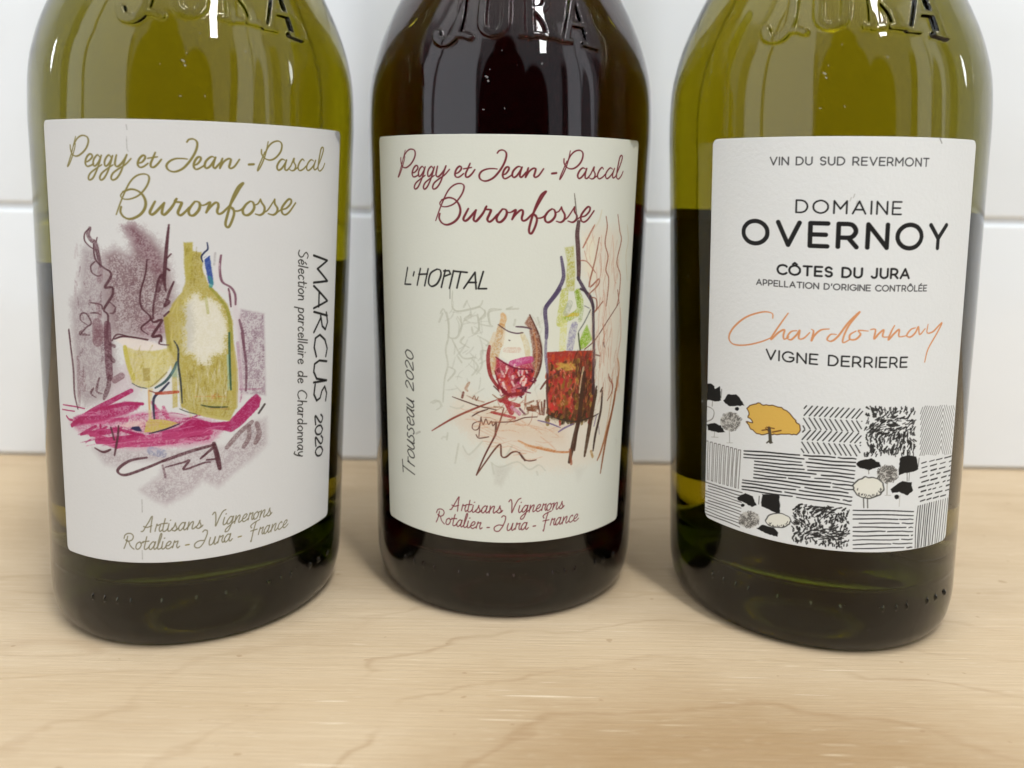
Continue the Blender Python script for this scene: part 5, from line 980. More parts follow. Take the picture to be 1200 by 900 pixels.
s 45 44 42 0.34 1 0 0 0|-584 835 3 -4 3 -4 4 -6 5 -5 4 -4 5 -2 6 -1 5 -1 5 0 4 1 4 1 3 2 2 3 1 3 0 3 -1 4 -2 5 -4 5 -3 4 -5 3 -5 3 -5 2 -6 1 -6 1 -5 0 -3 -2 -3 -3 -2 -4 -2 -3 -2 -2
s 45 44 42 0.34 1 0 0 0|-584 866 6 -2 8 -3 10 -3 8 -2 7 -1 5 0 4 2 3 2 2 2 1 3 0 3 -1 3 -2 4 -4 4 -5 3 -7 4 -9 4 -10 4 -9 3 -7 2
s 45 44 42 0.34 1 0 0 0|-584 898 8 -1 10 -3 12 -3 11 -3 7 -1 4 0 2 1 0 2 0 2 0 1
s 45 44 42 0.34 1 0 0 0|-580 936 0 -1 -2 -3 -1 -3 -1 -3 0 -3 2 -3 3 -3 3 -2 3 -2 3 -1 3 2 3 3 3 3 3 3 3 2 4 1 3 0 4 0 4 -1 2 -2 3 -2 2 -4 2 -3 1 -3 0 -3 0 -3 -1 -2 -1 -2 -2 -1 -1 -1
s 45 44 42 0.34 1 0 0 0|-580 975 0 -2 -2 -2 -1 -3 -1 -4 0 -2 2 -3 3 -3 3 -2 3 -2 3 -1 3 2 3 3 3 3 3 3 3 2 4 1 3 0 4 0 4 -2 2 -1 3 -3 2 -3 2 -3 1 -4 0 -2 0 -3 -1 -2 -1 -2 -2 -1 -1 -2
s 45 44 42 0.34 1 0 0 0|-558 986 0 5 -1 7 -1 8 -2 7 -2 5 -3 2 -4 0 -4 0 -4 -2 -3 -2 -1 -2 0 -3 0 -4 1 -4 2 -3 3 -4 5 -3 4 -4 6 -3 4 -2 5 -1 6 0 5 1 5 1 3 1 3 2 1 2 1 3 0 2 -1 3 -1 4 -2 3 -3 4 -2 3 -2 3
s 45 44 42 0.34 1 0 0 0|-580 1068 -1 -2 -1 -3 -2 -4 -1 -5 1 -4 3 -4 5 -4 5 -5 6 -4 5 -3 6 -1 6 -1 6 -1 5 1 3 1 3 1 1 2 1 3 -1 3 -2 4 -3 4 -6 4 -6 5 -7 4 -6 4 -5 2 -6 3 -5 1 -4 2 -4 1
s 45 44 42 0.34 1 0 0 0|-584 1072 7 -2 9 -3 11 -3 10 -2 7 -2 5 0 2 1 2 2 1 1 0 1
s 45 44 42 0.34 1 0 0 0|-584 1088 6 -2 8 -3 10 -3 9 -2 6 -2 5 1 4 1 3 2 3 3 0 2 0 3 -1 4 -2 4 -4 3 -5 4 -7 4 -9 4 -10 3 -9 4 -7 2
s 45 44 42 0.34 1 0 0 0|-584 1120 8 -2 10 -3 12 -2 11 -3 7 -1 4 0 2 1 0 2 0 1 0 1
s 45 44 42 0.34 1 0 0 0|-578 1177 -2 2 -3 4 -4 3 -3 5 -2 3 0 4 1 4 2 4 2 3 2 3 3 1 3 0 3 0 4 -1 4 -4 7 -7 8 -11 9 -11 7 -9 5 -3 2 4 0 8 -1 12 -2 10 -1 7
s 45 44 42 0.34 1 0 0 0|-592 1254 3 -4 2 -5 4 -5 4 -6 4 -3 6 -3 6 -2 7 -1 6 -1 5 1 5 1 4 2 3 3 3 4 0 4 0 4 -3 5 -3 5 -4 4 -5 4 -5 3 -6 2 -7 2 -6 1 -6 0 -4 -2 -4 -3 -4 -4 -2 -4 -3 -2
s 45 44 42 0.34 1 0 0 0|-578 1284 -2 2 -3 3 -4 4 -3 4 -2 4 0 4 1 4 2 4 2 3 2 2 3 1 3 1 3 0 4 -2 4 -3 7 -7 8 -11 9 -11 7 -9 5 -3 2 3 0 9 -1 11 -2 11 -1 7
s 45 44 42 0.34 1 0 0 0|-592 1360 3 -3 2 -5 4 -6 4 -5 4 -4 6 -2 6 -2 7 -2 6 0 5 0 5 2 4 2 3 3 3 4 0 3 0 4 -3 5 -3 5 -4 5 -5 4 -5 3 -6 2 -7 2 -6 1 -6 -1 -4 -1 -4 -4 -4 -4 -2 -3 -3 -3
f 216 206 190 0.8 2.2 0.2 0|386 2003 115 42 143 -32 42 -407 25 -463 -81 -77 -26 -240 -244 -33 -289 37 -212 111 -142 119 0 73 64 86 122 -72 221 32 59 41 326 -29 -23 491 -82 106
f 208 194 178 0.6 2 0.25 0|-283 1060 230 60 240 -45 162 -28 6 -149 -225 18 -271 54
f 228 222 190 0.5 1.5 0.2 0|396 1975 71 -2 10 -203 -56 17
f 206 184 158 0.5 1.6 0.3 0|-112 1147 179 -83 249 -43 3 -74 -251 29 -194 53
s 182 184 170 0.47 0.75 0.25 0.3 1|-313 1597 12 -53 -3 -76 -15 -62 12 -75 -19 -78 -10 -117
s 182 184 170 0.47 0.75 0.25 0.3 1|-283 1626 30 -20 63 12 55 16
s 182 184 170 0.47 0.75 0.25 0.3 1|-236 1580 6 -48 -23 -55 -36 -9 -18 16
s 182 184 170 0.47 0.75 0.25 0.3 1|-146 1596 8 -69 -29 -29 -9 32
s 182 184 170 0.47 0.75 0.25 0.3 1|-26 1625 -60 -5 1 -65 12 -16 -61 9
s 182 184 170 0.47 0.75 0.25 0.3 1|-110 1618 0 -29 -35 -25
s 182 184 170 0.47 0.75 0.25 0.3 1|-283 1464 30 -52 35 -41 63 10
s 182 184 170 0.47 0.75 0.25 0.3 1|-178 1374 35 -41 -31 -45
s 182 184 170 0.47 0.75 0.25 0.3 1|-100 1416 -28 -7 7 -64 -28 -48
s 182 184 170 0.47 0.75 0.25 0.3 1|-218 1479 -17 -28 46 -24
s 182 184 170 0.47 0.75 0.25 0.3 1|-337 1589 -20 -44
s 182 184 170 0.47 0.75 0.25 0.3 1|-301 1321 36 -19 -42 -53
s 182 184 170 0.47 0.75 0.25 0.3 1|-253 1379 24 -30
s 182 184 170 0.47 0.75 0.25 0.3 1|44 1574 -5 -27
s 182 184 170 0.47 0.75 0.25 0.3 1|0 1626 59 4
s 182 184 170 0.47 0.75 0.25 0.3 1|-179 1594 -34 -23 23 -15
s 182 184 170 0.47 0.75 0.25 0.3 1|-145 1489 56 -30 -11 -17
s 182 184 170 0.47 0.75 0.25 0.3 1|158 1584 13 -48
s 182 184 170 0.4 0.75 0.25 0.3 1|-280 1706 -1 -80 28 -19 63 13 55 19 14 27
s 182 184 170 0.4 0.75 0.25 0.3 1|-135 1634 28 -26 -27 -33
s 182 184 170 0.4 0.75 0.25 0.3 1|-202 1662 -17 -32
s 182 184 170 0.4 0.75 0.25 0.3 1|-350 1588 19 24 24 -53 6 -70
s 182 184 170 0.4 0.75 0.25 0.3 1|-253 1579 23 -36 -17 -50
s 182 184 170 0.4 0.75 0.25 0.3 1|-218 1560 67 30 12 -74
s 182 184 170 0.4 0.75 0.25 0.3 1|-85 1555 -6 53 59 15
s 182 184 170 0.4 0.75 0.25 0.3 1|0 1627 27 11
s 182 184 170 0.44 0.6 0.25 0.3 1|-399 1122 40 17 20 -25
s 182 184 170 0.44 0.6 0.25 0.3 1|-295 1119 48 -6 30 19
s 182 184 170 0.44 0.6 0.25 0.3 1|-246 931 -19 -102
s 182 184 170 0.44 0.6 0.25 0.3 1|-222 923 35 -41 69 71
s 182 184 170 0.44 0.6 0.25 0.3 1|-308 979 -6 -34
s 182 184 170 0.44 0.6 0.25 0.3 1|-72 851 51 -25 90 28 63 -41 52 20 36 -31
s 182 184 170 0.44 0.6 0.25 0.3 1|-66 846 12 -55
s 182 184 170 0.44 0.6 0.25 0.3 1|173 800 6 -17
s 182 184 170 0.44 0.6 0.25 0.3 1|7 881 32 55
f 185 184 174 0.6 0.9 0.3 0|-55 830 90 2 -21 -56 -28 -50 -34 16
f 205 200 188 0.5 1 0.3 0|-246 909 71 -37 57 81 -28 -79 -41 -25
f 196 196 186 0.5 1 0.3 0|389 801 80 -13 -51 -69
s 182 184 170 0.43 0.5 0.25 0.3 1|-313 959 -21 -3 -10 -10
s 182 184 170 0.38 0.6 0.25 0.3 1|-412 1123 38 18 26 -27 -27 -22
s 150 150 140 0.49 0.6 0.25 0.3 1|-515 944 28 14
f 214 216 200 0.8 0.7 0.1 0|245 1687 171 -7 54 -55 15 -220 -268 13 -9 190
f 168 166 72 0.9 0.25 0.45 0|290 1932 51 7 15 -133 -2 -94 -53 2 5 146
s 182 186 88 2.01 0.85 0.5 0.15 1|298 1708 -10 -91 -10 -63
s 148 168 52 1.58 0.85 0.5 0.15 1|373 1711 19 -53 -11 -51 -43 -24 -38 -15
s 200 170 50 0.93 0.85 0.5 0.15 1|311 1593 67 -1
s 206 206 132 1.65 0.85 0.5 0.15 1|299 1553 -4 -133
s 142 138 166 1.87 0.85 0.5 0.15 1|361 1538 -13 -51 -9 -63
s 170 176 160 1.44 0.85 0.5 0.15 1|329 1650 -18 -45
s 160 175 120 1.08 0.85 0.5 0.15 1|404 1629 -11 -64
f 122 164 24 0.92 0.2 0.4 0|437 1539 40 -80 -42 -40 -35 -9 -10 39 20 45
s 60 70 40 0.4 0.9 0.2 0 1|386 1496 6 -41 9 -45
s 105 108 104 0.36 0.85 0.2 0 1|457 1611 -35 -59 -35 -47
s 100 100 110 0.32 0.7 0 0 1|418 1634 30 -14
s 120 150 30 1.26 0.8 0.4 0 1|366 1705 19 -68
f 150 44 32 0.97 0.1 0.12 0|214 1410 117 1 159 -11 14 -223 2 -134 -111 -3 -97 18 -72 32 -12 161
f 92 46 26 0.75 1.2 0.2 0|383 1403 105 -10 14 -351 -125 8
f 78 60 26 0.7 1 0.2 0|221 1125 278 -28 -9 -71 -248 37
f 140 100 40 0.55 1.2 0.3 0|256 1372 127 13 -16 -104 -85 24
f 110 70 28 0.6 0.8 0.3 0|287 1287 29 -2 7 -176 -35 3
s 160 140 60 0.88 0.8 0.2 0.3 1|384 1130 8 -20
s 130 96 32 0.46 0.8 0.2 0.3 1|225 1242 2 -20
s 196 96 60 0.78 0.8 0.2 0.3 1|335 1314 -6 -12
s 150 40 36 0.81 0.8 0.2 0.3 1|318 1338 4 -11
s 130 96 32 0.41 0.8 0.2 0.3 1|254 1186 -5 -21
s 120 96 40 0.68 0.8 0.2 0.3 1|431 1045 -2 -22
s 160 140 60 0.6 0.8 0.2 0.3 1|391 1324 -4 -21
s 130 96 32 0.82 0.8 0.2 0.3 1|222 1261 -3 -13
s 70 36 20 0.82 0.8 0.2 0.3 1|371 1184 -2 -12
s 182 60 40 0.54 0.8 0.2 0.3 1|339 1288 0 -11
s 150 40 34 0.59 0.8 0.2 0.3 1|482 1041 -7 -18
s 150 44 40 0.5 0.8 0.2 0.3 1|361 1397 -5 -21
s 50 36 20 0.53 0.8 0.2 0.3 1|426 1056 1 -21
s 150 40 36 0.42 0.8 0.2 0.3 1|338 1190 5 -21
s 150 44 40 0.58 0.8 0.2 0.3 1|467 1358 3 -22
s 96 56 26 0.81 0.8 0.2 0.3 1|470 1192 4 -14
s 96 56 26 0.43 0.8 0.2 0.3 1|385 1137 8 -12
s 60 34 20 0.58 0.8 0.2 0.3 1|489 1194 -7 -18
s 130 96 32 0.42 0.8 0.2 0.3 1|283 1172 -6 -20
s 130 96 32 0.47 0.8 0.2 0.3 1|350 1099 8 -18
s 110 80 30 0.84 0.8 0.2 0.3 1|458 1241 0 -11
s 196 96 60 0.64 0.8 0.2 0.3 1|292 1243 6 -22
s 182 60 40 0.87 0.8 0.2 0.3 1|347 1138 -3 -14
s 196 96 60 0.66 0.8 0.2 0.3 1|249 1113 8 -18
s 150 44 40 0.59 0.8 0.2 0.3 1|298 1373 5 -21
s 160 140 60 0.56 0.8 0.2 0.3 1|432 1112 2 -9
s 150 40 36 0.76 0.8 0.2 0.3 1|365 1159 1 -19
s 120 96 40 0.68 0.8 0.2 0.3 1|298 1065 1 -10
s 182 60 40 0.75 0.8 0.2 0.3 1|283 1165 -3 -15
s 190 44 44 0.58 0.8 0.2 0.3 1|305 1306 5 -20
s 150 40 34 0.67 0.8 0.2 0.3 1|451 1075 9 -23
s 150 40 36 0.55 0.8 0.2 0.3 1|350 1341 -2 -20
s 182 60 40 0.7 0.8 0.2 0.3 1|239 1168 -4 -19
s 150 60 34 0.54 0.8 0.2 0.3 1|391 1246 2 -21
s 150 60 34 0.52 0.8 0.2 0.3 1|485 1318 0 -18
s 84 44 22 0.49 0.8 0.2 0.3 1|400 1169 9 -23
s 110 80 30 0.62 0.8 0.2 0.3 1|451 1352 1 -16
s 98 46 22 0.87 0.8 0.2 0.3 1|309 1166 2 -12
s 190 44 44 0.76 0.8 0.2 0.3 1|217 1264 6 -20
s 50 36 20 0.58 0.8 0.2 0.3 1|366 1051 -5 -16
s 120 96 40 0.73 0.8 0.2 0.3 1|376 1052 -1 -20
s 196 96 60 0.51 0.8 0.2 0.3 1|307 1353 -1 -15
s 150 44 40 0.69 0.8 0.2 0.3 1|246 1375 -6 -10
s 70 36 20 0.62 0.8 0.2 0.3 1|373 1349 6 -17
s 60 34 20 0.9 0.8 0.2 0.3 1|485 1209 9 -15
s 96 56 26 0.53 0.8 0.2 0.3 1|467 1174 5 -14
s 150 40 34 0.42 0.8 0.2 0.3 1|228 1070 6 -11
s 50 36 20 0.61 0.8 0.2 0.3 1|398 1048 -7 -9
s 130 96 32 0.53 0.8 0.2 0.3 1|342 1200 7 -20
s 190 44 44 0.65 0.8 0.2 0.3 1|281 1350 -3 -16
s 160 140 60 0.47 0.8 0.2 0.3 1|388 1180 7 -10
s 196 96 60 0.64 0.8 0.2 0.3 1|292 1151 -3 -16
s 196 96 60 0.69 0.8 0.2 0.3 1|313 1136 -5 -9
s 160 140 60 0.8 0.8 0.2 0.3 1|392 1359 1 -9
s 70 36 20 0.84 0.8 0.2 0.3 1|328 1196 8 -18
s 160 140 60 0.56 0.8 0.2 0.3 1|443 1220 7 -12
s 150 44 40 0.74 0.8 0.2 0.3 1|432 1370 6 -17
s 130 96 32 0.66 0.8 0.2 0.3 1|336 1290 1 -16
s 196 96 60 0.78 0.8 0.2 0.3 1|297 1350 1 -10
s 150 44 40 0.62 0.8 0.2 0.3 1|280 1375 7 -13
s 182 60 40 0.52 0.8 0.2 0.3 1|234 1263 -6 -19
s 120 96 40 0.63 0.8 0.2 0.3 1|394 1052 9 -19
s 150 40 36 0.43 0.8 0.2 0.3 1|260 1340 -4 -16
s 98 46 22 0.46 0.8 0.2 0.3 1|243 1272 -2 -16
s 98 46 22 0.71 0.8 0.2 0.3 1|321 1179 -1 -13
s 70 50 22 0.7 0.8 0.2 0.3 1|350 1062 -5 -12
s 150 60 34 0.44 0.8 0.2 0.3 1|392 1293 2 -12
s 190 44 44 0.52 0.8 0.2 0.3 1|281 1107 1 -11
s 130 96 32 0.58 0.8 0.2 0.3 1|315 1139 -5 -9
s 180 48 28 0.6 0.8 0.2 0.3 1|359 1387 1 -14
s 70 50 22 0.84 0.8 0.2 0.3 1|343 1054 1 -14
s 110 80 30 0.87 0.8 0.2 0.3 1|474 1234 5 -11
s 70 36 20 0.52 0.8 0.2 0.3 1|340 1326 2 -14
s 190 44 44 0.77 0.8 0.2 0.3 1|304 1184 5 -14
s 70 36 20 0.67 0.8 0.2 0.3 1|306 1298 0 -20
s 70 36 20 0.42 0.8 0.2 0.3 1|373 1192 -5 -9
s 182 60 40 0.79 0.8 0.2 0.3 1|261 1337 6 -16
s 196 96 60 0.64 0.8 0.2 0.3 1|218 1241 6 -13
s 98 46 22 0.85 0.8 0.2 0.3 1|268 1172 -2 -13
s 190 44 44 0.75 0.8 0.2 0.3 1|253 1316 5 -18
s 50 36 20 0.42 0.8 0.2 0.3 1|230 1087 -2 -9
s 130 96 32 0.55 0.8 0.2 0.3 1|340 1096 -5 -17
s 110 80 30 0.7 0.8 0.2 0.3 1|399 1133 -7 -18
s 160 140 60 0.64 0.8 0.2 0.3 1|392 1174 -2 -12
s 70 36 20 0.49 0.8 0.2 0.3 1|292 1142 0 -19
s 190 70 30 0.64 0.8 0.2 0.3 1|265 1391 3 -13
s 130 96 32 0.91 0.8 0.2 0.3 1|336 1157 -6 -16
s 98 46 22 0.82 0.8 0.2 0.3 1|349 1275 4 -12
s 70 36 20 0.61 0.8 0.2 0.3 1|240 1239 -3 -9
s 182 60 40 0.85 0.8 0.2 0.3 1|230 1317 0 -17
s 160 140 60 0.68 0.8 0.2 0.3 1|471 1320 1 -15
s 98 46 22 0.49 0.8 0.2 0.3 1|237 1296 -5 -21
s 196 96 60 0.65 0.8 0.2 0.3 1|239 1147 -6 -16
s 70 36 20 0.79 0.8 0.2 0.3 1|364 1264 -5 -8
s 70 50 22 0.8 0.8 0.2 0.3 1|405 1073 -5 -15
s 130 96 32 0.53 0.8 0.2 0.3 1|283 1261 -5 -9
s 196 96 60 0.66 0.8 0.2 0.3 1|238 1255 3 -13
s 150 40 36 0.45 0.8 0.2 0.3 1|283 1153 -3 -13
s 150 40 36 0.55 0.8 0.2 0.3 1|323 1290 4 -9
s 84 44 22 0.74 0.8 0.2 0.3 1|467 1343 0 -20
s 160 140 60 0.82 0.8 0.2 0.3 1|483 1123 -1 -10
s 190 44 44 0.75 0.8 0.2 0.3 1|361 1285 -5 -12
s 150 44 40 0.43 0.8 0.2 0.3 1|284 1383 1 -10
s 150 40 36 0.41 0.8 0.2 0.3 1|249 1280 -3 -21
s 130 96 32 0.7 0.8 0.2 0.3 1|348 1356 -2 -9
s 84 44 22 0.73 0.8 0.2 0.3 1|443 1129 -3 -17
s 182 60 40 0.57 0.8 0.2 0.3 1|257 1133 4 -11
s 60 34 20 0.75 0.8 0.2 0.3 1|465 1223 -5 -9
s 182 60 40 0.82 0.8 0.2 0.3 1|258 1238 1 -11
s 180 48 28 0.77 0.8 0.2 0.3 1|319 1384 6 -12
s 130 96 32 0.69 0.8 0.2 0.3 1|307 1237 -3 -11
s 130 96 32 0.82 0.8 0.2 0.3 1|312 1134 -2 -20
s 150 40 34 0.83 0.8 0.2 0.3 1|398 1068 -1 -11
s 190 70 30 0.87 0.8 0.2 0.3 1|337 1388 -5 -17
s 190 44 44 0.68 0.8 0.2 0.3 1|271 1120 0 -15
s 70 36 20 0.7 0.8 0.2 0.3 1|237 1337 -6 -15
s 190 44 44 0.67 0.8 0.2 0.3 1|263 1267 3 -16
s 70 36 20 0.82 0.8 0.2 0.3 1|347 1205 0 -22
s 160 140 60 0.62 0.8 0.2 0.3 1|472 1137 -7 -10
s 180 48 28 0.45 0.8 0.2 0.3 1|470 1383 -3 -9
s 150 40 36 0.9 0.8 0.2 0.3 1|309 1196 7 -15
s 70 50 22 0.9 0.8 0.2 0.3 1|226 1076 -6 -10
s 150 40 36 0.72 0.8 0.2 0.3 1|292 1279 5 -19
s 98 46 22 0.68 0.8 0.2 0.3 1|270 1221 -3 -21
s 190 70 30 0.86 0.8 0.2 0.3 1|311 1403 -4 -17
s 60 34 20 0.86 0.8 0.2 0.3 1|467 1167 -3 -20
s 70 50 22 0.54 0.8 0.2 0.3 1|407 1039 -4 -12
s 70 50 22 0.52 0.8 0.2 0.3 1|386 1073 3 -19
s 150 40 36 0.61 0.8 0.2 0.3 1|234 1206 3 -16
s 196 96 60 0.55 0.8 0.2 0.3 1|276 1233 6 -13
s 150 40 34 0.69 0.8 0.2 0.3 1|383 1048 -7 -9
s 130 96 32 0.81 0.8 0.2 0.3 1|370 1333 -2 -10
s 180 48 28 0.57 0.8 0.2 0.3 1|296 1377 6 -21
s 110 80 30 0.81 0.8 0.2 0.3 1|449 1158 7 -18
s 180 48 28 0.59 0.8 0.2 0.3 1|434 1394 -6 -13
s 60 34 20 0.82 0.8 0.2 0.3 1|421 1187 5 -21
s 70 50 22 0.5 0.8 0.2 0.3 1|413 1060 -1 -20
s 70 36 20 0.53 0.8 0.2 0.3 1|296 1343 7 -19
s 84 44 22 0.6 0.8 0.2 0.3 1|473 1220 -5 -16
s 96 56 26 0.79 0.8 0.2 0.3 1|397 1218 8 -10
s 84 44 22 0.79 0.8 0.2 0.3 1|405 1290 6 -23
s 130 96 32 0.76 0.8 0.2 0.3 1|265 1284 -3 -15
s 96 56 26 0.44 0.8 0.2 0.3 1|429 1185 0 -21
s 130 96 32 0.48 0.8 0.2 0.3 1|324 1324 -2 -18
s 60 34 20 0.6 0.8 0.2 0.3 1|483 1187 10 -17
s 180 48 28 0.8 0.8 0.2 0.3 1|464 1358 6 -10
s 150 44 40 0.67 0.8 0.2 0.3 1|303 1398 0 -13
s 150 40 36 0.45 0.8 0.2 0.3 1|228 1330 0 -15
s 150 40 34 0.61 0.8 0.2 0.3 1|294 1062 0 -10
s 150 60 34 0.72 0.8 0.2 0.3 1|424 1237 8 -18
s 182 60 40 0.85 0.8 0.2 0.3 1|366 1322 5 -14
s 70 50 22 0.86 0.8 0.2 0.3 1|446 1059 10 -21
s 182 60 40 0.59 0.8 0.2 0.3 1|258 1127 5 -10
s 130 96 32 0.75 0.8 0.2 0.3 1|314 1335 0 -12
s 182 60 40 0.42 0.8 0.2 0.3 1|245 1347 -6 -17
s 70 36 20 0.9 0.8 0.2 0.3 1|317 1350 -6 -19
s 130 96 32 0.72 0.8 0.2 0.3 1|368 1351 -6 -13
s 98 46 22 0.6 0.8 0.2 0.3 1|225 1118 -3 -18
s 150 60 34 0.69 0.8 0.2 0.3 1|418 1341 7 -22
s 182 60 40 0.65 0.8 0.2 0.3 1|284 1367 -1 -13
s 120 96 40 0.78 0.8 0.2 0.3 1|376 1049 -3 -16
s 70 36 20 0.51 0.8 0.2 0.3 1|251 1235 -6 -8
s 130 96 32 0.66 0.8 0.2 0.3 1|279 1149 4 -10
s 190 44 44 0.63 0.8 0.2 0.3 1|226 1271 4 -16
s 190 44 44 0.7 0.8 0.2 0.3 1|239 1364 1 -13
s 182 60 40 0.88 0.8 0.2 0.3 1|371 1259 -3 -11
s 70 36 20 0.45 0.8 0.2 0.3 1|236 1248 -3 -17
s 190 44 44 0.58 0.8 0.2 0.3 1|355 1106 5 -12
s 130 96 32 0.78 0.8 0.2 0.3 1|346 1198 1 -10
s 50 36 20 0.81 0.8 0.2 0.3 1|251 1090 -3 -12
s 84 44 22 0.73 0.8 0.2 0.3 1|410 1302 3 -15
s 182 60 40 0.71 0.8 0.2 0.3 1|277 1312 6 -21
s 70 50 22 0.83 0.8 0.2 0.3 1|370 1073 -7 -8
s 70 50 22 0.77 0.8 0.2 0.3 1|350 1086 2 -10
s 130 96 32 0.77 0.8 0.2 0.3 1|379 1178 1 -19
s 84 44 22 0.74 0.8 0.2 0.3 1|409 1182 -6 -14
s 84 44 22 0.54 0.8 0.2 0.3 1|463 1128 9 -19
s 182 60 40 0.79 0.8 0.2 0.3 1|318 1294 -2 -9
s 150 40 34 0.54 0.8 0.2 0.3 1|357 1075 -5 -12
s 84 44 22 0.73 0.8 0.2 0.3 1|470 1316 -5 -22
s 182 60 40 0.66 0.8 0.2 0.3 1|330 1216 -5 -10
s 150 60 34 0.63 0.8 0.2 0.3 1|398 1236 -3 -9
s 130 96 32 0.62 0.8 0.2 0.3 1|364 1219 1 -18
s 96 56 26 0.62 0.8 0.2 0.3 1|432 1090 3 -12
s 60 34 20 0.89 0.8 0.2 0.3 1|445 1205 3 -18
s 190 44 44 0.55 0.8 0.2 0.3 1|250 1132 -5 -20
s 150 60 34 0.77 0.8 0.2 0.3 1|413 1331 -1 -17
s 190 44 44 0.55 0.8 0.2 0.3 1|282 1259 6 -13
s 70 50 22 0.42 0.8 0.2 0.3 1|310 1044 -6 -9
s 196 96 60 0.44 0.8 0.2 0.3 1|244 1144 -1 -15
s 50 36 20 0.57 0.8 0.2 0.3 1|332 1064 3 -19
s 180 48 28 0.72 0.8 0.2 0.3 1|304 1377 -4 -12
s 70 36 20 0.54 0.8 0.2 0.3 1|243 1174 1 -15
s 70 50 22 0.87 0.8 0.2 0.3 1|367 1048 -3 -16
s 130 96 32 0.68 0.8 0.2 0.3 1|317 1176 -2 -20
s 190 70 30 0.81 0.8 0.2 0.3 1|247 1388 -2 -16
s 110 80 30 0.65 0.8 0.2 0.3 1|380 1307 4 -13
s 110 80 30 0.89 0.8 0.2 0.3 1|421 1176 2 -15
s 110 80 30 0.45 0.8 0.2 0.3 1|421 1234 -5 -11
s 150 40 36 0.65 0.8 0.2 0.3 1|334 1179 3 -19
s 50 36 20 0.69 0.8 0.2 0.3 1|298 1086 3 -16
s 150 44 40 0.85 0.8 0.2 0.3 1|264 1398 0 -20
s 196 96 60 0.47 0.8 0.2 0.3 1|354 1183 -2 -20
s 150 40 36 0.79 0.8 0.2 0.3 1|324 1254 -5 -17
s 190 70 30 0.55 0.8 0.2 0.3 1|402 1397 8 -15
s 60 34 20 0.66 0.8 0.2 0.3 1|439 1179 -2 -19
s 84 44 22 0.4 0.8 0.2 0.3 1|407 1174 -5 -15
s 96 56 26 0.65 0.8 0.2 0.3 1|433 1113 -7 -15
s 130 96 32 0.83 0.8 0.2 0.3 1|244 1335 6 -12
s 160 140 60 0.88 0.8 0.2 0.3 1|386 1259 7 -18
s 98 46 22 0.63 0.8 0.2 0.3 1|266 1322 4 -15
s 190 44 44 0.82 0.8 0.2 0.3 1|298 1141 2 -17
s 96 56 26 0.62 0.8 0.2 0.3 1|431 1130 1 -9
s 130 96 32 0.63 0.8 0.2 0.3 1|332 1334 -5 -14
s 150 60 34 0.76 0.8 0.2 0.3 1|432 1221 -7 -18
s 196 96 60 0.84 0.8 0.2 0.3 1|377 1231 2 -18
s 150 44 40 0.58 0.8 0.2 0.3 1|371 1392 -4 -9
s 98 46 22 0.42 0.8 0.2 0.3 1|241 1276 -4 -14
s 150 40 36 0.89 0.8 0.2 0.3 1|229 1341 -1 -11
s 110 80 30 0.48 0.8 0.2 0.3 1|463 1140 -5 -21
s 150 60 34 0.84 0.8 0.2 0.3 1|476 1290 5 -19
s 110 80 30 0.62 0.8 0.2 0.3 1|401 1120 8 -20
s 160 140 60 0.51 0.8 0.2 0.3 1|393 1159 5 -19
s 150 40 36 0.68 0.8 0.2 0.3 1|372 1141 5 -12
s 84 44 22 0.82 0.8 0.2 0.3 1|441 1261 4 -15
s 150 60 34 0.46 0.8 0.2 0.3 1|376 1333 -4 -14
s 150 40 36 0.88 0.8 0.2 0.3 1|220 1212 5 -13
s 98 46 22 0.59 0.8 0.2 0.3 1|234 1354 7 -18
s 150 60 34 0.72 0.8 0.2 0.3 1|452 1296 1 -21
s 182 60 40 0.41 0.8 0.2 0.3 1|352 1340 1 -22
s 196 96 60 0.52 0.8 0.2 0.3 1|336 1363 -6 -16
s 84 44 22 0.49 0.8 0.2 0.3 1|394 1183 -6 -13
s 98 46 22 0.47 0.8 0.2 0.3 1|310 1127 -2 -17
s 150 44 40 0.67 0.8 0.2 0.3 1|345 1372 3 -10
s 130 96 32 0.7 0.8 0.2 0.3 1|337 1243 0 -17
s 96 56 26 0.44 0.8 0.2 0.3 1|483 1200 7 -17
s 130 96 32 0.45 0.8 0.2 0.3 1|312 1255 -1 -21
s 70 36 20 0.83 0.8 0.2 0.3 1|301 1330 -6 -13
s 150 44 40 0.52 0.8 0.2 0.3 1|339 1389 6 -10
s 150 40 36 0.67 0.8 0.2 0.3 1|287 1311 6 -16
s 182 60 40 0.78 0.8 0.2 0.3 1|241 1225 -1 -11
s 84 44 22 0.56 0.8 0.2 0.3 1|464 1346 1 -20
s 196 96 60 0.48 0.8 0.2 0.3 1|312 1187 -6 -8
s 196 96 60 0.44 0.8 0.2 0.3 1|296 1201 4 -21
s 190 44 44 0.63 0.8 0.2 0.3 1|239 1184 0 -12
s 196 96 60 0.84 0.8 0.2 0.3 1|295 1155 4 -15
s 84 44 22 0.57 0.8 0.2 0.3 1|446 1168 -5 -15
s 96 56 26 0.89 0.8 0.2 0.3 1|375 1359 -1 -19
s 60 34 20 0.79 0.8 0.2 0.3 1|471 1248 10 -12
s 96 56 26 0.41 0.8 0.2 0.3 1|409 1231 -4 -22
s 110 80 30 0.72 0.8 0.2 0.3 1|394 1284 3 -15
s 98 46 22 0.61 0.8 0.2 0.3 1|331 1300 -4 -11
s 70 50 22 0.56 0.8 0.2 0.3 1|406 1079 7 -20
s 130 96 32 0.5 0.8 0.2 0.3 1|305 1185 6 -10
s 130 96 32 0.91 0.8 0.2 0.3 1|226 1239 -6 -12
s 60 34 20 0.79 0.8 0.2 0.3 1|423 1315 -7 -17
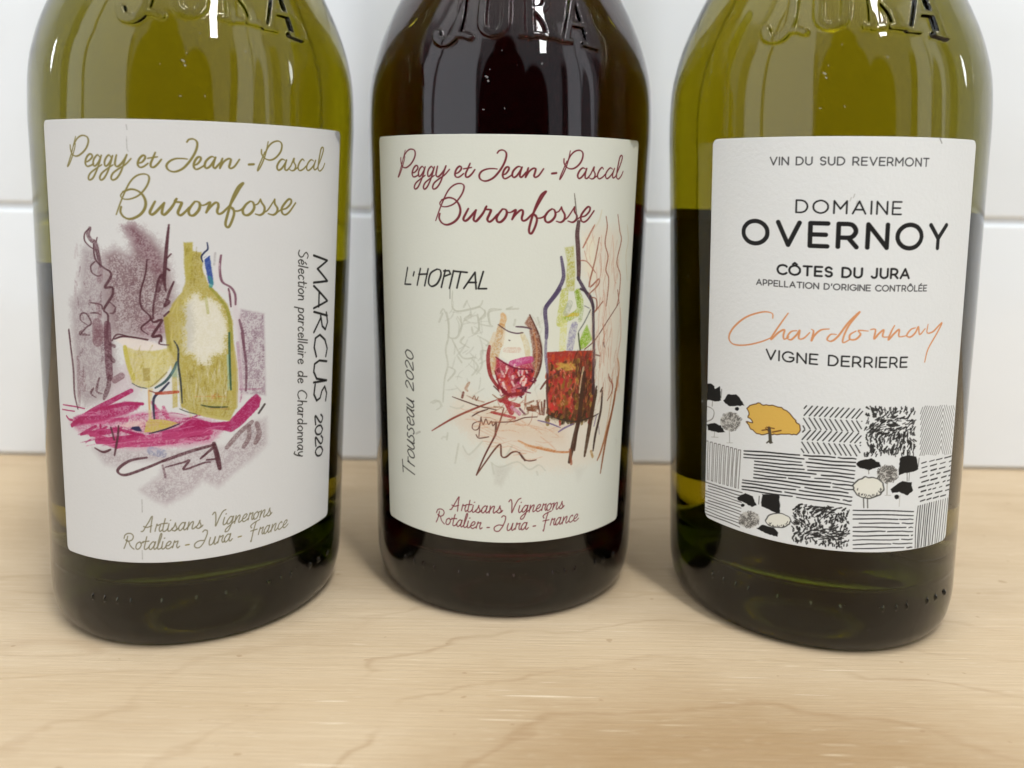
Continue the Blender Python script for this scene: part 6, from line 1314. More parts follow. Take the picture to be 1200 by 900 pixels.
s 98 46 22 0.46 0.8 0.2 0.3 1|247 1159 -3 -9
s 96 56 26 0.49 0.8 0.2 0.3 1|496 1117 6 -14
s 180 48 28 0.41 0.8 0.2 0.3 1|280 1382 4 -15
s 150 40 36 0.79 0.8 0.2 0.3 1|299 1099 -6 -18
s 160 140 60 0.42 0.8 0.2 0.3 1|469 1311 2 -13
s 98 46 22 0.57 0.8 0.2 0.3 1|283 1242 4 -22
s 98 46 22 0.71 0.8 0.2 0.3 1|280 1185 5 -18
s 190 44 44 0.83 0.8 0.2 0.3 1|298 1264 -3 -11
s 70 36 20 0.52 0.8 0.2 0.3 1|369 1236 -7 -16
s 130 96 32 0.74 0.8 0.2 0.3 1|217 1301 -3 -14
s 130 96 32 0.47 0.8 0.2 0.3 1|277 1104 -4 -21
s 70 36 20 0.63 0.8 0.2 0.3 1|375 1144 2 -12
s 196 96 60 0.68 0.8 0.2 0.3 1|292 1314 -4 -15
s 190 44 44 0.91 0.8 0.2 0.3 1|244 1142 2 -21
s 150 44 40 0.6 0.8 0.2 0.3 1|216 1403 -4 -18
s 50 36 20 0.69 0.8 0.2 0.3 1|449 1082 -6 -14
s 150 40 36 0.56 0.8 0.2 0.3 1|262 1370 -6 -15
s 130 96 32 0.54 0.8 0.2 0.3 1|223 1312 -2 -19
s 84 44 22 0.52 0.8 0.2 0.3 1|382 1286 2 -9
s 50 36 20 0.91 0.8 0.2 0.3 1|294 1083 -6 -13
s 70 50 22 0.72 0.8 0.2 0.3 1|327 1082 5 -23
s 70 36 20 0.49 0.8 0.2 0.3 1|229 1228 -3 -15
s 70 36 20 0.77 0.8 0.2 0.3 1|332 1111 4 -21
s 110 80 30 0.74 0.8 0.2 0.3 1|408 1141 2 -20
s 150 40 34 0.49 0.8 0.2 0.3 1|295 1052 1 -20
s 60 34 20 0.91 0.8 0.2 0.3 1|434 1219 0 -16
s 130 96 32 0.74 0.8 0.2 0.3 1|302 1148 -5 -19
s 150 40 36 0.76 0.8 0.2 0.3 1|362 1115 3 -9
s 84 44 22 0.44 0.8 0.2 0.3 1|390 1347 6 -20
s 70 50 22 0.68 0.8 0.2 0.3 1|332 1073 -1 -19
s 96 56 26 0.66 0.8 0.2 0.3 1|395 1167 4 -23
s 196 96 60 0.71 0.8 0.2 0.3 1|347 1164 -2 -18
s 120 96 40 0.9 0.8 0.2 0.3 1|225 1054 1 -12
s 182 60 40 0.86 0.8 0.2 0.3 1|278 1166 3 -17
s 190 44 44 0.57 0.8 0.2 0.3 1|338 1284 -4 -14
s 96 56 26 0.59 0.8 0.2 0.3 1|424 1309 5 -22
s 70 36 20 0.68 0.8 0.2 0.3 1|278 1301 1 -12
s 180 48 28 0.48 0.8 0.2 0.3 1|375 1383 -6 -12
s 96 56 26 0.86 0.8 0.2 0.3 1|465 1311 8 -11
s 150 44 40 0.82 0.8 0.2 0.3 1|319 1402 4 -19
s 182 60 40 0.73 0.8 0.2 0.3 1|217 1299 -4 -18
s 50 36 20 0.9 0.8 0.2 0.3 1|316 1056 -3 -14
s 70 36 20 0.56 0.8 0.2 0.3 1|219 1237 7 -15
s 60 34 20 0.73 0.8 0.2 0.3 1|420 1307 -6 -16
s 130 96 32 0.67 0.8 0.2 0.3 1|347 1261 3 -18
s 98 46 22 0.62 0.8 0.2 0.3 1|306 1351 -6 -16
s 150 60 34 0.66 0.8 0.2 0.3 1|479 1219 -4 -13
s 50 36 20 0.86 0.8 0.2 0.3 1|275 1100 -6 -9
s 70 36 20 0.64 0.8 0.2 0.3 1|365 1295 -1 -18
s 130 96 32 0.71 0.8 0.2 0.3 1|228 1346 -1 -19
s 98 46 22 0.52 0.8 0.2 0.3 1|267 1323 4 -15
s 150 40 34 0.63 0.8 0.2 0.3 1|485 1034 2 -21
s 98 46 22 0.91 0.8 0.2 0.3 1|257 1277 6 -13
s 120 96 40 0.74 0.8 0.2 0.3 1|305 1072 -6 -12
s 84 44 22 0.81 0.8 0.2 0.3 1|467 1142 5 -14
s 60 34 20 0.62 0.8 0.2 0.3 1|444 1255 -2 -12
s 160 140 60 0.85 0.8 0.2 0.3 1|478 1172 8 -11
s 70 36 20 0.86 0.8 0.2 0.3 1|238 1338 0 -16
s 110 80 30 0.69 0.8 0.2 0.3 1|388 1357 -2 -14
s 130 96 32 0.55 0.8 0.2 0.3 1|311 1291 -1 -14
s 110 80 30 0.86 0.8 0.2 0.3 1|425 1216 -3 -20
s 84 44 22 0.56 0.8 0.2 0.3 1|416 1277 3 -14
s 196 96 60 0.49 0.8 0.2 0.3 1|296 1187 3 -19
s 150 40 36 0.87 0.8 0.2 0.3 1|266 1266 -3 -17
s 190 150 70 0.38 0.75 0.3 0.3 1|265 1323 83 21
s 190 150 70 0.38 0.75 0.3 0.3 1|347 1328 14 -3
s 190 150 70 0.38 0.75 0.3 0.3 1|340 1319 39 -7
s 190 150 70 0.38 0.75 0.3 0.3 1|325 1313 35 0
s 190 150 70 0.38 0.75 0.3 0.3 1|274 1333 83 -15
s 190 150 70 0.38 0.75 0.3 0.3 1|340 1310 -23 13
s 190 150 70 0.38 0.75 0.3 0.3 1|284 1337 15 -9
s 190 150 70 0.38 0.75 0.3 0.3 1|316 1312 9 20
s 190 150 70 0.38 0.75 0.3 0.3 1|342 1337 -58 5
s 190 150 70 0.38 0.75 0.3 0.3 1|306 1328 63 10
s 190 150 70 0.38 0.75 0.3 0.3 1|350 1317 -61 32
s 190 150 70 0.38 0.75 0.3 0.3 1|307 1326 -15 12
s 190 150 70 0.38 0.75 0.3 0.3 1|277 1319 8 10
s 190 150 70 0.38 0.75 0.3 0.3 1|297 1326 13 -8
s 190 150 70 0.38 0.75 0.3 0.3 1|375 1315 -23 26
s 190 150 70 0.38 0.75 0.3 0.3 1|370 1319 -33 -5
s 190 150 70 0.38 0.75 0.3 0.3 1|268 1343 84 -18
s 190 150 70 0.38 0.75 0.3 0.3 1|287 1351 6 -16
s 190 150 70 0.38 0.75 0.3 0.3 1|271 1318 59 29
s 190 150 70 0.38 0.75 0.3 0.3 1|345 1345 -6 -4
s 190 150 70 0.38 0.75 0.3 0.3 1|329 1324 18 -11
s 190 150 70 0.38 0.75 0.3 0.3 1|318 1331 -26 16
s 190 150 70 0.38 0.75 0.3 0.3 1|315 1337 40 -22
s 190 150 70 0.38 0.75 0.3 0.3 1|263 1349 117 -28
s 190 150 70 0.38 0.75 0.3 0.3 1|276 1352 91 -21
s 190 150 70 0.38 0.75 0.3 0.3 1|374 1323 -42 8
s 222 160 140 0.32 0.6 0.3 0.3 1|308 1282 5 -9
s 222 160 140 0.32 0.6 0.3 0.3 1|379 1223 6 -9
s 222 160 140 0.32 0.6 0.3 0.3 1|406 1117 5 -10
s 222 160 140 0.32 0.6 0.3 0.3 1|262 1181 5 -9
s 222 160 140 0.32 0.6 0.3 0.3 1|404 1165 6 -10
s 222 160 140 0.32 0.6 0.3 0.3 1|352 1322 6 -9
s 222 160 140 0.32 0.6 0.3 0.3 1|355 1174 6 -9
s 222 160 140 0.32 0.6 0.3 0.3 1|312 1300 5 -9
s 222 160 140 0.32 0.6 0.3 0.3 1|298 1142 5 -9
s 222 160 140 0.32 0.6 0.3 0.3 1|305 1313 6 -9
s 222 160 140 0.32 0.6 0.3 0.3 1|283 1316 5 -9
s 222 160 140 0.32 0.6 0.3 0.3 1|251 1318 5 -9
s 222 160 140 0.32 0.6 0.3 0.3 1|353 1218 6 -10
s 222 160 140 0.32 0.6 0.3 0.3 1|256 1146 5 -9
s 222 160 140 0.32 0.6 0.3 0.3 1|397 1230 6 -10
s 222 160 140 0.32 0.6 0.3 0.3 1|381 1243 6 -9
s 222 160 140 0.32 0.6 0.3 0.3 1|338 1287 5 -9
s 222 160 140 0.32 0.6 0.3 0.3 1|408 1304 6 -10
s 222 160 140 0.32 0.6 0.3 0.3 1|356 1120 5 -10
s 222 160 140 0.32 0.6 0.3 0.3 1|288 1324 6 -9
s 222 160 140 0.32 0.6 0.3 0.3 1|311 1159 6 -9
s 222 160 140 0.32 0.6 0.3 0.3 1|307 1146 6 -10
s 214 196 160 0.65 0.9 0.2 0.3 1|426 1317 -8 -58 -10 -70
s 74 62 92 0.88 0.93 0.12 0.35 1|273 1884 13 -63 1 -47 -30 -59 -58 -73
s 74 62 92 0.93 0.93 0.12 0.2 1|272 1726 -21 -28 -47 -56 -8 -34 10 -74 0 -52
s 112 104 130 0.65 0.85 0.2 0.2 1|206 1494 -2 -92 11 -82 4 -46
s 90 50 50 0.43 0.93 0.12 0.35 1|218 1297 3 -93
s 80 50 46 0.38 0.93 0.12 0.35 1|215 1291 2 -101 9 -96
s 90 80 70 0.29 0.9 0.1 0.6 1|334 2200 11 -69 10 -72
s 72 44 46 1.13 0.95 0.1 0.3 1|364 2059 -6 -60 7 -67 9 -100 1 -60
s 64 50 70 1.01 0.95 0.1 0.2 1|371 1779 43 -63 45 -57 16 -38
s 62 48 60 0.79 0.95 0.1 0.1 1|389 1722 55 -32 27 -54 7 -71 6 -89 8 -95 1 -119 4 -87
s 72 44 46 0.59 0.93 0.12 0.35 1|494 1268 10 -71 -2 -70
s 56 44 36 0.46 0.93 0.12 0.35 1|226 1090 72 -30 97 -20 106 10 41 9
s 96 52 44 0.47 0.93 0.12 0.35 1|183 1224 35 44 68 44
s 104 64 54 0.32 0.9 0.1 0.2 1|675 1631 -93 -87 -87 -92 -66 -41
s 206 162 110 1.35 0.9 0.3 0.3 1|-20 1599 6 -20 -11 -35
s 188 142 88 2.09 0.8 0.4 0.2 1|-25 1536 -10 -70 -21 -54 -3 -97
s 210 186 150 0.88 0.7 0.3 0.35 1|-57 1503 -21 -54
s 222 214 196 1.01 0.7 0.3 0.35 1|-3 1509 -10 -48
f 222 222 208 0.85 0.6 0.05 0|-3 1515 86 -5 30 -129 -65 -32 -77 37
s 204 170 152 1.48 0.6 0.5 0.35 1|-2 1423 66 0
s 204 186 140 1.35 0.7 0.4 0.35 1|78 1505 23 -49 12 -70
f 122 62 40 0.92 0.25 0.3 0|117 1599 50 -101 19 -86 -9 -76 -27 -86 -16 87 1 87 -19 102 -24 32
s 190 130 90 0.44 0.8 0.2 0.35 1|138 1520 19 -97 -3 -108
s 76 36 28 0.44 0.93 0.12 0.35 1|117 1599 50 -106 17 -98 -16 -91 -46 -75
s 134 32 34 0.88 0.93 0.12 0.35 1|-84 1439 -7 -61 14 -85 45 -64 50 -42
s 70 30 30 0.34 0.93 0.12 0.35 1|-60 1239 39 -37
s 74 48 62 0.37 0.93 0.12 0.35 1|-41 1549 48 -31 44 -11 33 3
s 74 48 62 0.47 0.93 0.12 0.35 1|49 1540 45 -3 33 -9
s 80 60 60 0.34 0.93 0.12 0.35 1|14 1472 5 -2
f 166 40 62 0.9 0.3 0.25 0|-50 1385 60 -31 38 -16 78 38 23 -61 -10 -64 -49 -59 -61 -13 -61 50 -23 86
s 182 52 116 1.75 0.85 0.3 0.1 1|32 1354 54 14 41 7
s 176 40 104 2.02 0.7 0.4 0.35 1|49 1317 39 -22 -22 -27
s 170 40 40 0.61 0.85 0.2 0.3 1|16 1320 -16 -13 3 -21
s 190 60 50 0.57 0.85 0.2 0.3 1|103 1266 -14 -15 22 -5
s 150 30 40 0.38 0.85 0.2 0.3 1|56 1223 4 -14 10 1
s 70 18 36 0.53 0.85 0.2 0.3 1|71 1213 -4 -7 17 -23
s 190 80 60 0.69 0.85 0.2 0.3 1|7 1285 3 -9 -16 -27
s 190 80 60 0.34 0.85 0.2 0.3 1|-20 1251 -16 -20 35 -3
s 190 60 50 0.46 0.85 0.2 0.3 1|130 1315 14 -10 -20 -4
s 96 20 50 0.4 0.85 0.2 0.3 1|140 1284 16 -17 -30 -5
s 170 40 40 0.66 0.85 0.2 0.3 1|3 1289 16 -20 -13 -18
s 70 18 36 0.72 0.85 0.2 0.3 1|137 1320 -8 -18 -2 -16
s 190 60 50 0.68 0.85 0.2 0.3 1|130 1304 9 -9 -23 -6
s 70 18 36 0.51 0.85 0.2 0.3 1|81 1245 7 -13 -28 -5
s 150 30 40 0.54 0.85 0.2 0.3 1|26 1253 7 -17 -3 -2
s 150 26 40 0.56 0.85 0.2 0.3 1|117 1320 10 -13 -9 -24
s 96 20 50 0.72 0.85 0.2 0.3 1|68 1293 0 -20 22 -17
s 110 22 36 0.73 0.85 0.2 0.3 1|-36 1326 -2 -11 24 -4
s 104 20 38 0.67 0.85 0.2 0.3 1|101 1300 -10 -8 15 -6
s 96 20 50 0.5 0.85 0.2 0.3 1|79 1210 8 -10 -11 -11
s 104 20 38 0.54 0.85 0.2 0.3 1|127 1274 -12 -21 7 -12
s 110 22 36 0.48 0.85 0.2 0.3 1|5 1314 -2 -20 7 2
s 190 80 60 0.69 0.85 0.2 0.3 1|50 1315 11 -17 -4 -11
s 96 20 50 0.34 0.85 0.2 0.3 1|69 1322 -7 -6 14 -19
s 110 22 36 0.46 0.85 0.2 0.3 1|48 1329 -5 -9 11 -17
s 110 22 36 0.61 0.85 0.2 0.3 1|44 1279 13 -11 -11 -15
s 170 40 40 0.63 0.85 0.2 0.3 1|1 1302 7 -8 -10 -20
s 96 20 50 0.42 0.85 0.2 0.3 1|140 1277 -15 -8 26 -13
s 190 80 60 0.34 0.85 0.2 0.3 1|-4 1235 4 -22 1 -10
s 70 18 36 0.4 0.85 0.2 0.3 1|74 1301 14 -17 -15 -3
s 170 40 40 0.71 0.85 0.2 0.3 1|58 1223 10 -17 -12 -11
s 170 40 40 0.37 0.85 0.2 0.3 1|49 1327 7 -9 -26 -23
s 190 80 60 0.53 0.85 0.2 0.3 1|-29 1299 -8 -20 25 -8
s 190 60 50 0.65 0.85 0.2 0.3 1|108 1328 -6 -9 -15 -29
s 150 30 40 0.56 0.85 0.2 0.3 1|9 1204 -2 -15 -10 2
s 190 60 50 0.66 0.85 0.2 0.3 1|70 1218 -8 -18 3 3
s 170 40 40 0.56 0.85 0.2 0.3 1|63 1305 1 -16 21 -3
s 110 22 36 0.59 0.85 0.2 0.3 1|58 1297 16 -17 -26 -13
s 190 80 60 0.69 0.85 0.2 0.3 1|26 1240 -12 -16 16 -18
s 170 40 40 0.69 0.85 0.2 0.3 1|-41 1291 12 -21 -16 4
s 150 26 40 0.61 0.85 0.2 0.3 1|115 1302 15 -22 -13 -6
s 96 20 50 0.45 0.85 0.2 0.3 1|109 1234 -6 -20 27 -9
s 190 60 50 0.72 0.85 0.2 0.3 1|98 1289 -9 -19 -12 -5
s 190 60 50 0.51 0.85 0.2 0.3 1|114 1262 16 -6 -25 -13
s 104 20 38 0.55 0.85 0.2 0.3 1|118 1313 -13 -6 18 -17
s 190 80 60 0.38 0.85 0.2 0.3 1|9 1252 -3 -6 23 -25
s 110 22 36 0.42 0.85 0.2 0.3 1|-5 1224 9 -18 -24 -16
s 110 22 36 0.68 0.85 0.2 0.3 1|-17 1229 12 -21 7 8
s 170 40 40 0.51 0.85 0.2 0.3 1|-10 1295 13 -21 -24 5
s 190 80 60 0.71 0.85 0.2 0.3 1|64 1215 10 -13 -1 -3
s 110 22 36 0.55 0.85 0.2 0.3 1|-16 1232 1 -9 -9 -27
s 110 22 36 0.53 0.85 0.2 0.3 1|-37 1244 0 -13 6 -15
s 70 18 36 0.72 0.85 0.2 0.3 1|103 1232 -9 -13 -1 -3
s 228 206 196 0.34 0.85 0.15 0.4 1|-3 1234 7 -13
s 228 206 196 0.5 0.85 0.15 0.4 1|-12 1258 5 -12
s 228 206 196 0.49 0.85 0.15 0.4 1|-14 1256 7 -22
s 228 206 196 0.36 0.85 0.15 0.4 1|45 1349 -4 -14
s 228 206 196 0.52 0.85 0.15 0.4 1|-26 1214 4 -17
s 228 206 196 0.6 0.85 0.15 0.4 1|91 1260 -1 -14
s 228 206 196 0.43 0.85 0.15 0.4 1|102 1327 8 -19
s 228 206 196 0.49 0.85 0.15 0.4 1|64 1311 6 -17
s 228 206 196 0.42 0.85 0.15 0.4 1|-29 1221 10 -21
s 228 206 196 0.46 0.85 0.15 0.4 1|68 1333 1 -12
s 228 206 196 0.38 0.85 0.15 0.4 1|4 1339 -1 -10
s 228 206 196 0.35 0.85 0.15 0.4 1|10 1331 -10 -26
s 228 206 196 0.47 0.85 0.15 0.4 1|94 1290 -8 -14
s 228 206 196 0.53 0.85 0.15 0.4 1|-30 1272 -10 -11
s 228 206 196 0.42 0.85 0.15 0.4 1|86 1324 -2 -26
s 228 206 196 0.52 0.85 0.15 0.4 1|-21 1314 8 -12
s 228 206 196 0.42 0.85 0.15 0.4 1|101 1261 -6 -15
s 228 206 196 0.47 0.85 0.15 0.4 1|33 1263 11 -20
s 228 206 196 0.41 0.85 0.15 0.4 1|82 1278 -6 -20
s 228 206 196 0.43 0.85 0.15 0.4 1|-7 1294 0 -5
s 228 206 196 0.53 0.85 0.15 0.4 1|104 1277 -2 -15
s 228 206 196 0.52 0.85 0.15 0.4 1|36 1292 2 -10
s 112 20 48 0.51 0.93 0.12 0.35 1|-51 1386 50 -32 61 -25 74 -3
s 120 24 40 0.4 0.93 0.12 0.35 1|-55 1315 34 -86 56 -42
s 158 34 42 1.28 0.88 0.25 0.25 1|-31 1170 55 -16 47 -12
s 158 34 42 1.41 0.88 0.25 0.25 1|-1 1176 34 -68
s 158 34 42 0.81 0.88 0.25 0.25 1|-69 1106 61 -12 60 -14
s 150 50 50 0.74 0.88 0.25 0.25 1|-25 1164 38 23
s 96 40 60 0.54 0.88 0.25 0.25 1|75 1127 29 -30
s 190 120 150 1.15 0.88 0.25 0.25 1|36 1133 39 -33
s 120 30 36 0.88 0.88 0.25 0.25 1|13 1198 77 5
s 140 110 80 0.34 0.88 0.25 0.25 1|-58 1136 50 -4
s 130 90 60 0.4 0.88 0.25 0.25 1|-65 1196 34 -21 33 17
s 150 130 110 0.4 0.88 0.25 0.25 1|108 1143 12 -39 -28 -10
s 120 80 60 0.47 0.88 0.25 0.25 1|102 1148 44 16
s 104 56 34 1.01 0.88 0.25 0.25 1|119 1126 51 4
s 84 46 30 0.54 0.88 0.25 0.25 1|125 1118 34 -4
s 96 56 44 0.44 0.88 0.25 0.25 1|166 1163 18 -69
s 104 60 44 0.4 0.88 0.25 0.25 1|189 1156 6 -63
s 88 48 40 0.47 0.88 0.25 0.25 1|206 1164 -3 -71
s 120 66 40 0.4 0.88 0.25 0.25 1|136 1142 7 -28
s 74 40 34 0.37 0.95 0 0.5 1|-281 1170 81 -20 58 -15 98 -16
s 130 58 46 0.47 0.95 0.05 0.6 1|-405 978 128 82 118 60 114 50
s 74 40 34 0.34 0.9 0 0.5 1|-172 1080 36 23 47 17
s 110 60 50 0.54 0.93 0.12 0.35 1|-220 1197 -6 -25
s 160 110 80 0.67 0.7 0.3 0.35 1|-189 1250 -17 -30 9 -13
s 150 110 90 0.47 0.6 0.3 0.35 1|-200 1183 52 -19 39 -8
s 120 80 60 0.27 0.8 0.12 0.35 1|-171 1168 11 17 9 -23 11 19
s 92 56 46 0.24 0.92 0.05 0.2 1|-133 1057 -31 -13 -7 -23 15 -11 20 13 12 55 -7 -49 -4 -51
s 92 56 46 0.3 0.92 0.05 0.2 1|-150 987 12 -16 25 2 30 7
s 92 56 46 0.27 0.92 0.05 0.2 1|-125 1076 12 -35 14 29 14 -27 15 17 8 -23 16 22
s 92 56 46 0.44 0.92 0.05 0.2 1|-45 1050 -3 -55
s 92 56 46 0.3 0.92 0.05 0.2 1|-68 1056 72 2 50 6 49 16 65 2
s 126 70 58 0.37 0.93 0.05 0.3 1|-7 1127 -17 -61 -27 -77 -55 -112 -41 -98
s 84 46 40 0.3 0.9 0.05 0.3 1|-45 992 -50 -92 -50 -114
s 96 56 44 0.4 0.95 0.05 0.3 1|-147 779 53 77 44 62 29 24 5 -56 23 -8 33 25 33 0 27 -34 31 -12 37 4
s 70 40 34 0.54 0.8 0.2 0.5 1|79 900 29 -39
s 196 140 92 0.74 0.85 0.35 0.3 1|72 963 52 -26 75 -17 72 -19
s 182 116 68 0.63 0.9 0.25 0.3 1|126 935 140 -38 88 -12
s 206 160 120 1.01 0.6 0.5 0.35 1|112 935 52 -27
s 104 88 128 0.46 0.93 0.12 0.35 1|173 1064 66 -20 59 -26
s 112 96 134 0.46 0.93 0.12 0.35 1|289 997 34 17 54 16
s 62 38 26 1.17 0.95 0.12 0.35 1|433 1289 -11 -103 -12 -130 -26 -108 -25 -115
s 62 38 26 0.63 0.93 0.12 0.35 1|413 1049 -15 -75 -10 -84
s 150 84 56 0.67 0.8 0.3 0.35 1|360 896 11 -75
s 66 44 28 1.17 0.95 0.12 0.6 1|522 1184 -22 -84 -21 -123 -23 -127
s 52 34 26 0.71 0.95 0.1 0.5 1|565 1176 -4 -100 -33 -122 -13 -86
s 150 92 54 0.63 0.92 0.15 0.5 1|692 1232 -16 -119 -33 -94 -64 -159 -29 -50
s 128 74 42 0.71 0.93 0.12 0.6 1|680 1170 -21 -111 -45 -149 -34 -176
s 160 120 60 0.75 0.8 0.3 0.35 1|500 866 14 -31
s 190 140 100 0.42 0.7 0.3 0.35 1|652 1182 -24 -146 -31 -123
s 140 86 66 0.34 0.93 0.12 0.35 1|618 1244 35 -48 -9 -42 -34 -36
s 120 110 140 0.29 0.93 0.12 0.35 1|530 1053 -16 -54
s 150 140 150 0.29 0.93 0.12 0.35 1|549 993 8 -44
s 195 195 185 0.25 0.6 0.12 0.35 1|696 892 29 -14 -19 -17
s 140 82 62 0.38 0.88 0.15 0.3 1|537 2085 12 -55 -11 -82 26 -69 -12 -68 26 -56 -11 -132
s 140 82 62 0.38 0.88 0.15 0.3 1|627 2093 24 -86 17 -50 -31 -109 37 -72 -2 -98 -17 -63
s 200 190 165 0.29 0.88 0.15 0.3 1|717 2039 20 -84 -17 -84 27 -129
s 160 100 80 0.42 0.88 0.15 0.3 1|462 2042 -28 -44 -39 -68
s 140 82 62 0.42 0.88 0.15 0.3 1|496 1977 -21 -108 -33 -137 61 34 -1 -29 -57 -43
s 160 100 84 0.38 0.88 0.15 0.3 1|383 1865 41 -8 56 -57
s 190 150 130 0.29 0.88 0.15 0.3 1|509 1895 10 -82 -11 -54
s 190 150 130 0.25 0.88 0.15 0.3 1|614 1821 11 -70 18 -15
s 205 200 180 0.42 0.88 0.15 0.3 1|506 2118 -15 -54 -25 -33
s 190 150 130 0.25 0.88 0.15 0.3 1|405 1912 19 -55
s 205 170 150 0.25 0.88 0.15 0.3 1|592 1988 18 -111 -5 -83
s 140 82 62 0.4 0.88 0.15 0.3 1|461 1675 31 -11 7 -42 -14 -25
s 196 150 130 0.25 0.88 0.15 0.3 1|538 1708 23 -90 -13 -88 16 -91 -2 -114
s 140 82 62 0.32 0.88 0.15 0.3 1|656 1699 19 -69
s 190 140 120 0.29 0.88 0.15 0.3 1|688 1600 20 -149 -23 -119 26 -158
s 140 84 66 0.43 0.88 0.15 0.3 1|611 1259 10 -33 26 -28 2 -46
s 110 74 66 0.5 0.88 0.15 0.3 1|501 1375 36 -10
s 205 172 152 0.22 0.88 0.15 0.3 1|609 1554 17 -104 -7 -108 10 -62
s 205 172 152 0.22 0.88 0.15 0.3 1|518 1603 -1 -118 22 -85
s 140 82 62 0.32 0.88 0.15 0.3 1|494 1605 46 44
s 120 90 80 0.43 0.88 0.15 0.3 1|558 1433 8 -24
s 60 40 30 0.5 0.88 0.15 0.3 1|514 1182 7 23
s 60 40 30 0.5 0.88 0.15 0.3 1|553 1176 12 16
s 170 110 70 0.5 0.88 0.15 0.3 1|688 1332 19 -65 -15 -108
h 196 150 128 0.28 0.45 0.4 60 5.5 88 7|386 2003 259 -5 75 -856 -199 33
h 170 110 84 0.24 0.5 0.3 22 4.5 86 8|487 1770 178 -12 31 -673 -161 27
h 196 140 108 0.26 0.45 0.4 50 4 -12 16|-267 1120 454 -60 165 -72 -221 -131 -257 114
h 150 84 60 0.26 0.55 0.3 26 2.6 20 40|-68 1178 252 -1 19 -118 -314 0
h 176 178 166 0.3 0.5 0.3 34 3 60 60|-331 1622 243 13 -10 -430 -235 -19
h 186 184 170 0.3 0.45 0.3 14 3 80 30|114 1595 87 42 -2 -432 -45 -27
h 216 120 84 0.22 0.55 0.3 26 1.6 80 20|208 1407 290 -13 10 -353 -282 31
h 54 34 20 0.28 0.6 0.2 26 2.6 82 10|370 1383 129 -12 9 -330 -124 17
"""
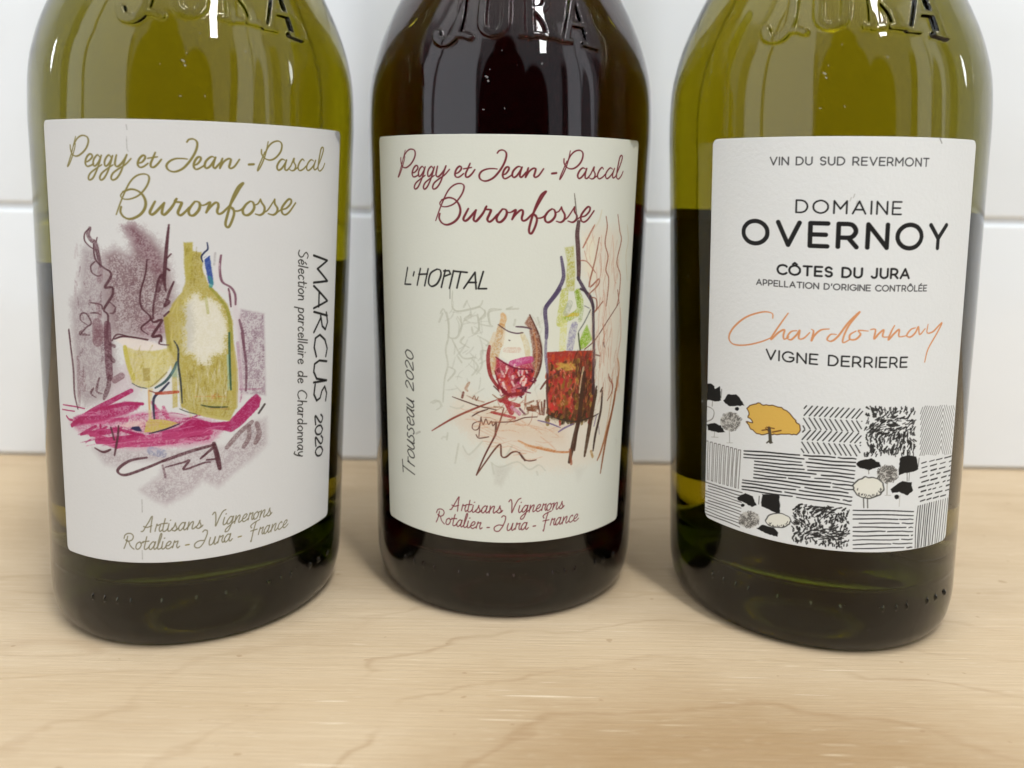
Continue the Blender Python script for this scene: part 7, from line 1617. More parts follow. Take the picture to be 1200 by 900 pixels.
ART_C = """
s 56 56 58 0.28 1 0 0 0|-504 2376 15 -35 15 35
s 56 56 58 0.28 1 0 0 0|-462 2341 0 35
s 56 56 58 0.28 1 0 0 0|-450 2341 0 35 28 -35 0 35
s 56 56 58 0.28 1 0 0 0|-387 2341 0 35 12 0 0 0 3 0 4 -2 3 -2 3 -2 2 -4 2 -3 0 -4 0 -4 -2 -4 -2 -3 -3 -3 -3 -2 -4 -1 -3 -1 -12 0
s 56 56 58 0.28 1 0 0 0|-346 2376 0 -22 0 0 0 -3 1 -3 2 -2 2 -2 2 -2 3 -1 3 0 3 0 3 1 2 2 2 2 2 2 1 3 0 3 0 22
s 56 56 58 0.28 1 0 0 0|-263 2371 -4 3 -1 1 -2 1 -2 0 -2 0 -2 0 -2 -1 -1 -1 -2 -1 -1 -2 0 -2 -1 -1 0 -2 1 -2 2 -3 8 -3 5 0 2 -1 2 -2 1 -2 0 -3 0 -2 -1 -2 -2 -2 -2 -2 -3 -1 -2 0 -3 0 -3 1 -2 2 -2 2
s 56 56 58 0.28 1 0 0 0|-250 2376 0 -22 0 0 1 -3 1 -3 1 -2 2 -2 3 -2 2 -1 3 0 3 0 3 1 2 2 2 2 2 2 1 3 0 3 0 22
s 56 56 58 0.28 1 0 0 0|-212 2341 0 35 12 0 0 0 3 0 4 -2 3 -2 3 -2 2 -4 2 -3 0 -4 0 -4 -2 -4 -2 -3 -3 -3 -3 -2 -4 -1 -3 -1 -12 0
s 56 56 58 0.28 1 0 0 0|-147 2341 0 35 13 0 0 0 2 0 2 -1 2 -1 2 -2 1 -2 1 -2 0 -2 0 -3 -1 -2 -1 -2 -2 -2 -2 -1 -2 -1 -2 0 -13 0
s 56 56 58 0.28 1 0 0 0|-134 2355 12 -14
s 56 56 58 0.28 1 0 0 0|-87 2376 -23 0 0 -35 23 0
s 56 56 58 0.28 1 0 0 0|-110 2359 21 0
s 56 56 58 0.28 1 0 0 0|-75 2376 15 -35 15 35
s 56 56 58 0.28 1 0 0 0|-9 2376 -24 0 0 -35 24 0
s 56 56 58 0.28 1 0 0 0|-33 2359 21 0
s 56 56 58 0.28 1 0 0 0|2 2341 0 35 13 0 0 0 2 0 2 -1 2 -1 2 -2 1 -2 1 -2 0 -2 0 -3 -1 -2 -1 -2 -2 -2 -2 -1 -2 -1 -2 0 -13 0
s 56 56 58 0.28 1 0 0 0|16 2355 11 -14
s 56 56 58 0.28 1 0 0 0|39 2341 0 35 16 -23 17 23 0 -35
s 56 56 58 0.28 1 0 0 0|103 2377 -4 -1 -4 -1 -3 -2 -3 -2 -2 -2 -2 -4 -1 -3 0 -3 0 -4 1 -3 2 -3 2 -3 3 -2 3 -2 4 -1 4 0 3 0 4 1 3 2 3 2 2 3 2 3 1 3 1 4 -1 3 -1 3 -2 4 -2 2 -3 2 -3 2 -4 1 -3 1
s 56 56 58 0.28 1 0 0 0|134 2341 0 35 27 -35 0 35
s 56 56 58 0.28 1 0 0 0|173 2376 27 0
s 56 56 58 0.28 1 0 0 0|187 2376 0 -35
s 14 14 15 0.37 1 0 0 0|-381 2122 0 56 19 0 0 0 7 -1 6 -2 6 -3 4 -5 4 -5 2 -6 1 -6 -1 -6 -2 -6 -4 -6 -4 -4 -6 -3 -6 -2 -7 -1 -19 0
s 14 14 15 0.37 1 0 0 0|-275 2179 -6 -1 -6 -2 -6 -2 -5 -4 -4 -4 -3 -5 -1 -5 -1 -6 1 -6 1 -5 3 -5 4 -4 5 -4 6 -2 6 -2 6 -1 6 1 6 2 5 2 5 4 4 4 3 5 2 5 0 6 0 6 -2 5 -3 5 -4 4 -5 4 -5 2 -6 2 -6 1
s 14 14 15 0.37 1 0 0 0|-218 2122 0 56 27 -36 27 36 0 -56
s 14 14 15 0.37 1 0 0 0|-138 2122 27 56 28 -56
s 14 14 15 0.37 1 0 0 0|-128 2140 34 0
s 14 14 15 0.37 1 0 0 0|-58 2122 0 56
s 14 14 15 0.37 1 0 0 0|-33 2122 0 56 46 -56 0 56
s 14 14 15 0.37 1 0 0 0|78 2178 -40 0 0 -56 40 0
s 14 14 15 0.37 1 0 0 0|38 2150 35 0
s 14 14 15 1.01 1 0 0 0|-569 2075 -12 -1 -11 -3 -11 -5 -9 -7 -7 -8 -6 -9 -3 -10 -1 -11 1 -10 3 -10 6 -9 7 -8 9 -7 11 -5 11 -3 12 -1 12 1 11 3 10 5 10 7 7 8 6 9 3 10 1 10 -1 11 -3 10 -6 9 -7 8 -10 7 -10 5 -11 3 -12 1
s 14 14 15 1.01 1 0 0 0|-460 2074 48 -105 48 105
s 14 14 15 1.01 1 0 0 0|-241 2074 -75 0 0 -105 75 0
s 14 14 15 1.01 1 0 0 0|-316 2022 67 0
s 14 14 15 1.01 1 0 0 0|-195 1969 0 105 41 0 0 0 7 -1 8 -2 6 -4 5 -5 4 -6 3 -7 1 -7 -1 -7 -3 -6 -4 -6 -5 -5 -6 -4 -8 -2 -7 -1 -41 0
s 14 14 15 1.01 1 0 0 0|-152 2011 37 -42
s 14 14 15 1.01 1 0 0 0|-67 1969 0 105 87 -105 0 105
s 14 14 15 1.01 1 0 0 0|128 2075 -11 -1 -12 -3 -10 -5 -9 -7 -8 -8 -5 -9 -4 -10 -1 -11 1 -10 4 -10 5 -9 8 -8 9 -7 10 -5 12 -3 11 -1 12 1 11 3 11 5 9 7 7 8 6 9 3 10 2 10 -2 11 -3 10 -6 9 -7 8 -9 7 -11 5 -11 3 -12 1
s 14 14 15 1.01 1 0 0 0|237 2074 47 -61 47 61
s 14 14 15 1.01 1 0 0 0|284 2013 0 -44
s 14 14 15 0.46 1 0 0 0|-415 1866 -3 3 -4 2 -4 1 -4 1 -5 0 -4 -1 -4 -1 -4 -2 -4 -3 -2 -3 -2 -4 -1 -3 -1 -4 1 -4 1 -4 2 -4 2 -3 4 -3 4 -2 4 -1 4 -1 5 0 4 1 4 1 4 3 3 2
s 14 14 15 0.46 1 0 0 0|-379 1873 -4 0 -5 -2 -4 -2 -4 -2 -3 -4 -2 -3 -1 -4 -1 -4 1 -5 1 -4 2 -3 3 -4 4 -2 4 -2 5 -1 4 -1 5 1 5 1 4 2 3 2 3 4 3 3 1 4 0 5 0 4 -1 4 -3 3 -3 4 -3 2 -4 2 -5 2 -5 0
s 14 14 15 0.46 1 0 0 0|-387 1879 8 7 9 -7
s 14 14 15 0.46 1 0 0 0|-339 1873 35 0
s 14 14 15 0.46 1 0 0 0|-322 1873 0 -42
s 14 14 15 0.46 1 0 0 0|-259 1873 -30 0 0 -42 30 0
s 14 14 15 0.46 1 0 0 0|-289 1852 27 0
s 14 14 15 0.46 1 0 0 0|-218 1866 -4 4 -2 1 -2 1 -3 1 -2 0 -3 -1 -2 -1 -2 -1 -2 -2 -1 -2 -1 -2 0 -2 0 -2 1 -2 2 -3 11 -4 6 0 2 -2 3 -2 1 -3 0 -2 0 -3 -1 -3 -3 -2 -2 -2 -4 -1 -3 0 -4 0 -3 1 -3 2 -2 2
s 14 14 15 0.46 1 0 0 0|-170 1831 0 42 14 0 0 0 5 -1 5 -1 4 -3 3 -3 3 -4 2 -5 0 -4 0 -5 -2 -5 -3 -4 -3 -3 -4 -2 -5 -2 -5 0 -14 0
s 14 14 15 0.46 1 0 0 0|-118 1873 0 -27 0 0 0 -4 1 -3 2 -3 3 -2 3 -2 4 -1 3 0 4 0 3 1 3 2 3 2 2 3 1 3 1 4 0 27
s 14 14 15 0.46 1 0 0 0|-18 1873 0 -30 0 0 0 -2 -1 -2 -1 -3 -1 -1 -2 -2 -1 -1 -3 -1 -2 0 -2 0 -2 0 -2 1 -2 1 -1 2 -2 2
s 14 14 15 0.46 1 0 0 0|-1 1873 0 -27 0 0 1 -4 1 -3 2 -3 3 -2 3 -2 3 -1 4 0 3 0 4 1 3 2 3 2 2 3 1 3 0 4 0 27
s 14 14 15 0.46 1 0 0 0|48 1831 0 42 16 0 0 0 3 -1 3 -1 2 -1 3 -2 1 -3 1 -2 1 -3 -1 -3 -1 -2 -1 -3 -3 -2 -2 -1 -3 -1 -3 -1 -16 0
s 14 14 15 0.46 1 0 0 0|65 1847 15 -16
s 14 14 15 0.46 1 0 0 0|95 1831 21 42 20 -42
s 14 14 15 0.46 1 0 0 0|103 1844 26 0
s 56 56 58 0.24 1 0 0 0|-556 1771 12 26 12 -26
s 56 56 58 0.24 1 0 0 0|-551 1779 15 0
s 56 56 58 0.24 1 0 0 0|-523 1771 0 26 9 0 0 0 2 -1 2 0 1 -1 2 -1 1 -2 0 -2 0 -2 0 -1 0 -2 -1 -2 -2 -1 -1 -1 -2 0 -2 -1 -9 0
s 56 56 58 0.24 1 0 0 0|-497 1771 0 26 9 0 0 0 2 -1 2 0 1 -1 2 -1 1 -2 0 -2 0 -2 0 -1 0 -2 -1 -2 -2 -1 -1 -1 -2 0 -2 -1 -9 0
s 56 56 58 0.24 1 0 0 0|-454 1797 -17 0 0 -26 17 0
s 56 56 58 0.24 1 0 0 0|-471 1784 15 0
s 56 56 58 0.24 1 0 0 0|-446 1797 0 -26 15 0
s 56 56 58 0.24 1 0 0 0|-422 1797 0 -26 15 0
s 56 56 58 0.24 1 0 0 0|-398 1771 12 26 12 -26
s 56 56 58 0.24 1 0 0 0|-394 1779 15 0
s 56 56 58 0.24 1 0 0 0|-366 1797 21 0
s 56 56 58 0.24 1 0 0 0|-355 1797 0 -26
s 56 56 58 0.24 1 0 0 0|-337 1771 0 26
s 56 56 58 0.24 1 0 0 0|-314 1797 -3 0 -3 -1 -2 -1 -2 -2 -2 -2 -1 -2 -1 -3 0 -2 0 -3 1 -2 1 -2 2 -2 2 -2 2 -1 3 -1 3 0 3 0 2 1 3 1 2 2 2 2 1 2 1 2 0 3 0 2 -1 3 -1 2 -2 2 -2 2 -3 1 -2 1 -3 0
s 56 56 58 0.24 1 0 0 0|-292 1771 0 26 21 -26 0 26
s 56 56 58 0.24 1 0 0 0|-246 1771 0 26 9 0 0 0 3 -1 2 -1 3 -1 2 -2 1 -3 1 -2 1 -3 -1 -3 -1 -3 -1 -2 -2 -2 -3 -2 -2 0 -3 -1 -9 0
s 56 56 58 0.24 1 0 0 0|-214 1797 -1 -7
s 56 56 58 0.24 1 0 0 0|-192 1797 -3 0 -2 -1 -3 -1 -2 -2 -2 -2 -1 -2 -1 -3 0 -2 0 -3 1 -2 1 -2 2 -2 2 -2 3 -1 2 -1 3 0 3 0 3 1 2 1 2 2 2 2 1 2 1 2 0 3 0 2 -1 3 -1 2 -2 2 -2 2 -2 1 -3 1 -3 0
s 56 56 58 0.24 1 0 0 0|-169 1771 0 26 9 0 0 0 2 -1 2 0 1 -1 1 -1 1 -2 1 -1 0 -2 0 -2 -1 -1 -1 -2 -1 -1 -1 -1 -2 0 -2 -1 -9 0
s 56 56 58 0.24 1 0 0 0|-159 1781 8 -10
s 56 56 58 0.24 1 0 0 0|-142 1771 0 26
s 56 56 58 0.24 1 0 0 0|-109 1793 -2 1 -2 2 -3 0 -3 1 -2 0 -3 -1 -3 -1 -2 -1 -2 -2 -1 -2 -1 -2 -1 -3 0 -2 1 -3 1 -2 1 -2 2 -2 3 -1 2 -1 3 -1 3 0 2 0 3 1 2 2 2 1 2 2 0 6 -10 0
s 56 56 58 0.24 1 0 0 0|-99 1771 0 26
s 56 56 58 0.24 1 0 0 0|-91 1771 0 26 21 -26 0 26
s 56 56 58 0.24 1 0 0 0|-44 1797 -18 0 0 -26 18 0
s 56 56 58 0.24 1 0 0 0|-62 1784 16 0
s 56 56 58 0.24 1 0 0 0|5 1793 -2 1 -2 1 -3 1 -2 1 -3 0 -2 -1 -3 0 -2 -2 -2 -1 -1 -2 -2 -2 0 -3 -1 -2 1 -2 0 -3 2 -2 1 -2 2 -1 2 -2 3 -1 2 0 3 0 2 0 3 1 2 2 2 1
s 56 56 58 0.24 1 0 0 0|26 1797 -3 0 -3 -1 -2 -1 -2 -2 -2 -2 -1 -2 -1 -3 -1 -2 1 -3 1 -2 1 -2 2 -2 2 -2 2 -1 3 -1 3 0 2 0 3 1 2 1 3 2 1 2 2 2 0 2 1 3 -1 2 0 3 -2 2 -1 2 -3 2 -2 1 -3 1 -2 0
s 56 56 58 0.24 1 0 0 0|48 1771 0 26 21 -26 0 26
s 56 56 58 0.24 1 0 0 0|77 1797 20 0
s 56 56 58 0.24 1 0 0 0|87 1797 0 -26
s 56 56 58 0.24 1 0 0 0|106 1771 0 26 9 0 0 0 2 -1 2 0 1 -1 2 -1 1 -2 0 -1 0 -2 0 -2 0 -1 -1 -2 -2 -1 -1 -1 -2 0 -2 -1 -9 0
s 56 56 58 0.24 1 0 0 0|116 1781 8 -10
s 56 56 58 0.24 1 0 0 0|147 1797 -3 0 -2 -1 -3 -1 -2 -2 -2 -2 -1 -2 -1 -3 0 -2 0 -3 1 -2 1 -2 2 -2 2 -2 3 -1 2 -1 3 0 3 0 2 1 3 1 2 2 2 2 1 2 1 2 0 3 0 2 -1 3 -1 2 -2 2 -2 2 -3 1 -2 1 -3 0
s 56 56 58 0.24 1 0 0 0|142 1801 5 4 5 -4
s 56 56 58 0.24 1 0 0 0|170 1797 0 -26 15 0
s 56 56 58 0.24 1 0 0 0|211 1797 -18 0 0 -26 18 0
s 56 56 58 0.24 1 0 0 0|193 1784 16 0
s 56 56 58 0.24 1 0 0 0|200 1800 5 5
s 56 56 58 0.24 1 0 0 0|236 1797 -17 0 0 -26 17 0
s 56 56 58 0.24 1 0 0 0|219 1784 15 0
s 14 14 15 0.36 1 0 0 0|-499 1463 22 -46 21 46
s 14 14 15 0.36 1 0 0 0|-438 1417 0 46
s 14 14 15 0.36 1 0 0 0|-374 1455 -3 3 -5 3 -5 1 -5 1 -5 0 -5 -1 -5 -2 -4 -3 -4 -3 -3 -4 -2 -4 -1 -4 0 -5 1 -4 2 -4 3 -4 4 -3 4 -3 5 -1 5 -1 5 0 6 0 4 2 5 2 4 4 3 3 0 10 -19 0
s 14 14 15 0.36 1 0 0 0|-354 1417 0 46 40 -46 0 46
s 14 14 15 0.36 1 0 0 0|-263 1463 -34 0 0 -46 34 0
s 14 14 15 0.36 1 0 0 0|-297 1440 30 0
s 14 14 15 0.36 1 0 0 0|-213 1417 0 46 16 0 0 0 5 -1 6 -2 4 -2 4 -4 3 -4 2 -5 1 -5 -1 -5 -2 -5 -3 -4 -4 -4 -4 -3 -6 -1 -5 -1 -16 0
s 14 14 15 0.36 1 0 0 0|-121 1463 -34 0 0 -46 34 0
s 14 14 15 0.36 1 0 0 0|-155 1440 30 0
s 14 14 15 0.36 1 0 0 0|-105 1417 0 46 19 0 0 0 3 -1 3 -1 3 -1 3 -3 1 -2 1 -3 1 -3 -1 -3 -1 -3 -1 -3 -3 -2 -3 -1 -3 -1 -3 -1 -19 0
s 14 14 15 0.36 1 0 0 0|-85 1435 16 -18
s 14 14 15 0.36 1 0 0 0|-52 1417 0 46 19 0 0 0 3 -1 3 -1 3 -1 3 -3 2 -2 1 -3 0 -3 0 -3 -1 -3 -2 -3 -3 -2 -3 -1 -3 -1 -3 -1 -19 0
s 14 14 15 0.36 1 0 0 0|-32 1435 16 -18
s 14 14 15 0.36 1 0 0 0|2 1417 0 46
s 14 14 15 0.36 1 0 0 0|53 1463 -34 0 0 -46 34 0
s 14 14 15 0.36 1 0 0 0|19 1440 30 0
s 14 14 15 0.36 1 0 0 0|69 1417 0 46 18 0 0 0 4 -1 3 -1 3 -1 2 -3 2 -2 1 -3 1 -3 -1 -3 -1 -3 -2 -3 -2 -2 -3 -1 -3 -1 -4 -1 -18 0
s 14 14 15 0.36 1 0 0 0|89 1435 16 -18
s 14 14 15 0.36 1 0 0 0|156 1463 -34 0 0 -46 34 0
s 14 14 15 0.36 1 0 0 0|122 1440 30 0
s 208 140 92 0.39 0.95 0 0.4 1|-473 1617 -5 23 -47 1 -83 -35 -68 -61 -25 -52 26 -29 70 6 79 27 56 30
s 208 140 92 0.39 0.95 0 0.4 1|-402 1647 -34 -54 -35 -59 -6 -19 33 36 27 16 -4 -28 5 -17 20 13
s 208 140 92 0.39 0.95 0 0.4 1|-360 1568 -26 -7 -17 -29 18 -9 26 27 12 20 -3 -37 22 2 26 29
s 208 140 92 0.39 0.95 0 0.4 1|-295 1580 10 -10 -8 -43 12 25 28 28 36 7
s 208 140 92 0.39 0.95 0 0.4 1|-184 1563 -25 -1 -15 -24 20 -7 29 26 40 62 49 53 -41 -57 -23 -54 -3 -34 31 17
s 208 140 92 0.39 0.95 0 0.4 1|-98 1583 -25 -17 0 -22 26 1 20 23 -9 18 43 -1
s 208 140 92 0.39 0.95 0 0.4 1|-32 1592 22 0 -4 -42 21 24 22 17 -3 -30 26 -2
s 208 140 92 0.39 0.95 0 0.4 1|80 1612 -14 -28 -12 -38 27 29 23 18 2 -32 36 3
s 208 140 92 0.39 0.95 0 0.4 1|189 1600 -25 -8 -19 -27 21 -7 25 20 14 26 10 -36 29 26
s 208 140 92 0.39 0.95 0 0.4 1|260 1613 -2 -38 35 3 35 26 21 11 -30 -47 -48 -70 -15 -61
s 14 14 15 0.27 0.95 0 0 0|-314 1202 10 14
s 14 14 15 0.27 0.95 0 0 0|-313 1169 35 48
s 14 14 15 0.27 0.95 0 0 0|-289 1170 35 48
s 14 14 15 0.27 0.95 0 0 0|-266 1171 35 47
s 14 14 15 0.27 0.95 0 0 0|-244 1172 35 47
s 14 14 15 0.27 0.95 0 0 0|-220 1173 35 46
s 14 14 15 0.27 0.95 0 0 0|-195 1173 35 47
s 14 14 15 0.27 0.95 0 0 0|-172 1174 35 46
s 14 14 15 0.27 0.95 0 0 0|-147 1174 35 46
s 14 14 15 0.27 0.95 0 0 0|-122 1174 35 45
s 14 14 15 0.27 0.95 0 0 0|-96 1174 35 45
s 14 14 15 0.27 0.95 0 0 0|-76 1173 27 35
s 14 14 15 0.27 0.95 0 0 0|-316 1118 7 -12
s 14 14 15 0.27 0.95 0 0 0|-315 1154 31 -46
s 14 14 15 0.27 0.95 0 0 0|-290 1159 34 -50
s 14 14 15 0.27 0.95 0 0 0|-267 1160 33 -50
s 14 14 15 0.27 0.95 0 0 0|-241 1161 33 -50
s 14 14 15 0.27 0.95 0 0 0|-219 1161 33 -50
s 14 14 15 0.27 0.95 0 0 0|-197 1162 33 -50
s 14 14 15 0.27 0.95 0 0 0|-172 1162 34 -50
s 14 14 15 0.27 0.95 0 0 0|-147 1162 34 -50
s 14 14 15 0.27 0.95 0 0 0|-121 1162 34 -51
s 14 14 15 0.27 0.95 0 0 0|-96 1162 34 -51
s 14 14 15 0.27 0.95 0 0 0|-74 1162 24 -36
s 14 14 15 0.27 0.95 0 0 0|-50 1161 0 0
s 14 14 15 0.27 0.95 0 0 0|-317 1088 9 12
s 14 14 15 0.27 0.95 0 0 0|-318 1052 36 49
s 14 14 15 0.27 0.95 0 0 0|-295 1054 36 48
s 14 14 15 0.27 0.95 0 0 0|-271 1055 35 48
s 14 14 15 0.27 0.95 0 0 0|-248 1056 36 48
s 14 14 15 0.27 0.95 0 0 0|-224 1057 36 47
s 14 14 15 0.27 0.95 0 0 0|-196 1058 35 47
s 14 14 15 0.27 0.95 0 0 0|-175 1058 36 47
s 14 14 15 0.27 0.95 0 0 0|-146 1059 35 46
s 14 14 15 0.27 0.95 0 0 0|-126 1059 35 46
s 14 14 15 0.27 0.95 0 0 0|-98 1059 36 45
s 14 14 15 0.27 0.95 0 0 0|-77 1058 27 34
s 14 14 15 0.27 0.95 0 0 0|-53 1058 3 3
s 14 14 15 0.27 0.95 0 0 0|-320 1006 12 -16
s 14 14 15 0.27 0.95 0 0 0|-319 1039 33 -48
s 14 14 15 0.27 0.95 0 0 0|-293 1042 33 -49
s 14 14 15 0.27 0.95 0 0 0|-271 1043 33 -49
s 14 14 15 0.27 0.95 0 0 0|-248 1045 34 -50
s 14 14 15 0.27 0.95 0 0 0|-220 1046 33 -50
s 14 14 15 0.27 0.95 0 0 0|-196 1046 33 -50
s 14 14 15 0.27 0.95 0 0 0|-171 1047 34 -51
s 14 14 15 0.27 0.95 0 0 0|-148 1047 34 -51
s 14 14 15 0.27 0.95 0 0 0|-127 1047 35 -51
s 14 14 15 0.27 0.95 0 0 0|-99 1047 34 -51
s 14 14 15 0.27 0.95 0 0 0|-74 1047 23 -35
s 14 14 15 0.27 0.95 0 0 0|-51 1046 1 0
s 30 30 30 0.28 0.95 0 0.75 0|7 1029 -4 6 -5 5
s 30 30 30 0.36 0.95 0 0.75 0|11 1113 9 4 9 4
s 30 30 30 0.21 0.95 0 0.75 0|-36 1118 5 8 8 8
s 22 22 22 0.36 0.95 0 0.75 0|105 1007 1 7 0 6
s 45 45 45 0.3 0.95 0 0.75 0|216 1090 -5 6 -3 6
s 22 22 22 0.35 0.95 0 0.75 0|41 1216 -3 7 -4 7
s 45 45 45 0.41 0.95 0 0.75 0|41 1049 1 10 1 9
s 30 30 30 0.31 0.95 0 0.75 0|99 1011 -1 9 -4 10
s 22 22 22 0.39 0.95 0 0.75 0|111 1212 1 6 2 6
s 45 45 45 0.37 0.95 0 0.75 0|171 1053 -4 4 -3 4
s 45 45 45 0.33 0.95 0 0.75 0|92 1138 6 0 4 -1
s 22 22 22 0.36 0.95 0 0.75 0|112 1075 3 5 -1 5
s 45 45 45 0.39 0.95 0 0.75 0|100 1023 4 9 5 8
s 30 30 30 0.37 0.95 0 0.75 0|136 1079 -1 9 -2 8
s 30 30 30 0.3 0.95 0 0.75 0|203 1048 -3 7 -6 7
s 30 30 30 0.28 0.95 0 0.75 0|49 1097 9 5 9 5
s 22 22 22 0.34 0.95 0 0.75 0|47 1102 8 3 5 4
s 45 45 45 0.37 0.95 0 0.75 0|98 1184 6 1 5 1
s 22 22 22 0.26 0.95 0 0.75 0|33 1032 0 4 -2 5
s 30 30 30 0.23 0.95 0 0.75 0|37 1041 -3 5 0 6
s 30 30 30 0.22 0.95 0 0.75 0|91 1185 6 3 7 4
s 30 30 30 0.39 0.95 0 0.75 0|38 1144 5 6 8 6
s 22 22 22 0.21 0.95 0 0.75 0|88 1179 5 0 5 0
s 30 30 30 0.25 0.95 0 0.75 0|213 1114 4 6 4 6
s 30 30 30 0.37 0.95 0 0.75 0|226 1032 0 8 -1 8
s 22 22 22 0.39 0.95 0 0.75 0|124 1127 11 2 8 2
s 30 30 30 0.23 0.95 0 0.75 0|43 1024 2 8 2 9
s 22 22 22 0.32 0.95 0 0.75 0|112 1026 0 8 -4 7
s 30 30 30 0.22 0.95 0 0.75 0|11 1023 0 7 1 7
s 30 30 30 0.31 0.95 0 0.75 0|112 1014 1 9 2 9
s 30 30 30 0.32 0.95 0 0.75 0|50 1024 1 5 -1 6
s 45 45 45 0.39 0.95 0 0.75 0|-3 1126 4 4 6 4
s 22 22 22 0.21 0.95 0 0.75 0|134 1108 6 8 9 6
s 45 45 45 0.28 0.95 0 0.75 0|1 1184 1 6 -1 6
s 45 45 45 0.35 0.95 0 0.75 0|42 1159 10 3 9 2
s 30 30 30 0.37 0.95 0 0.75 0|86 1090 5 5 3 6
s 30 30 30 0.32 0.95 0 0.75 0|169 1145 8 1 11 1
s 22 22 22 0.26 0.95 0 0.75 0|114 1003 -2 7 -1 8
s 22 22 22 0.37 0.95 0 0.75 0|172 1032 0 4 -2 5
s 22 22 22 0.24 0.95 0 0.75 0|20 1042 -6 7 -3 7
s 45 45 45 0.26 0.95 0 0.75 0|34 1054 -4 5 -7 4
s 45 45 45 0.21 0.95 0 0.75 0|28 1116 2 4 4 3
s 30 30 30 0.39 0.95 0 0.75 0|170 1008 0 6 3 7
s 45 45 45 0.3 0.95 0 0.75 0|227 993 0 8 -3 8
s 30 30 30 0.36 0.95 0 0.75 0|51 1181 2 5 5 5
s 22 22 22 0.27 0.95 0 0.75 0|-9 1091 0 6 1 6
s 30 30 30 0.33 0.95 0 0.75 0|43 1152 4 4 6 4
s 22 22 22 0.26 0.95 0 0.75 0|165 1199 5 3 6 3
s 30 30 30 0.38 0.95 0 0.75 0|197 1050 -4 8 -4 8
s 22 22 22 0.34 0.95 0 0.75 0|1 1107 6 7 6 7
s 45 45 45 0.4 0.95 0 0.75 0|15 1189 -3 5 -3 5
s 30 30 30 0.33 0.95 0 0.75 0|44 1020 -1 4 -3 5
s 45 45 45 0.26 0.95 0 0.75 0|138 1091 -1 9 0 10
s 45 45 45 0.37 0.95 0 0.75 0|98 1207 3 8 0 9
s 30 30 30 0.38 0.95 0 0.75 0|97 1099 7 5 9 5
s 22 22 22 0.28 0.95 0 0.75 0|5 1109 4 8 8 8
s 30 30 30 0.29 0.95 0 0.75 0|0 1194 2 6 1 5
s 45 45 45 0.4 0.95 0 0.75 0|113 1169 8 4 5 3
s 45 45 45 0.25 0.95 0 0.75 0|120 1173 7 1 6 2
s 45 45 45 0.4 0.95 0 0.75 0|69 1095 0 5 2 6
s 45 45 45 0.39 0.95 0 0.75 0|162 1072 2 6 0 6
s 45 45 45 0.22 0.95 0 0.75 0|48 1062 -2 8 -2 8
s 30 30 30 0.25 0.95 0 0.75 0|-3 1083 1 7 4 7
s 45 45 45 0.28 0.95 0 0.75 0|18 1091 5 7 3 8
s 45 45 45 0.37 0.95 0 0.75 0|184 1090 3 10 -1 10
s 45 45 45 0.34 0.95 0 0.75 0|120 1162 5 3 3 3
s 30 30 30 0.39 0.95 0 0.75 0|133 1123 13 1 10 1
s 22 22 22 0.33 0.95 0 0.75 0|69 1014 -2 7 0 7
s 22 22 22 0.31 0.95 0 0.75 0|63 1193 6 8 2 7
s 22 22 22 0.24 0.95 0 0.75 0|110 1209 1 10 -1 10
s 45 45 45 0.38 0.95 0 0.75 0|34 1100 4 5 5 4
s 30 30 30 0.36 0.95 0 0.75 0|181 1179 5 5 2 6
s 22 22 22 0.2 0.95 0 0.75 0|100 1139 10 0 10 0
s 45 45 45 0.31 0.95 0 0.75 0|43 1066 -2 9 -1 8
s 22 22 22 0.35 0.95 0 0.75 0|102 1158 7 -2 9 -2
s 45 45 45 0.3 0.95 0 0.75 0|50 1101 5 4 4 5
s 45 45 45 0.36 0.95 0 0.75 0|123 1139 8 1 6 1
s 45 45 45 0.29 0.95 0 0.75 0|140 1176 11 3 9 4
s 45 45 45 0.31 0.95 0 0.75 0|162 993 -2 8 -1 8
s 45 45 45 0.41 0.95 0 0.75 0|139 1086 1 8 0 8
s 22 22 22 0.33 0.95 0 0.75 0|-13 996 0 6 0 6
s 45 45 45 0.39 0.95 0 0.75 0|131 1005 -3 8 1 9
s 30 30 30 0.38 0.95 0 0.75 0|161 1130 9 1 11 0
s 30 30 30 0.21 0.95 0 0.75 0|81 1116 6 5 9 5
s 22 22 22 0.29 0.95 0 0.75 0|70 1184 7 6 5 6
s 30 30 30 0.35 0.95 0 0.75 0|141 1079 0 9 3 9
s 45 45 45 0.24 0.95 0 0.75 0|211 1067 -5 6 -7 5
s 22 22 22 0.29 0.95 0 0.75 0|135 1056 -2 8 0 8
s 45 45 45 0.4 0.95 0 0.75 0|78 1168 8 0 9 0
s 30 30 30 0.4 0.95 0 0.75 0|151 1026 0 8 -4 8
s 45 45 45 0.41 0.95 0 0.75 0|26 1163 2 4 4 3
s 45 45 45 0.37 0.95 0 0.75 0|78 1014 1 6 3 5
s 22 22 22 0.27 0.95 0 0.75 0|195 1118 4 4 2 4
s 22 22 22 0.21 0.95 0 0.75 0|-9 1132 5 6 3 6
s 45 45 45 0.4 0.95 0 0.75 0|171 1211 1 7 -1 7
s 22 22 22 0.24 0.95 0 0.75 0|111 1152 10 -4 9 -3
s 22 22 22 0.3 0.95 0 0.75 0|14 1169 9 6 8 6
s 30 30 30 0.22 0.95 0 0.75 0|103 1175 8 3 8 4
s 30 30 30 0.26 0.95 0 0.75 0|22 1204 -1 6 -4 7
s 45 45 45 0.39 0.95 0 0.75 0|16 1183 -1 9 1 9
s 22 22 22 0.34 0.95 0 0.75 0|-24 1190 -4 5 -3 5
s 45 45 45 0.21 0.95 0 0.75 0|42 1217 0 7 -2 8
s 45 45 45 0.37 0.95 0 0.75 0|35 1193 -1 8 0 8
s 30 30 30 0.34 0.95 0 0.75 0|10 1122 7 4 4 4
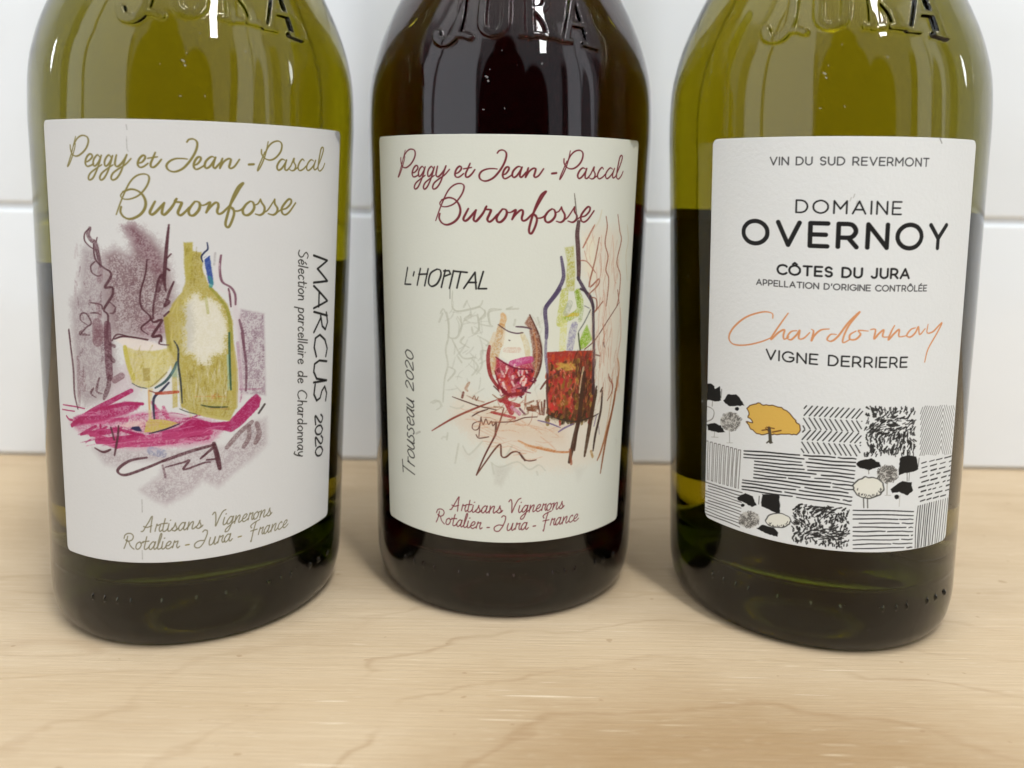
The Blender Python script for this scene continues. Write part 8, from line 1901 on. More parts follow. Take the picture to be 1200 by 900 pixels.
s 45 45 45 0.34 0.95 0 0.75 0|31 1209 -4 5 -4 5
s 45 45 45 0.34 0.95 0 0.75 0|222 1008 2 8 3 8
s 22 22 22 0.41 0.95 0 0.75 0|150 1048 -1 9 2 8
s 22 22 22 0.31 0.95 0 0.75 0|5 1014 3 4 1 5
s 45 45 45 0.28 0.95 0 0.75 0|88 1201 1 3 4 4
s 30 30 30 0.21 0.95 0 0.75 0|151 1021 -3 4 0 5
s 22 22 22 0.28 0.95 0 0.75 0|65 1055 -2 6 0 6
s 22 22 22 0.27 0.95 0 0.75 0|3 1068 -5 5 -5 6
s 30 30 30 0.32 0.95 0 0.75 0|171 1000 0 7 1 8
s 22 22 22 0.38 0.95 0 0.75 0|186 1084 0 7 -2 8
s 30 30 30 0.21 0.95 0 0.75 0|36 1188 2 4 3 4
s 30 30 30 0.28 0.95 0 0.75 0|47 1040 -4 6 -3 7
s 45 45 45 0.27 0.95 0 0.75 0|48 1053 1 5 1 5
s 30 30 30 0.4 0.95 0 0.75 0|-18 995 6 9 4 8
s 45 45 45 0.38 0.95 0 0.75 0|211 1035 -1 5 -2 5
s 45 45 45 0.27 0.95 0 0.75 0|21 1166 8 6 9 6
s 22 22 22 0.35 0.95 0 0.75 0|109 1150 7 -1 9 -1
s 22 22 22 0.41 0.95 0 0.75 0|113 1013 -1 8 -4 8
s 45 45 45 0.22 0.95 0 0.75 0|142 1056 -2 7 0 8
s 30 30 30 0.28 0.95 0 0.75 0|191 1073 -5 4 -2 5
s 22 22 22 0.34 0.95 0 0.75 0|190 1055 -3 7 -2 8
s 30 30 30 0.2 0.95 0 0.75 0|108 1003 -2 9 -1 9
s 22 22 22 0.39 0.95 0 0.75 0|90 1144 9 -4 11 -3
s 22 22 22 0.35 0.95 0 0.75 0|176 1085 -3 6 -6 6
s 45 45 45 0.36 0.95 0 0.75 0|125 1095 6 8 3 8
s 45 45 45 0.4 0.95 0 0.75 0|222 1091 1 7 -3 7
s 30 30 30 0.31 0.95 0 0.75 0|93 1084 4 6 5 6
s 30 30 30 0.32 0.95 0 0.75 0|111 1095 5 7 3 6
s 45 45 45 0.22 0.95 0 0.75 0|48 1135 9 1 12 2
s 45 45 45 0.3 0.95 0 0.75 0|-4 1220 -5 7 -6 7
s 30 30 30 0.23 0.95 0 0.75 0|47 1121 3 3 5 3
s 30 30 30 0.31 0.95 0 0.75 0|232 1027 -2 9 1 9
s 30 30 30 0.38 0.95 0 0.75 0|159 1061 -3 7 -1 7
s 22 22 22 0.21 0.95 0 0.75 0|210 1126 2 4 5 4
s 30 30 30 0.24 0.95 0 0.75 0|22 1113 9 6 8 6
s 30 30 30 0.4 0.95 0 0.75 0|-32 1125 2 5 3 5
s 30 30 30 0.36 0.95 0 0.75 0|214 1190 3 7 2 7
s 22 22 22 0.34 0.95 0 0.75 0|239 1060 -8 5 -10 6
s 30 30 30 0.31 0.95 0 0.75 0|-12 1131 3 8 2 8
s 45 45 45 0.31 0.95 0 0.75 0|61 1083 4 7 5 6
s 45 45 45 0.37 0.95 0 0.75 0|75 1019 -1 7 -3 7
s 45 45 45 0.4 0.95 0 0.75 0|124 1027 3 4 2 4
s 22 22 22 0.26 0.95 0 0.75 0|208 1157 9 3 11 3
s 22 22 22 0.33 0.95 0 0.75 0|140 1130 5 2 6 1
s 30 30 30 0.35 0.95 0 0.75 0|198 1199 -2 9 0 10
s 30 30 30 0.24 0.95 0 0.75 0|28 1175 4 4 6 4
s 45 45 45 0.35 0.95 0 0.75 0|162 1052 0 5 1 5
s 30 30 30 0.3 0.95 0 0.75 0|128 1033 5 9 3 8
s 45 45 45 0.24 0.95 0 0.75 0|-2 1017 0 8 2 8
s 30 30 30 0.2 0.95 0 0.75 0|-7 1095 3 5 6 4
s 22 22 22 0.33 0.95 0 0.75 0|42 1083 1 5 2 5
s 30 30 30 0.25 0.95 0 0.75 0|182 1160 4 2 7 1
s 22 22 22 0.41 0.95 0 0.75 0|165 1066 -1 4 1 4
s 30 30 30 0.35 0.95 0 0.75 0|37 1169 4 2 5 2
s 22 22 22 0.27 0.95 0 0.75 0|136 1199 3 5 4 4
s 45 45 45 0.26 0.95 0 0.75 0|207 1134 7 7 5 7
s 30 30 30 0.31 0.95 0 0.75 0|-14 1090 6 6 5 7
s 45 45 45 0.25 0.95 0 0.75 0|66 1019 0 4 2 5
s 30 30 30 0.29 0.95 0 0.75 0|190 1153 7 7 7 7
s 45 45 45 0.32 0.95 0 0.75 0|-11 1137 5 6 6 6
s 22 22 22 0.39 0.95 0 0.75 0|168 1104 4 5 6 5
s 30 30 30 0.26 0.95 0 0.75 0|6 1018 -2 9 0 9
s 30 30 30 0.33 0.95 0 0.75 0|16 1043 -9 4 -8 4
s 22 22 22 0.34 0.95 0 0.75 0|36 1072 1 4 -2 5
s 30 30 30 0.29 0.95 0 0.75 0|53 1095 8 5 10 5
s 22 22 22 0.21 0.95 0 0.75 0|130 1163 7 0 9 -1
s 22 22 22 0.31 0.95 0 0.75 0|143 1220 -1 4 -1 5
s 30 30 30 0.37 0.95 0 0.75 0|161 1090 2 9 1 10
s 45 45 45 0.39 0.95 0 0.75 0|30 1038 1 6 -1 6
s 30 30 30 0.41 0.95 0 0.75 0|1 1212 -4 7 -5 7
s 30 30 30 0.36 0.95 0 0.75 0|157 1206 3 5 5 5
s 30 30 30 0.39 0.95 0 0.75 0|54 1041 0 5 -1 5
s 30 30 30 0.23 0.95 0 0.75 0|15 1075 -3 7 -4 6
s 30 30 30 0.22 0.95 0 0.75 0|104 1112 10 5 9 5
s 30 30 30 0.34 0.95 0 0.75 0|51 1000 1 7 2 7
s 30 30 30 0.38 0.95 0 0.75 0|137 1008 2 5 0 5
s 22 22 22 0.4 0.95 0 0.75 0|2 1139 4 3 3 4
s 22 22 22 0.38 0.95 0 0.75 0|72 1146 11 -4 8 -5
s 45 45 45 0.37 0.95 0 0.75 0|210 1210 0 6 -3 7
s 30 30 30 0.34 0.95 0 0.75 0|29 1065 -3 5 -4 4
s 45 45 45 0.24 0.95 0 0.75 0|44 1169 9 4 6 5
s 45 45 45 0.31 0.95 0 0.75 0|104 1108 9 2 12 2
s 45 45 45 0.28 0.95 0 0.75 0|127 993 -2 7 -2 6
s 45 45 45 0.2 0.95 0 0.75 0|108 1074 0 7 1 7
s 45 45 45 0.27 0.95 0 0.75 0|207 1146 8 4 7 5
s 30 30 30 0.35 0.95 0 0.75 0|94 1121 7 4 7 3
s 30 30 30 0.38 0.95 0 0.75 0|142 1034 5 8 4 8
s 30 30 30 0.26 0.95 0 0.75 0|169 1075 0 8 -3 9
s 30 30 30 0.22 0.95 0 0.75 0|20 1137 9 4 11 3
s 45 45 45 0.32 0.95 0 0.75 0|111 1079 4 7 1 7
s 45 45 45 0.36 0.95 0 0.75 0|100 1137 4 1 7 1
s 22 22 22 0.32 0.95 0 0.75 0|66 1065 -2 8 -3 7
s 30 30 30 0.38 0.95 0 0.75 0|212 1021 -1 8 1 9
s 45 45 45 0.31 0.95 0 0.75 0|27 1061 -3 5 -2 6
s 22 22 22 0.36 0.95 0 0.75 0|48 1061 -5 6 -6 7
s 30 30 30 0.23 0.95 0 0.75 0|33 1206 -4 9 -3 8
s 45 45 45 0.31 0.95 0 0.75 0|213 1028 -4 8 -1 7
s 45 45 45 0.35 0.95 0 0.75 0|-1 1015 0 6 1 7
s 22 22 22 0.32 0.95 0 0.75 0|29 1222 2 5 -1 5
s 45 45 45 0.31 0.95 0 0.75 0|132 1098 5 4 1 4
s 22 22 22 0.38 0.95 0 0.75 0|192 998 0 6 -1 6
s 30 30 30 0.37 0.95 0 0.75 0|15 1216 -3 8 -1 9
s 22 22 22 0.38 0.95 0 0.75 0|104 1009 2 8 -1 8
s 30 30 30 0.28 0.95 0 0.75 0|10 1183 3 6 5 5
s 30 30 30 0.33 0.95 0 0.75 0|199 991 -2 9 1 10
s 30 30 30 0.31 0.95 0 0.75 0|197 1020 2 9 6 9
s 45 45 45 0.28 0.95 0 0.75 0|223 1025 8 6 6 6
s 45 45 45 0.39 0.95 0 0.75 0|206 1106 -3 9 -5 10
s 45 45 45 0.26 0.95 0 0.75 0|-29 1151 4 8 1 7
s 30 30 30 0.31 0.95 0 0.75 0|189 1037 3 8 5 7
s 30 30 30 0.28 0.95 0 0.75 0|-24 1090 -1 5 0 5
s 30 30 30 0.22 0.95 0 0.75 0|105 1075 2 7 1 7
s 30 30 30 0.23 0.95 0 0.75 0|91 1148 10 3 11 2
s 45 45 45 0.28 0.95 0 0.75 0|109 1088 4 5 5 5
s 22 22 22 0.26 0.95 0 0.75 0|42 1167 10 2 8 1
s 45 45 45 0.35 0.95 0 0.75 0|228 1090 -9 6 -5 6
s 45 45 45 0.25 0.95 0 0.75 0|207 999 -2 7 0 8
s 22 22 22 0.22 0.95 0 0.75 0|28 1114 9 5 8 4
s 30 30 30 0.21 0.95 0 0.75 0|48 1010 0 7 -1 7
s 45 45 45 0.33 0.95 0 0.75 0|223 1121 1 5 4 4
s 22 22 22 0.41 0.95 0 0.75 0|140 1023 -2 5 -3 5
s 30 30 30 0.4 0.95 0 0.75 0|92 1058 3 5 4 6
s 22 22 22 0.3 0.95 0 0.75 0|139 1171 8 4 12 4
s 45 45 45 0.21 0.95 0 0.75 0|11 1014 0 9 -1 9
s 30 30 30 0.22 0.95 0 0.75 0|91 1177 8 2 6 2
s 45 45 45 0.3 0.95 0 0.75 0|109 1178 5 5 7 6
s 30 30 30 0.32 0.95 0 0.75 0|-18 1220 -6 3 -9 4
s 45 45 45 0.4 0.95 0 0.75 0|53 1075 0 6 -1 5
s 45 45 45 0.39 0.95 0 0.75 0|179 1089 3 7 2 6
s 30 30 30 0.31 0.95 0 0.75 0|164 1082 1 6 -1 5
s 45 45 45 0.37 0.95 0 0.75 0|108 1038 3 6 2 5
s 22 22 22 0.4 0.95 0 0.75 0|73 1147 8 0 8 -1
s 30 30 30 0.39 0.95 0 0.75 0|142 1076 4 7 1 8
s 30 30 30 0.27 0.95 0 0.75 0|29 1101 1 4 4 4
s 22 22 22 0.37 0.95 0 0.75 0|117 1043 1 5 -1 5
s 30 30 30 0.25 0.95 0 0.75 0|-10 1045 -4 4 -3 5
s 45 45 45 0.26 0.95 0 0.75 0|227 1057 -6 5 -7 6
s 22 22 22 0.25 0.95 0 0.75 0|68 1009 -5 8 -4 8
s 45 45 45 0.24 0.95 0 0.75 0|-21 1168 0 5 1 6
s 45 45 45 0.29 0.95 0 0.75 0|5 998 3 4 2 4
s 45 45 45 0.4 0.95 0 0.75 0|13 1189 -3 6 -3 5
s 45 45 45 0.2 0.95 0 0.75 0|-2 1072 -2 9 0 9
s 45 45 45 0.41 0.95 0 0.75 0|40 1200 4 8 2 9
s 22 22 22 0.31 0.95 0 0.75 0|204 1115 2 8 5 8
s 22 22 22 0.29 0.95 0 0.75 0|93 1193 1 4 -1 5
s 22 22 22 0.27 0.95 0 0.75 0|143 1216 3 4 2 3
s 45 45 45 0.39 0.95 0 0.75 0|-22 1222 -4 4 -5 4
s 45 45 45 0.21 0.95 0 0.75 0|10 1136 4 3 3 3
s 22 22 22 0.24 0.95 0 0.75 0|45 1196 1 5 4 4
s 45 45 45 0.38 0.95 0 0.75 0|193 1192 4 7 6 8
s 30 30 30 0.25 0.95 0 0.75 0|8 1212 -4 6 -3 7
s 45 45 45 0.4 0.95 0 0.75 0|16 1212 -4 3 -2 4
s 22 22 22 0.35 0.95 0 0.75 0|166 1171 8 2 6 3
s 45 45 45 0.28 0.95 0 0.75 0|154 1148 8 2 6 3
s 30 30 30 0.33 0.95 0 0.75 0|136 1198 2 7 -2 7
s 30 30 30 0.4 0.95 0 0.75 0|0 1204 -4 8 -4 8
s 30 30 30 0.31 0.95 0 0.75 0|213 1045 0 6 -3 6
s 22 22 22 0.35 0.95 0 0.75 0|53 1156 7 3 4 3
s 45 45 45 0.28 0.95 0 0.75 0|1 1121 4 3 4 3
s 22 22 22 0.32 0.95 0 0.75 0|38 1162 7 3 7 3
s 22 22 22 0.21 0.95 0 0.75 0|199 1011 1 4 2 4
s 30 30 30 0.37 0.95 0 0.75 0|-20 1003 3 6 1 6
s 22 22 22 0.39 0.95 0 0.75 0|125 1066 3 9 0 9
s 30 30 30 0.29 0.95 0 0.75 0|150 1040 -1 4 1 5
s 22 22 22 0.25 0.95 0 0.75 0|57 1212 -1 4 -3 4
s 22 22 22 0.31 0.95 0 0.75 0|87 1167 5 -1 6 0
s 30 30 30 0.3 0.95 0 0.75 0|205 1094 -4 6 -4 6
s 22 22 22 0.25 0.95 0 0.75 0|87 1148 7 -2 8 -1
s 30 30 30 0.25 0.95 0 0.75 0|9 1049 -6 3 -3 3
s 45 45 45 0.27 0.95 0 0.75 0|134 1175 7 2 8 2
s 30 30 30 0.32 0.95 0 0.75 0|110 1033 5 3 2 3
s 30 30 30 0.21 0.95 0 0.75 0|197 1025 6 4 8 4
s 45 45 45 0.27 0.95 0 0.75 0|42 1053 4 6 7 6
s 45 45 45 0.2 0.95 0 0.75 0|172 1163 13 0 11 0
s 30 30 30 0.29 0.95 0 0.75 0|7 1151 7 3 4 2
s 22 22 22 0.4 0.95 0 0.75 0|-23 1188 -5 3 -5 3
s 45 45 45 0.24 0.95 0 0.75 0|14 1145 7 2 8 2
s 45 45 45 0.39 0.95 0 0.75 0|4 1200 -1 7 -1 6
s 45 45 45 0.22 0.95 0 0.75 0|61 1122 5 4 5 3
s 30 30 30 0.39 0.95 0 0.75 0|-20 1107 7 3 6 2
s 45 45 45 0.3 0.95 0 0.75 0|170 1089 2 7 0 8
s 30 30 30 0.29 0.95 0 0.75 0|105 1141 12 1 9 0
s 30 30 30 0.23 0.95 0 0.75 0|142 1067 0 8 1 9
s 30 30 30 0.24 0.95 0 0.75 0|206 1204 0 7 -3 6
s 45 45 45 0.24 0.95 0 0.75 0|87 1220 -1 5 1 4
s 22 22 22 0.27 0.95 0 0.75 0|63 1117 5 5 3 5
s 30 30 30 0.31 0.95 0 0.75 0|13 1013 1 7 1 7
s 22 22 22 0.23 0.95 0 0.75 0|36 1106 8 4 10 4
s 45 45 45 0.39 0.95 0 0.75 0|-26 995 -3 8 0 8
s 22 22 22 0.35 0.95 0 0.75 0|75 1101 3 5 6 5
s 45 45 45 0.24 0.95 0 0.75 0|-13 1136 4 4 7 4
s 30 30 30 0.24 0.95 0 0.75 0|221 1112 2 7 -1 6
s 22 22 22 0.32 0.95 0 0.75 0|107 1181 10 4 7 4
s 45 45 45 0.21 0.95 0 0.75 0|71 1157 5 -2 8 -2
s 45 45 45 0.39 0.95 0 0.75 0|87 1011 1 5 -2 5
s 22 22 22 0.25 0.95 0 0.75 0|119 1027 5 5 5 5
s 22 22 22 0.22 0.95 0 0.75 0|165 1172 6 2 9 3
s 22 22 22 0.35 0.95 0 0.75 0|-16 1188 -3 6 -1 5
s 30 30 30 0.36 0.95 0 0.75 0|46 1058 -3 8 -3 7
s 45 45 45 0.41 0.95 0 0.75 0|5 1113 6 4 7 3
s 30 30 30 0.27 0.95 0 0.75 0|92 1064 0 9 0 10
s 22 22 22 0.31 0.95 0 0.75 0|108 1121 7 0 9 1
s 22 22 22 0.4 0.95 0 0.75 0|195 1004 -3 8 -2 7
s 45 45 45 0.24 0.95 0 0.75 0|45 1143 9 3 6 2
s 30 30 30 0.24 0.95 0 0.75 0|204 988 2 9 1 10
s 22 22 22 0.37 0.95 0 0.75 0|65 1014 0 9 2 8
s 30 30 30 0.29 0.95 0 0.75 0|43 1178 2 4 3 3
s 22 22 22 0.23 0.95 0 0.75 0|1 1100 6 7 5 6
s 22 22 22 0.24 0.95 0 0.75 0|67 1100 8 4 11 5
s 30 30 30 0.27 0.95 0 0.75 0|106 1001 -3 7 0 7
s 22 22 22 0.37 0.95 0 0.75 0|176 1059 -6 6 -2 5
s 22 22 22 0.32 0.95 0 0.75 0|26 1062 -1 8 -2 8
s 45 45 45 0.21 0.95 0 0.75 0|-1 1143 4 3 5 3
s 22 22 22 0.26 0.95 0 0.75 0|83 1103 4 4 2 5
s 22 22 22 0.36 0.95 0 0.75 0|30 1108 5 2 4 2
s 45 45 45 0.3 0.95 0 0.75 0|-9 1128 5 9 4 9
s 30 30 30 0.28 0.95 0 0.75 0|30 1125 7 5 7 5
s 45 45 45 0.37 0.95 0 0.75 0|99 1177 4 3 4 2
s 45 45 45 0.29 0.95 0 0.75 0|74 1201 0 5 3 4
s 30 30 30 0.32 0.95 0 0.75 0|162 1124 6 6 5 6
s 45 45 45 0.21 0.95 0 0.75 0|-26 1120 7 4 7 5
s 22 22 22 0.23 0.95 0 0.75 0|3 1023 -5 8 -4 9
s 45 45 45 0.3 0.95 0 0.75 0|-24 1075 0 7 0 7
s 45 45 45 0.4 0.95 0 0.75 0|107 1199 10 5 8 5
s 22 22 22 0.33 0.95 0 0.75 0|27 995 1 5 4 6
s 22 22 22 0.24 0.95 0 0.75 0|186 1135 5 4 1 4
s 22 22 22 0.33 0.95 0 0.75 0|144 1082 -2 9 0 10
s 22 22 22 0.21 0.95 0 0.75 0|107 1094 5 5 4 5
s 30 30 30 0.21 0.95 0 0.75 0|202 1105 0 9 1 9
s 30 30 30 0.24 0.95 0 0.75 0|101 1052 -4 6 -4 6
s 45 45 45 0.28 0.95 0 0.75 0|95 1071 1 6 1 7
s 22 22 22 0.37 0.95 0 0.75 0|151 1175 6 -1 5 0
s 30 30 30 0.31 0.95 0 0.75 0|-9 1138 5 8 7 8
s 30 30 30 0.39 0.95 0 0.75 0|-1 1122 4 2 4 3
s 45 45 45 0.37 0.95 0 0.75 0|98 1190 4 8 2 8
s 45 45 45 0.32 0.95 0 0.75 0|37 1073 2 8 1 8
s 30 30 30 0.31 0.95 0 0.75 0|-3 1063 -1 9 1 8
s 22 22 22 0.31 0.95 0 0.75 0|56 1021 -3 8 0 8
s 22 22 22 0.22 0.95 0 0.75 0|149 1176 9 3 6 3
s 45 45 45 0.22 0.95 0 0.75 0|55 1066 2 5 0 5
s 30 30 30 0.26 0.95 0 0.75 0|110 1204 5 9 4 9
s 22 22 22 0.41 0.95 0 0.75 0|76 1126 11 2 8 2
s 22 22 22 0.37 0.95 0 0.75 0|160 1002 6 6 2 6
s 22 22 22 0.23 0.95 0 0.75 0|24 1007 1 6 3 6
s 30 30 30 0.39 0.95 0 0.75 0|206 1058 -6 5 -7 4
s 22 22 22 0.35 0.95 0 0.75 0|161 1215 3 8 0 8
s 30 30 30 0.21 0.95 0 0.75 0|64 1212 -4 7 -4 8
s 22 22 22 0.22 0.95 0 0.75 0|20 1110 5 6 6 6
s 30 30 30 0.4 0.95 0 0.75 0|27 1092 2 5 1 5
s 22 22 22 0.4 0.95 0 0.75 0|121 1078 7 6 8 6
s 45 45 45 0.22 0.95 0 0.75 0|7 1195 -5 4 -4 4
s 30 30 30 0.23 0.95 0 0.75 0|108 1116 10 2 9 1
s 45 45 45 0.34 0.95 0 0.75 0|152 1038 -3 10 0 9
s 22 22 22 0.41 0.95 0 0.75 0|205 1042 0 6 2 5
s 45 45 45 0.3 0.95 0 0.75 0|-24 1090 2 5 -1 5
s 22 22 22 0.21 0.95 0 0.75 0|177 1165 3 5 5 5
s 22 22 22 0.38 0.95 0 0.75 0|75 1160 3 1 6 0
s 30 30 30 0.24 0.95 0 0.75 0|106 1144 8 2 6 1
s 45 45 45 0.25 0.95 0 0.75 0|128 1017 1 10 -1 10
s 45 45 45 0.2 0.95 0 0.75 0|211 1145 3 7 4 6
s 22 22 22 0.28 0.95 0 0.75 0|89 1023 -1 6 2 5
s 22 22 22 0.39 0.95 0 0.75 0|12 1038 -9 4 -8 4
s 22 22 22 0.27 0.95 0 0.75 0|21 1214 -1 5 -3 5
s 22 22 22 0.37 0.95 0 0.75 0|19 1077 3 6 5 6
s 30 30 30 0.4 0.95 0 0.75 0|-9 1116 6 6 8 7
s 45 45 45 0.27 0.95 0 0.75 0|78 1101 3 4 5 4
s 22 22 22 0.38 0.95 0 0.75 0|200 1158 4 3 4 3
s 45 45 45 0.24 0.95 0 0.75 0|71 1179 6 1 4 2
s 22 22 22 0.35 0.95 0 0.75 0|15 1013 2 8 3 8
s 45 45 45 0.2 0.95 0 0.75 0|106 1034 5 4 2 4
s 45 45 45 0.28 0.95 0 0.75 0|6 1222 -5 3 -4 2
s 30 30 30 0.31 0.95 0 0.75 0|93 1143 11 4 9 4
s 45 45 45 0.21 0.95 0 0.75 0|92 1162 7 1 8 2
s 30 30 30 0.29 0.95 0 0.75 0|-19 1150 -1 6 3 5
s 22 22 22 0.29 0.95 0 0.75 0|173 1111 7 5 10 4
s 22 22 22 0.28 0.95 0 0.75 0|59 1164 4 2 5 1
s 45 45 45 0.23 0.95 0 0.75 0|37 1104 5 6 5 6
s 30 30 30 0.2 0.95 0 0.75 0|-13 1115 5 4 2 3
s 22 22 22 0.25 0.95 0 0.75 0|176 1027 1 7 -3 7
s 45 45 45 0.25 0.95 0 0.75 0|85 1072 0 5 1 5
s 45 45 45 0.4 0.95 0 0.75 0|-6 1109 5 4 7 3
s 45 45 45 0.39 0.95 0 0.75 0|26 1134 5 2 7 3
s 22 22 22 0.32 0.95 0 0.75 0|183 1177 4 4 4 5
s 45 45 45 0.4 0.95 0 0.75 0|-11 1045 -4 9 -4 8
s 45 45 45 0.33 0.95 0 0.75 0|22 1145 4 3 3 3
s 30 30 30 0.36 0.95 0 0.75 0|48 1092 4 6 2 6
s 22 22 22 0.27 0.95 0 0.75 0|83 1139 6 1 6 1
s 22 22 22 0.28 0.95 0 0.75 0|89 1183 4 3 7 2
s 45 45 45 0.22 0.95 0 0.75 0|125 1044 6 6 3 5
s 22 22 22 0.21 0.95 0 0.75 0|85 1200 1 8 3 8
s 30 30 30 0.41 0.95 0 0.75 0|41 1104 3 2 5 2
s 22 22 22 0.24 0.95 0 0.75 0|52 1028 3 8 2 8
s 30 30 30 0.33 0.95 0 0.75 0|6 1181 0 6 -1 6
s 30 30 30 0.41 0.95 0 0.75 0|13 1032 -3 5 -4 5
s 45 45 45 0.29 0.95 0 0.75 0|74 1031 4 6 4 6
s 45 45 45 0.23 0.95 0 0.75 0|103 1215 4 6 3 6
s 22 22 22 0.29 0.95 0 0.75 0|72 1031 3 7 5 6
s 30 30 30 0.28 0.95 0 0.75 0|92 1003 -3 7 -1 6
s 45 45 45 0.35 0.95 0 0.75 0|106 1021 -1 5 1 4
s 45 45 45 0.2 0.95 0 0.75 0|54 1166 9 2 10 1
s 22 22 22 0.36 0.95 0 0.75 0|172 1193 2 5 3 5
s 45 45 45 0.36 0.95 0 0.75 0|82 1215 0 6 -1 6
s 45 45 45 0.22 0.95 0 0.75 0|22 1083 -2 9 -2 10
s 30 30 30 0.39 0.95 0 0.75 0|174 1118 2 6 3 5
s 30 30 30 0.21 0.95 0 0.75 0|159 1085 0 7 -2 6
s 45 45 45 0.33 0.95 0 0.75 0|116 1001 5 4 2 5
s 30 30 30 0.39 0.95 0 0.75 0|91 1118 10 0 9 1
s 30 30 30 0.27 0.95 0 0.75 0|149 1045 1 5 1 5
s 22 22 22 0.39 0.95 0 0.75 0|168 1099 -2 5 -1 4
s 30 30 30 0.33 0.95 0 0.75 0|69 1089 8 5 10 4
s 22 22 22 0.24 0.95 0 0.75 0|168 1011 0 5 3 5
s 45 45 45 0.41 0.95 0 0.75 0|9 1119 6 4 9 4
s 22 22 22 0.36 0.95 0 0.75 0|197 1159 5 3 9 2
s 30 30 30 0.26 0.95 0 0.75 0|2 1083 1 7 0 8
s 45 45 45 0.31 0.95 0 0.75 0|167 1022 -2 7 2 6
s 45 45 45 0.37 0.95 0 0.75 0|210 1050 -4 7 0 6
s 45 45 45 0.2 0.95 0 0.75 0|77 1063 4 8 1 9
s 30 30 30 0.36 0.95 0 0.75 0|208 1039 -2 8 1 7
s 45 45 45 0.32 0.95 0 0.75 0|8 1007 -4 6 -2 6
s 30 30 30 0.33 0.95 0 0.75 0|152 1085 0 8 -1 8
s 45 45 45 0.39 0.95 0 0.75 0|196 1145 8 3 5 4
s 45 45 45 0.28 0.95 0 0.75 0|203 1064 -2 8 -1 8
s 22 22 22 0.4 0.95 0 0.75 0|154 1034 2 9 0 8
s 22 22 22 0.23 0.95 0 0.75 0|66 1191 -4 8 -3 9
s 22 22 22 0.22 0.95 0 0.75 0|23 1170 5 4 3 4
s 22 22 22 0.37 0.95 0 0.75 0|-16 1070 -6 8 -4 7
s 30 30 30 0.26 0.95 0 0.75 0|-289 717 5 3 4 2
s 30 30 30 0.24 0.95 0 0.75 0|-90 723 1 6 2 6
s 30 30 30 0.27 0.95 0 0.75 0|-315 691 -5 6 -2 7
s 30 30 30 0.33 0.95 0 0.75 0|-193 604 9 -1 12 -3
s 45 45 45 0.2 0.95 0 0.75 0|-174 642 4 3 2 4
s 45 45 45 0.29 0.95 0 0.75 0|-275 604 4 4 5 4
s 22 22 22 0.33 0.95 0 0.75 0|-268 649 -5 6 -2 7
s 30 30 30 0.34 0.95 0 0.75 0|-271 634 -4 6 0 5
s 30 30 30 0.27 0.95 0 0.75 0|-332 563 2 5 0 4
s 45 45 45 0.25 0.95 0 0.75 0|-200 565 0 5 0 5
s 30 30 30 0.4 0.95 0 0.75 0|-266 702 7 5 5 6
s 45 45 45 0.4 0.95 0 0.75 0|-338 675 -4 7 -4 7
s 22 22 22 0.33 0.95 0 0.75 0|-192 586 7 0 9 1
s 30 30 30 0.37 0.95 0 0.75 0|-303 627 -4 5 -1 4
s 22 22 22 0.21 0.95 0 0.75 0|-247 682 -6 4 -3 4
s 45 45 45 0.3 0.95 0 0.75 0|-161 622 6 6 9 6
s 30 30 30 0.24 0.95 0 0.75 0|-280 546 -2 7 -2 7
s 45 45 45 0.38 0.95 0 0.75 0|-291 652 -2 5 -4 5
s 22 22 22 0.36 0.95 0 0.75 0|-223 735 7 1 6 0
s 22 22 22 0.29 0.95 0 0.75 0|-241 687 5 5 2 4
s 45 45 45 0.28 0.95 0 0.75 0|-115 609 4 6 7 5
s 30 30 30 0.37 0.95 0 0.75 0|-236 562 2 4 2 4
s 30 30 30 0.28 0.95 0 0.75 0|-187 588 8 -2 10 -1
s 45 45 45 0.21 0.95 0 0.75 0|-223 578 7 1 6 1
s 22 22 22 0.3 0.95 0 0.75 0|-111 713 0 4 -2 4
s 22 22 22 0.23 0.95 0 0.75 0|-224 660 0 5 2 6
s 22 22 22 0.39 0.95 0 0.75 0|-192 689 5 4 4 4
s 45 45 45 0.3 0.95 0 0.75 0|-296 609 3 5 0 5
s 30 30 30 0.23 0.95 0 0.75 0|-216 734 7 3 7 3
s 22 22 22 0.27 0.95 0 0.75 0|-260 594 7 2 9 3
s 30 30 30 0.3 0.95 0 0.75 0|-328 551 -2 8 1 8
s 45 45 45 0.29 0.95 0 0.75 0|-93 715 0 7 -3 8
s 22 22 22 0.4 0.95 0 0.75 0|-161 650 1 7 0 7
s 45 45 45 0.31 0.95 0 0.75 0|-227 718 4 1 7 1
s 45 45 45 0.34 0.95 0 0.75 0|-261 631 2 8 4 7
s 45 45 45 0.38 0.95 0 0.75 0|-319 711 4 6 5 5
s 45 45 45 0.21 0.95 0 0.75 0|-265 597 10 0 13 -1
s 45 45 45 0.33 0.95 0 0.75 0|-111 630 4 6 1 6
s 30 30 30 0.27 0.95 0 0.75 0|-240 712 11 3 7 3
s 30 30 30 0.37 0.95 0 0.75 0|-239 625 5 2 7 3
s 30 30 30 0.27 0.95 0 0.75 0|-166 565 -3 8 -4 8
s 22 22 22 0.37 0.95 0 0.75 0|-272 733 5 3 3 2
s 22 22 22 0.41 0.95 0 0.75 0|-99 704 2 6 0 7
s 45 45 45 0.37 0.95 0 0.75 0|-320 610 2 7 4 6
s 30 30 30 0.27 0.95 0 0.75 0|-180 578 7 1 6 1
s 30 30 30 0.29 0.95 0 0.75 0|-288 672 3 6 0 7
s 22 22 22 0.3 0.95 0 0.75 0|-247 586 6 1 4 1
s 30 30 30 0.23 0.95 0 0.75 0|-206 583 7 2 6 2
s 30 30 30 0.36 0.95 0 0.75 0|-331 550 2 6 -1 7
s 22 22 22 0.23 0.95 0 0.75 0|-225 621 4 0 6 0
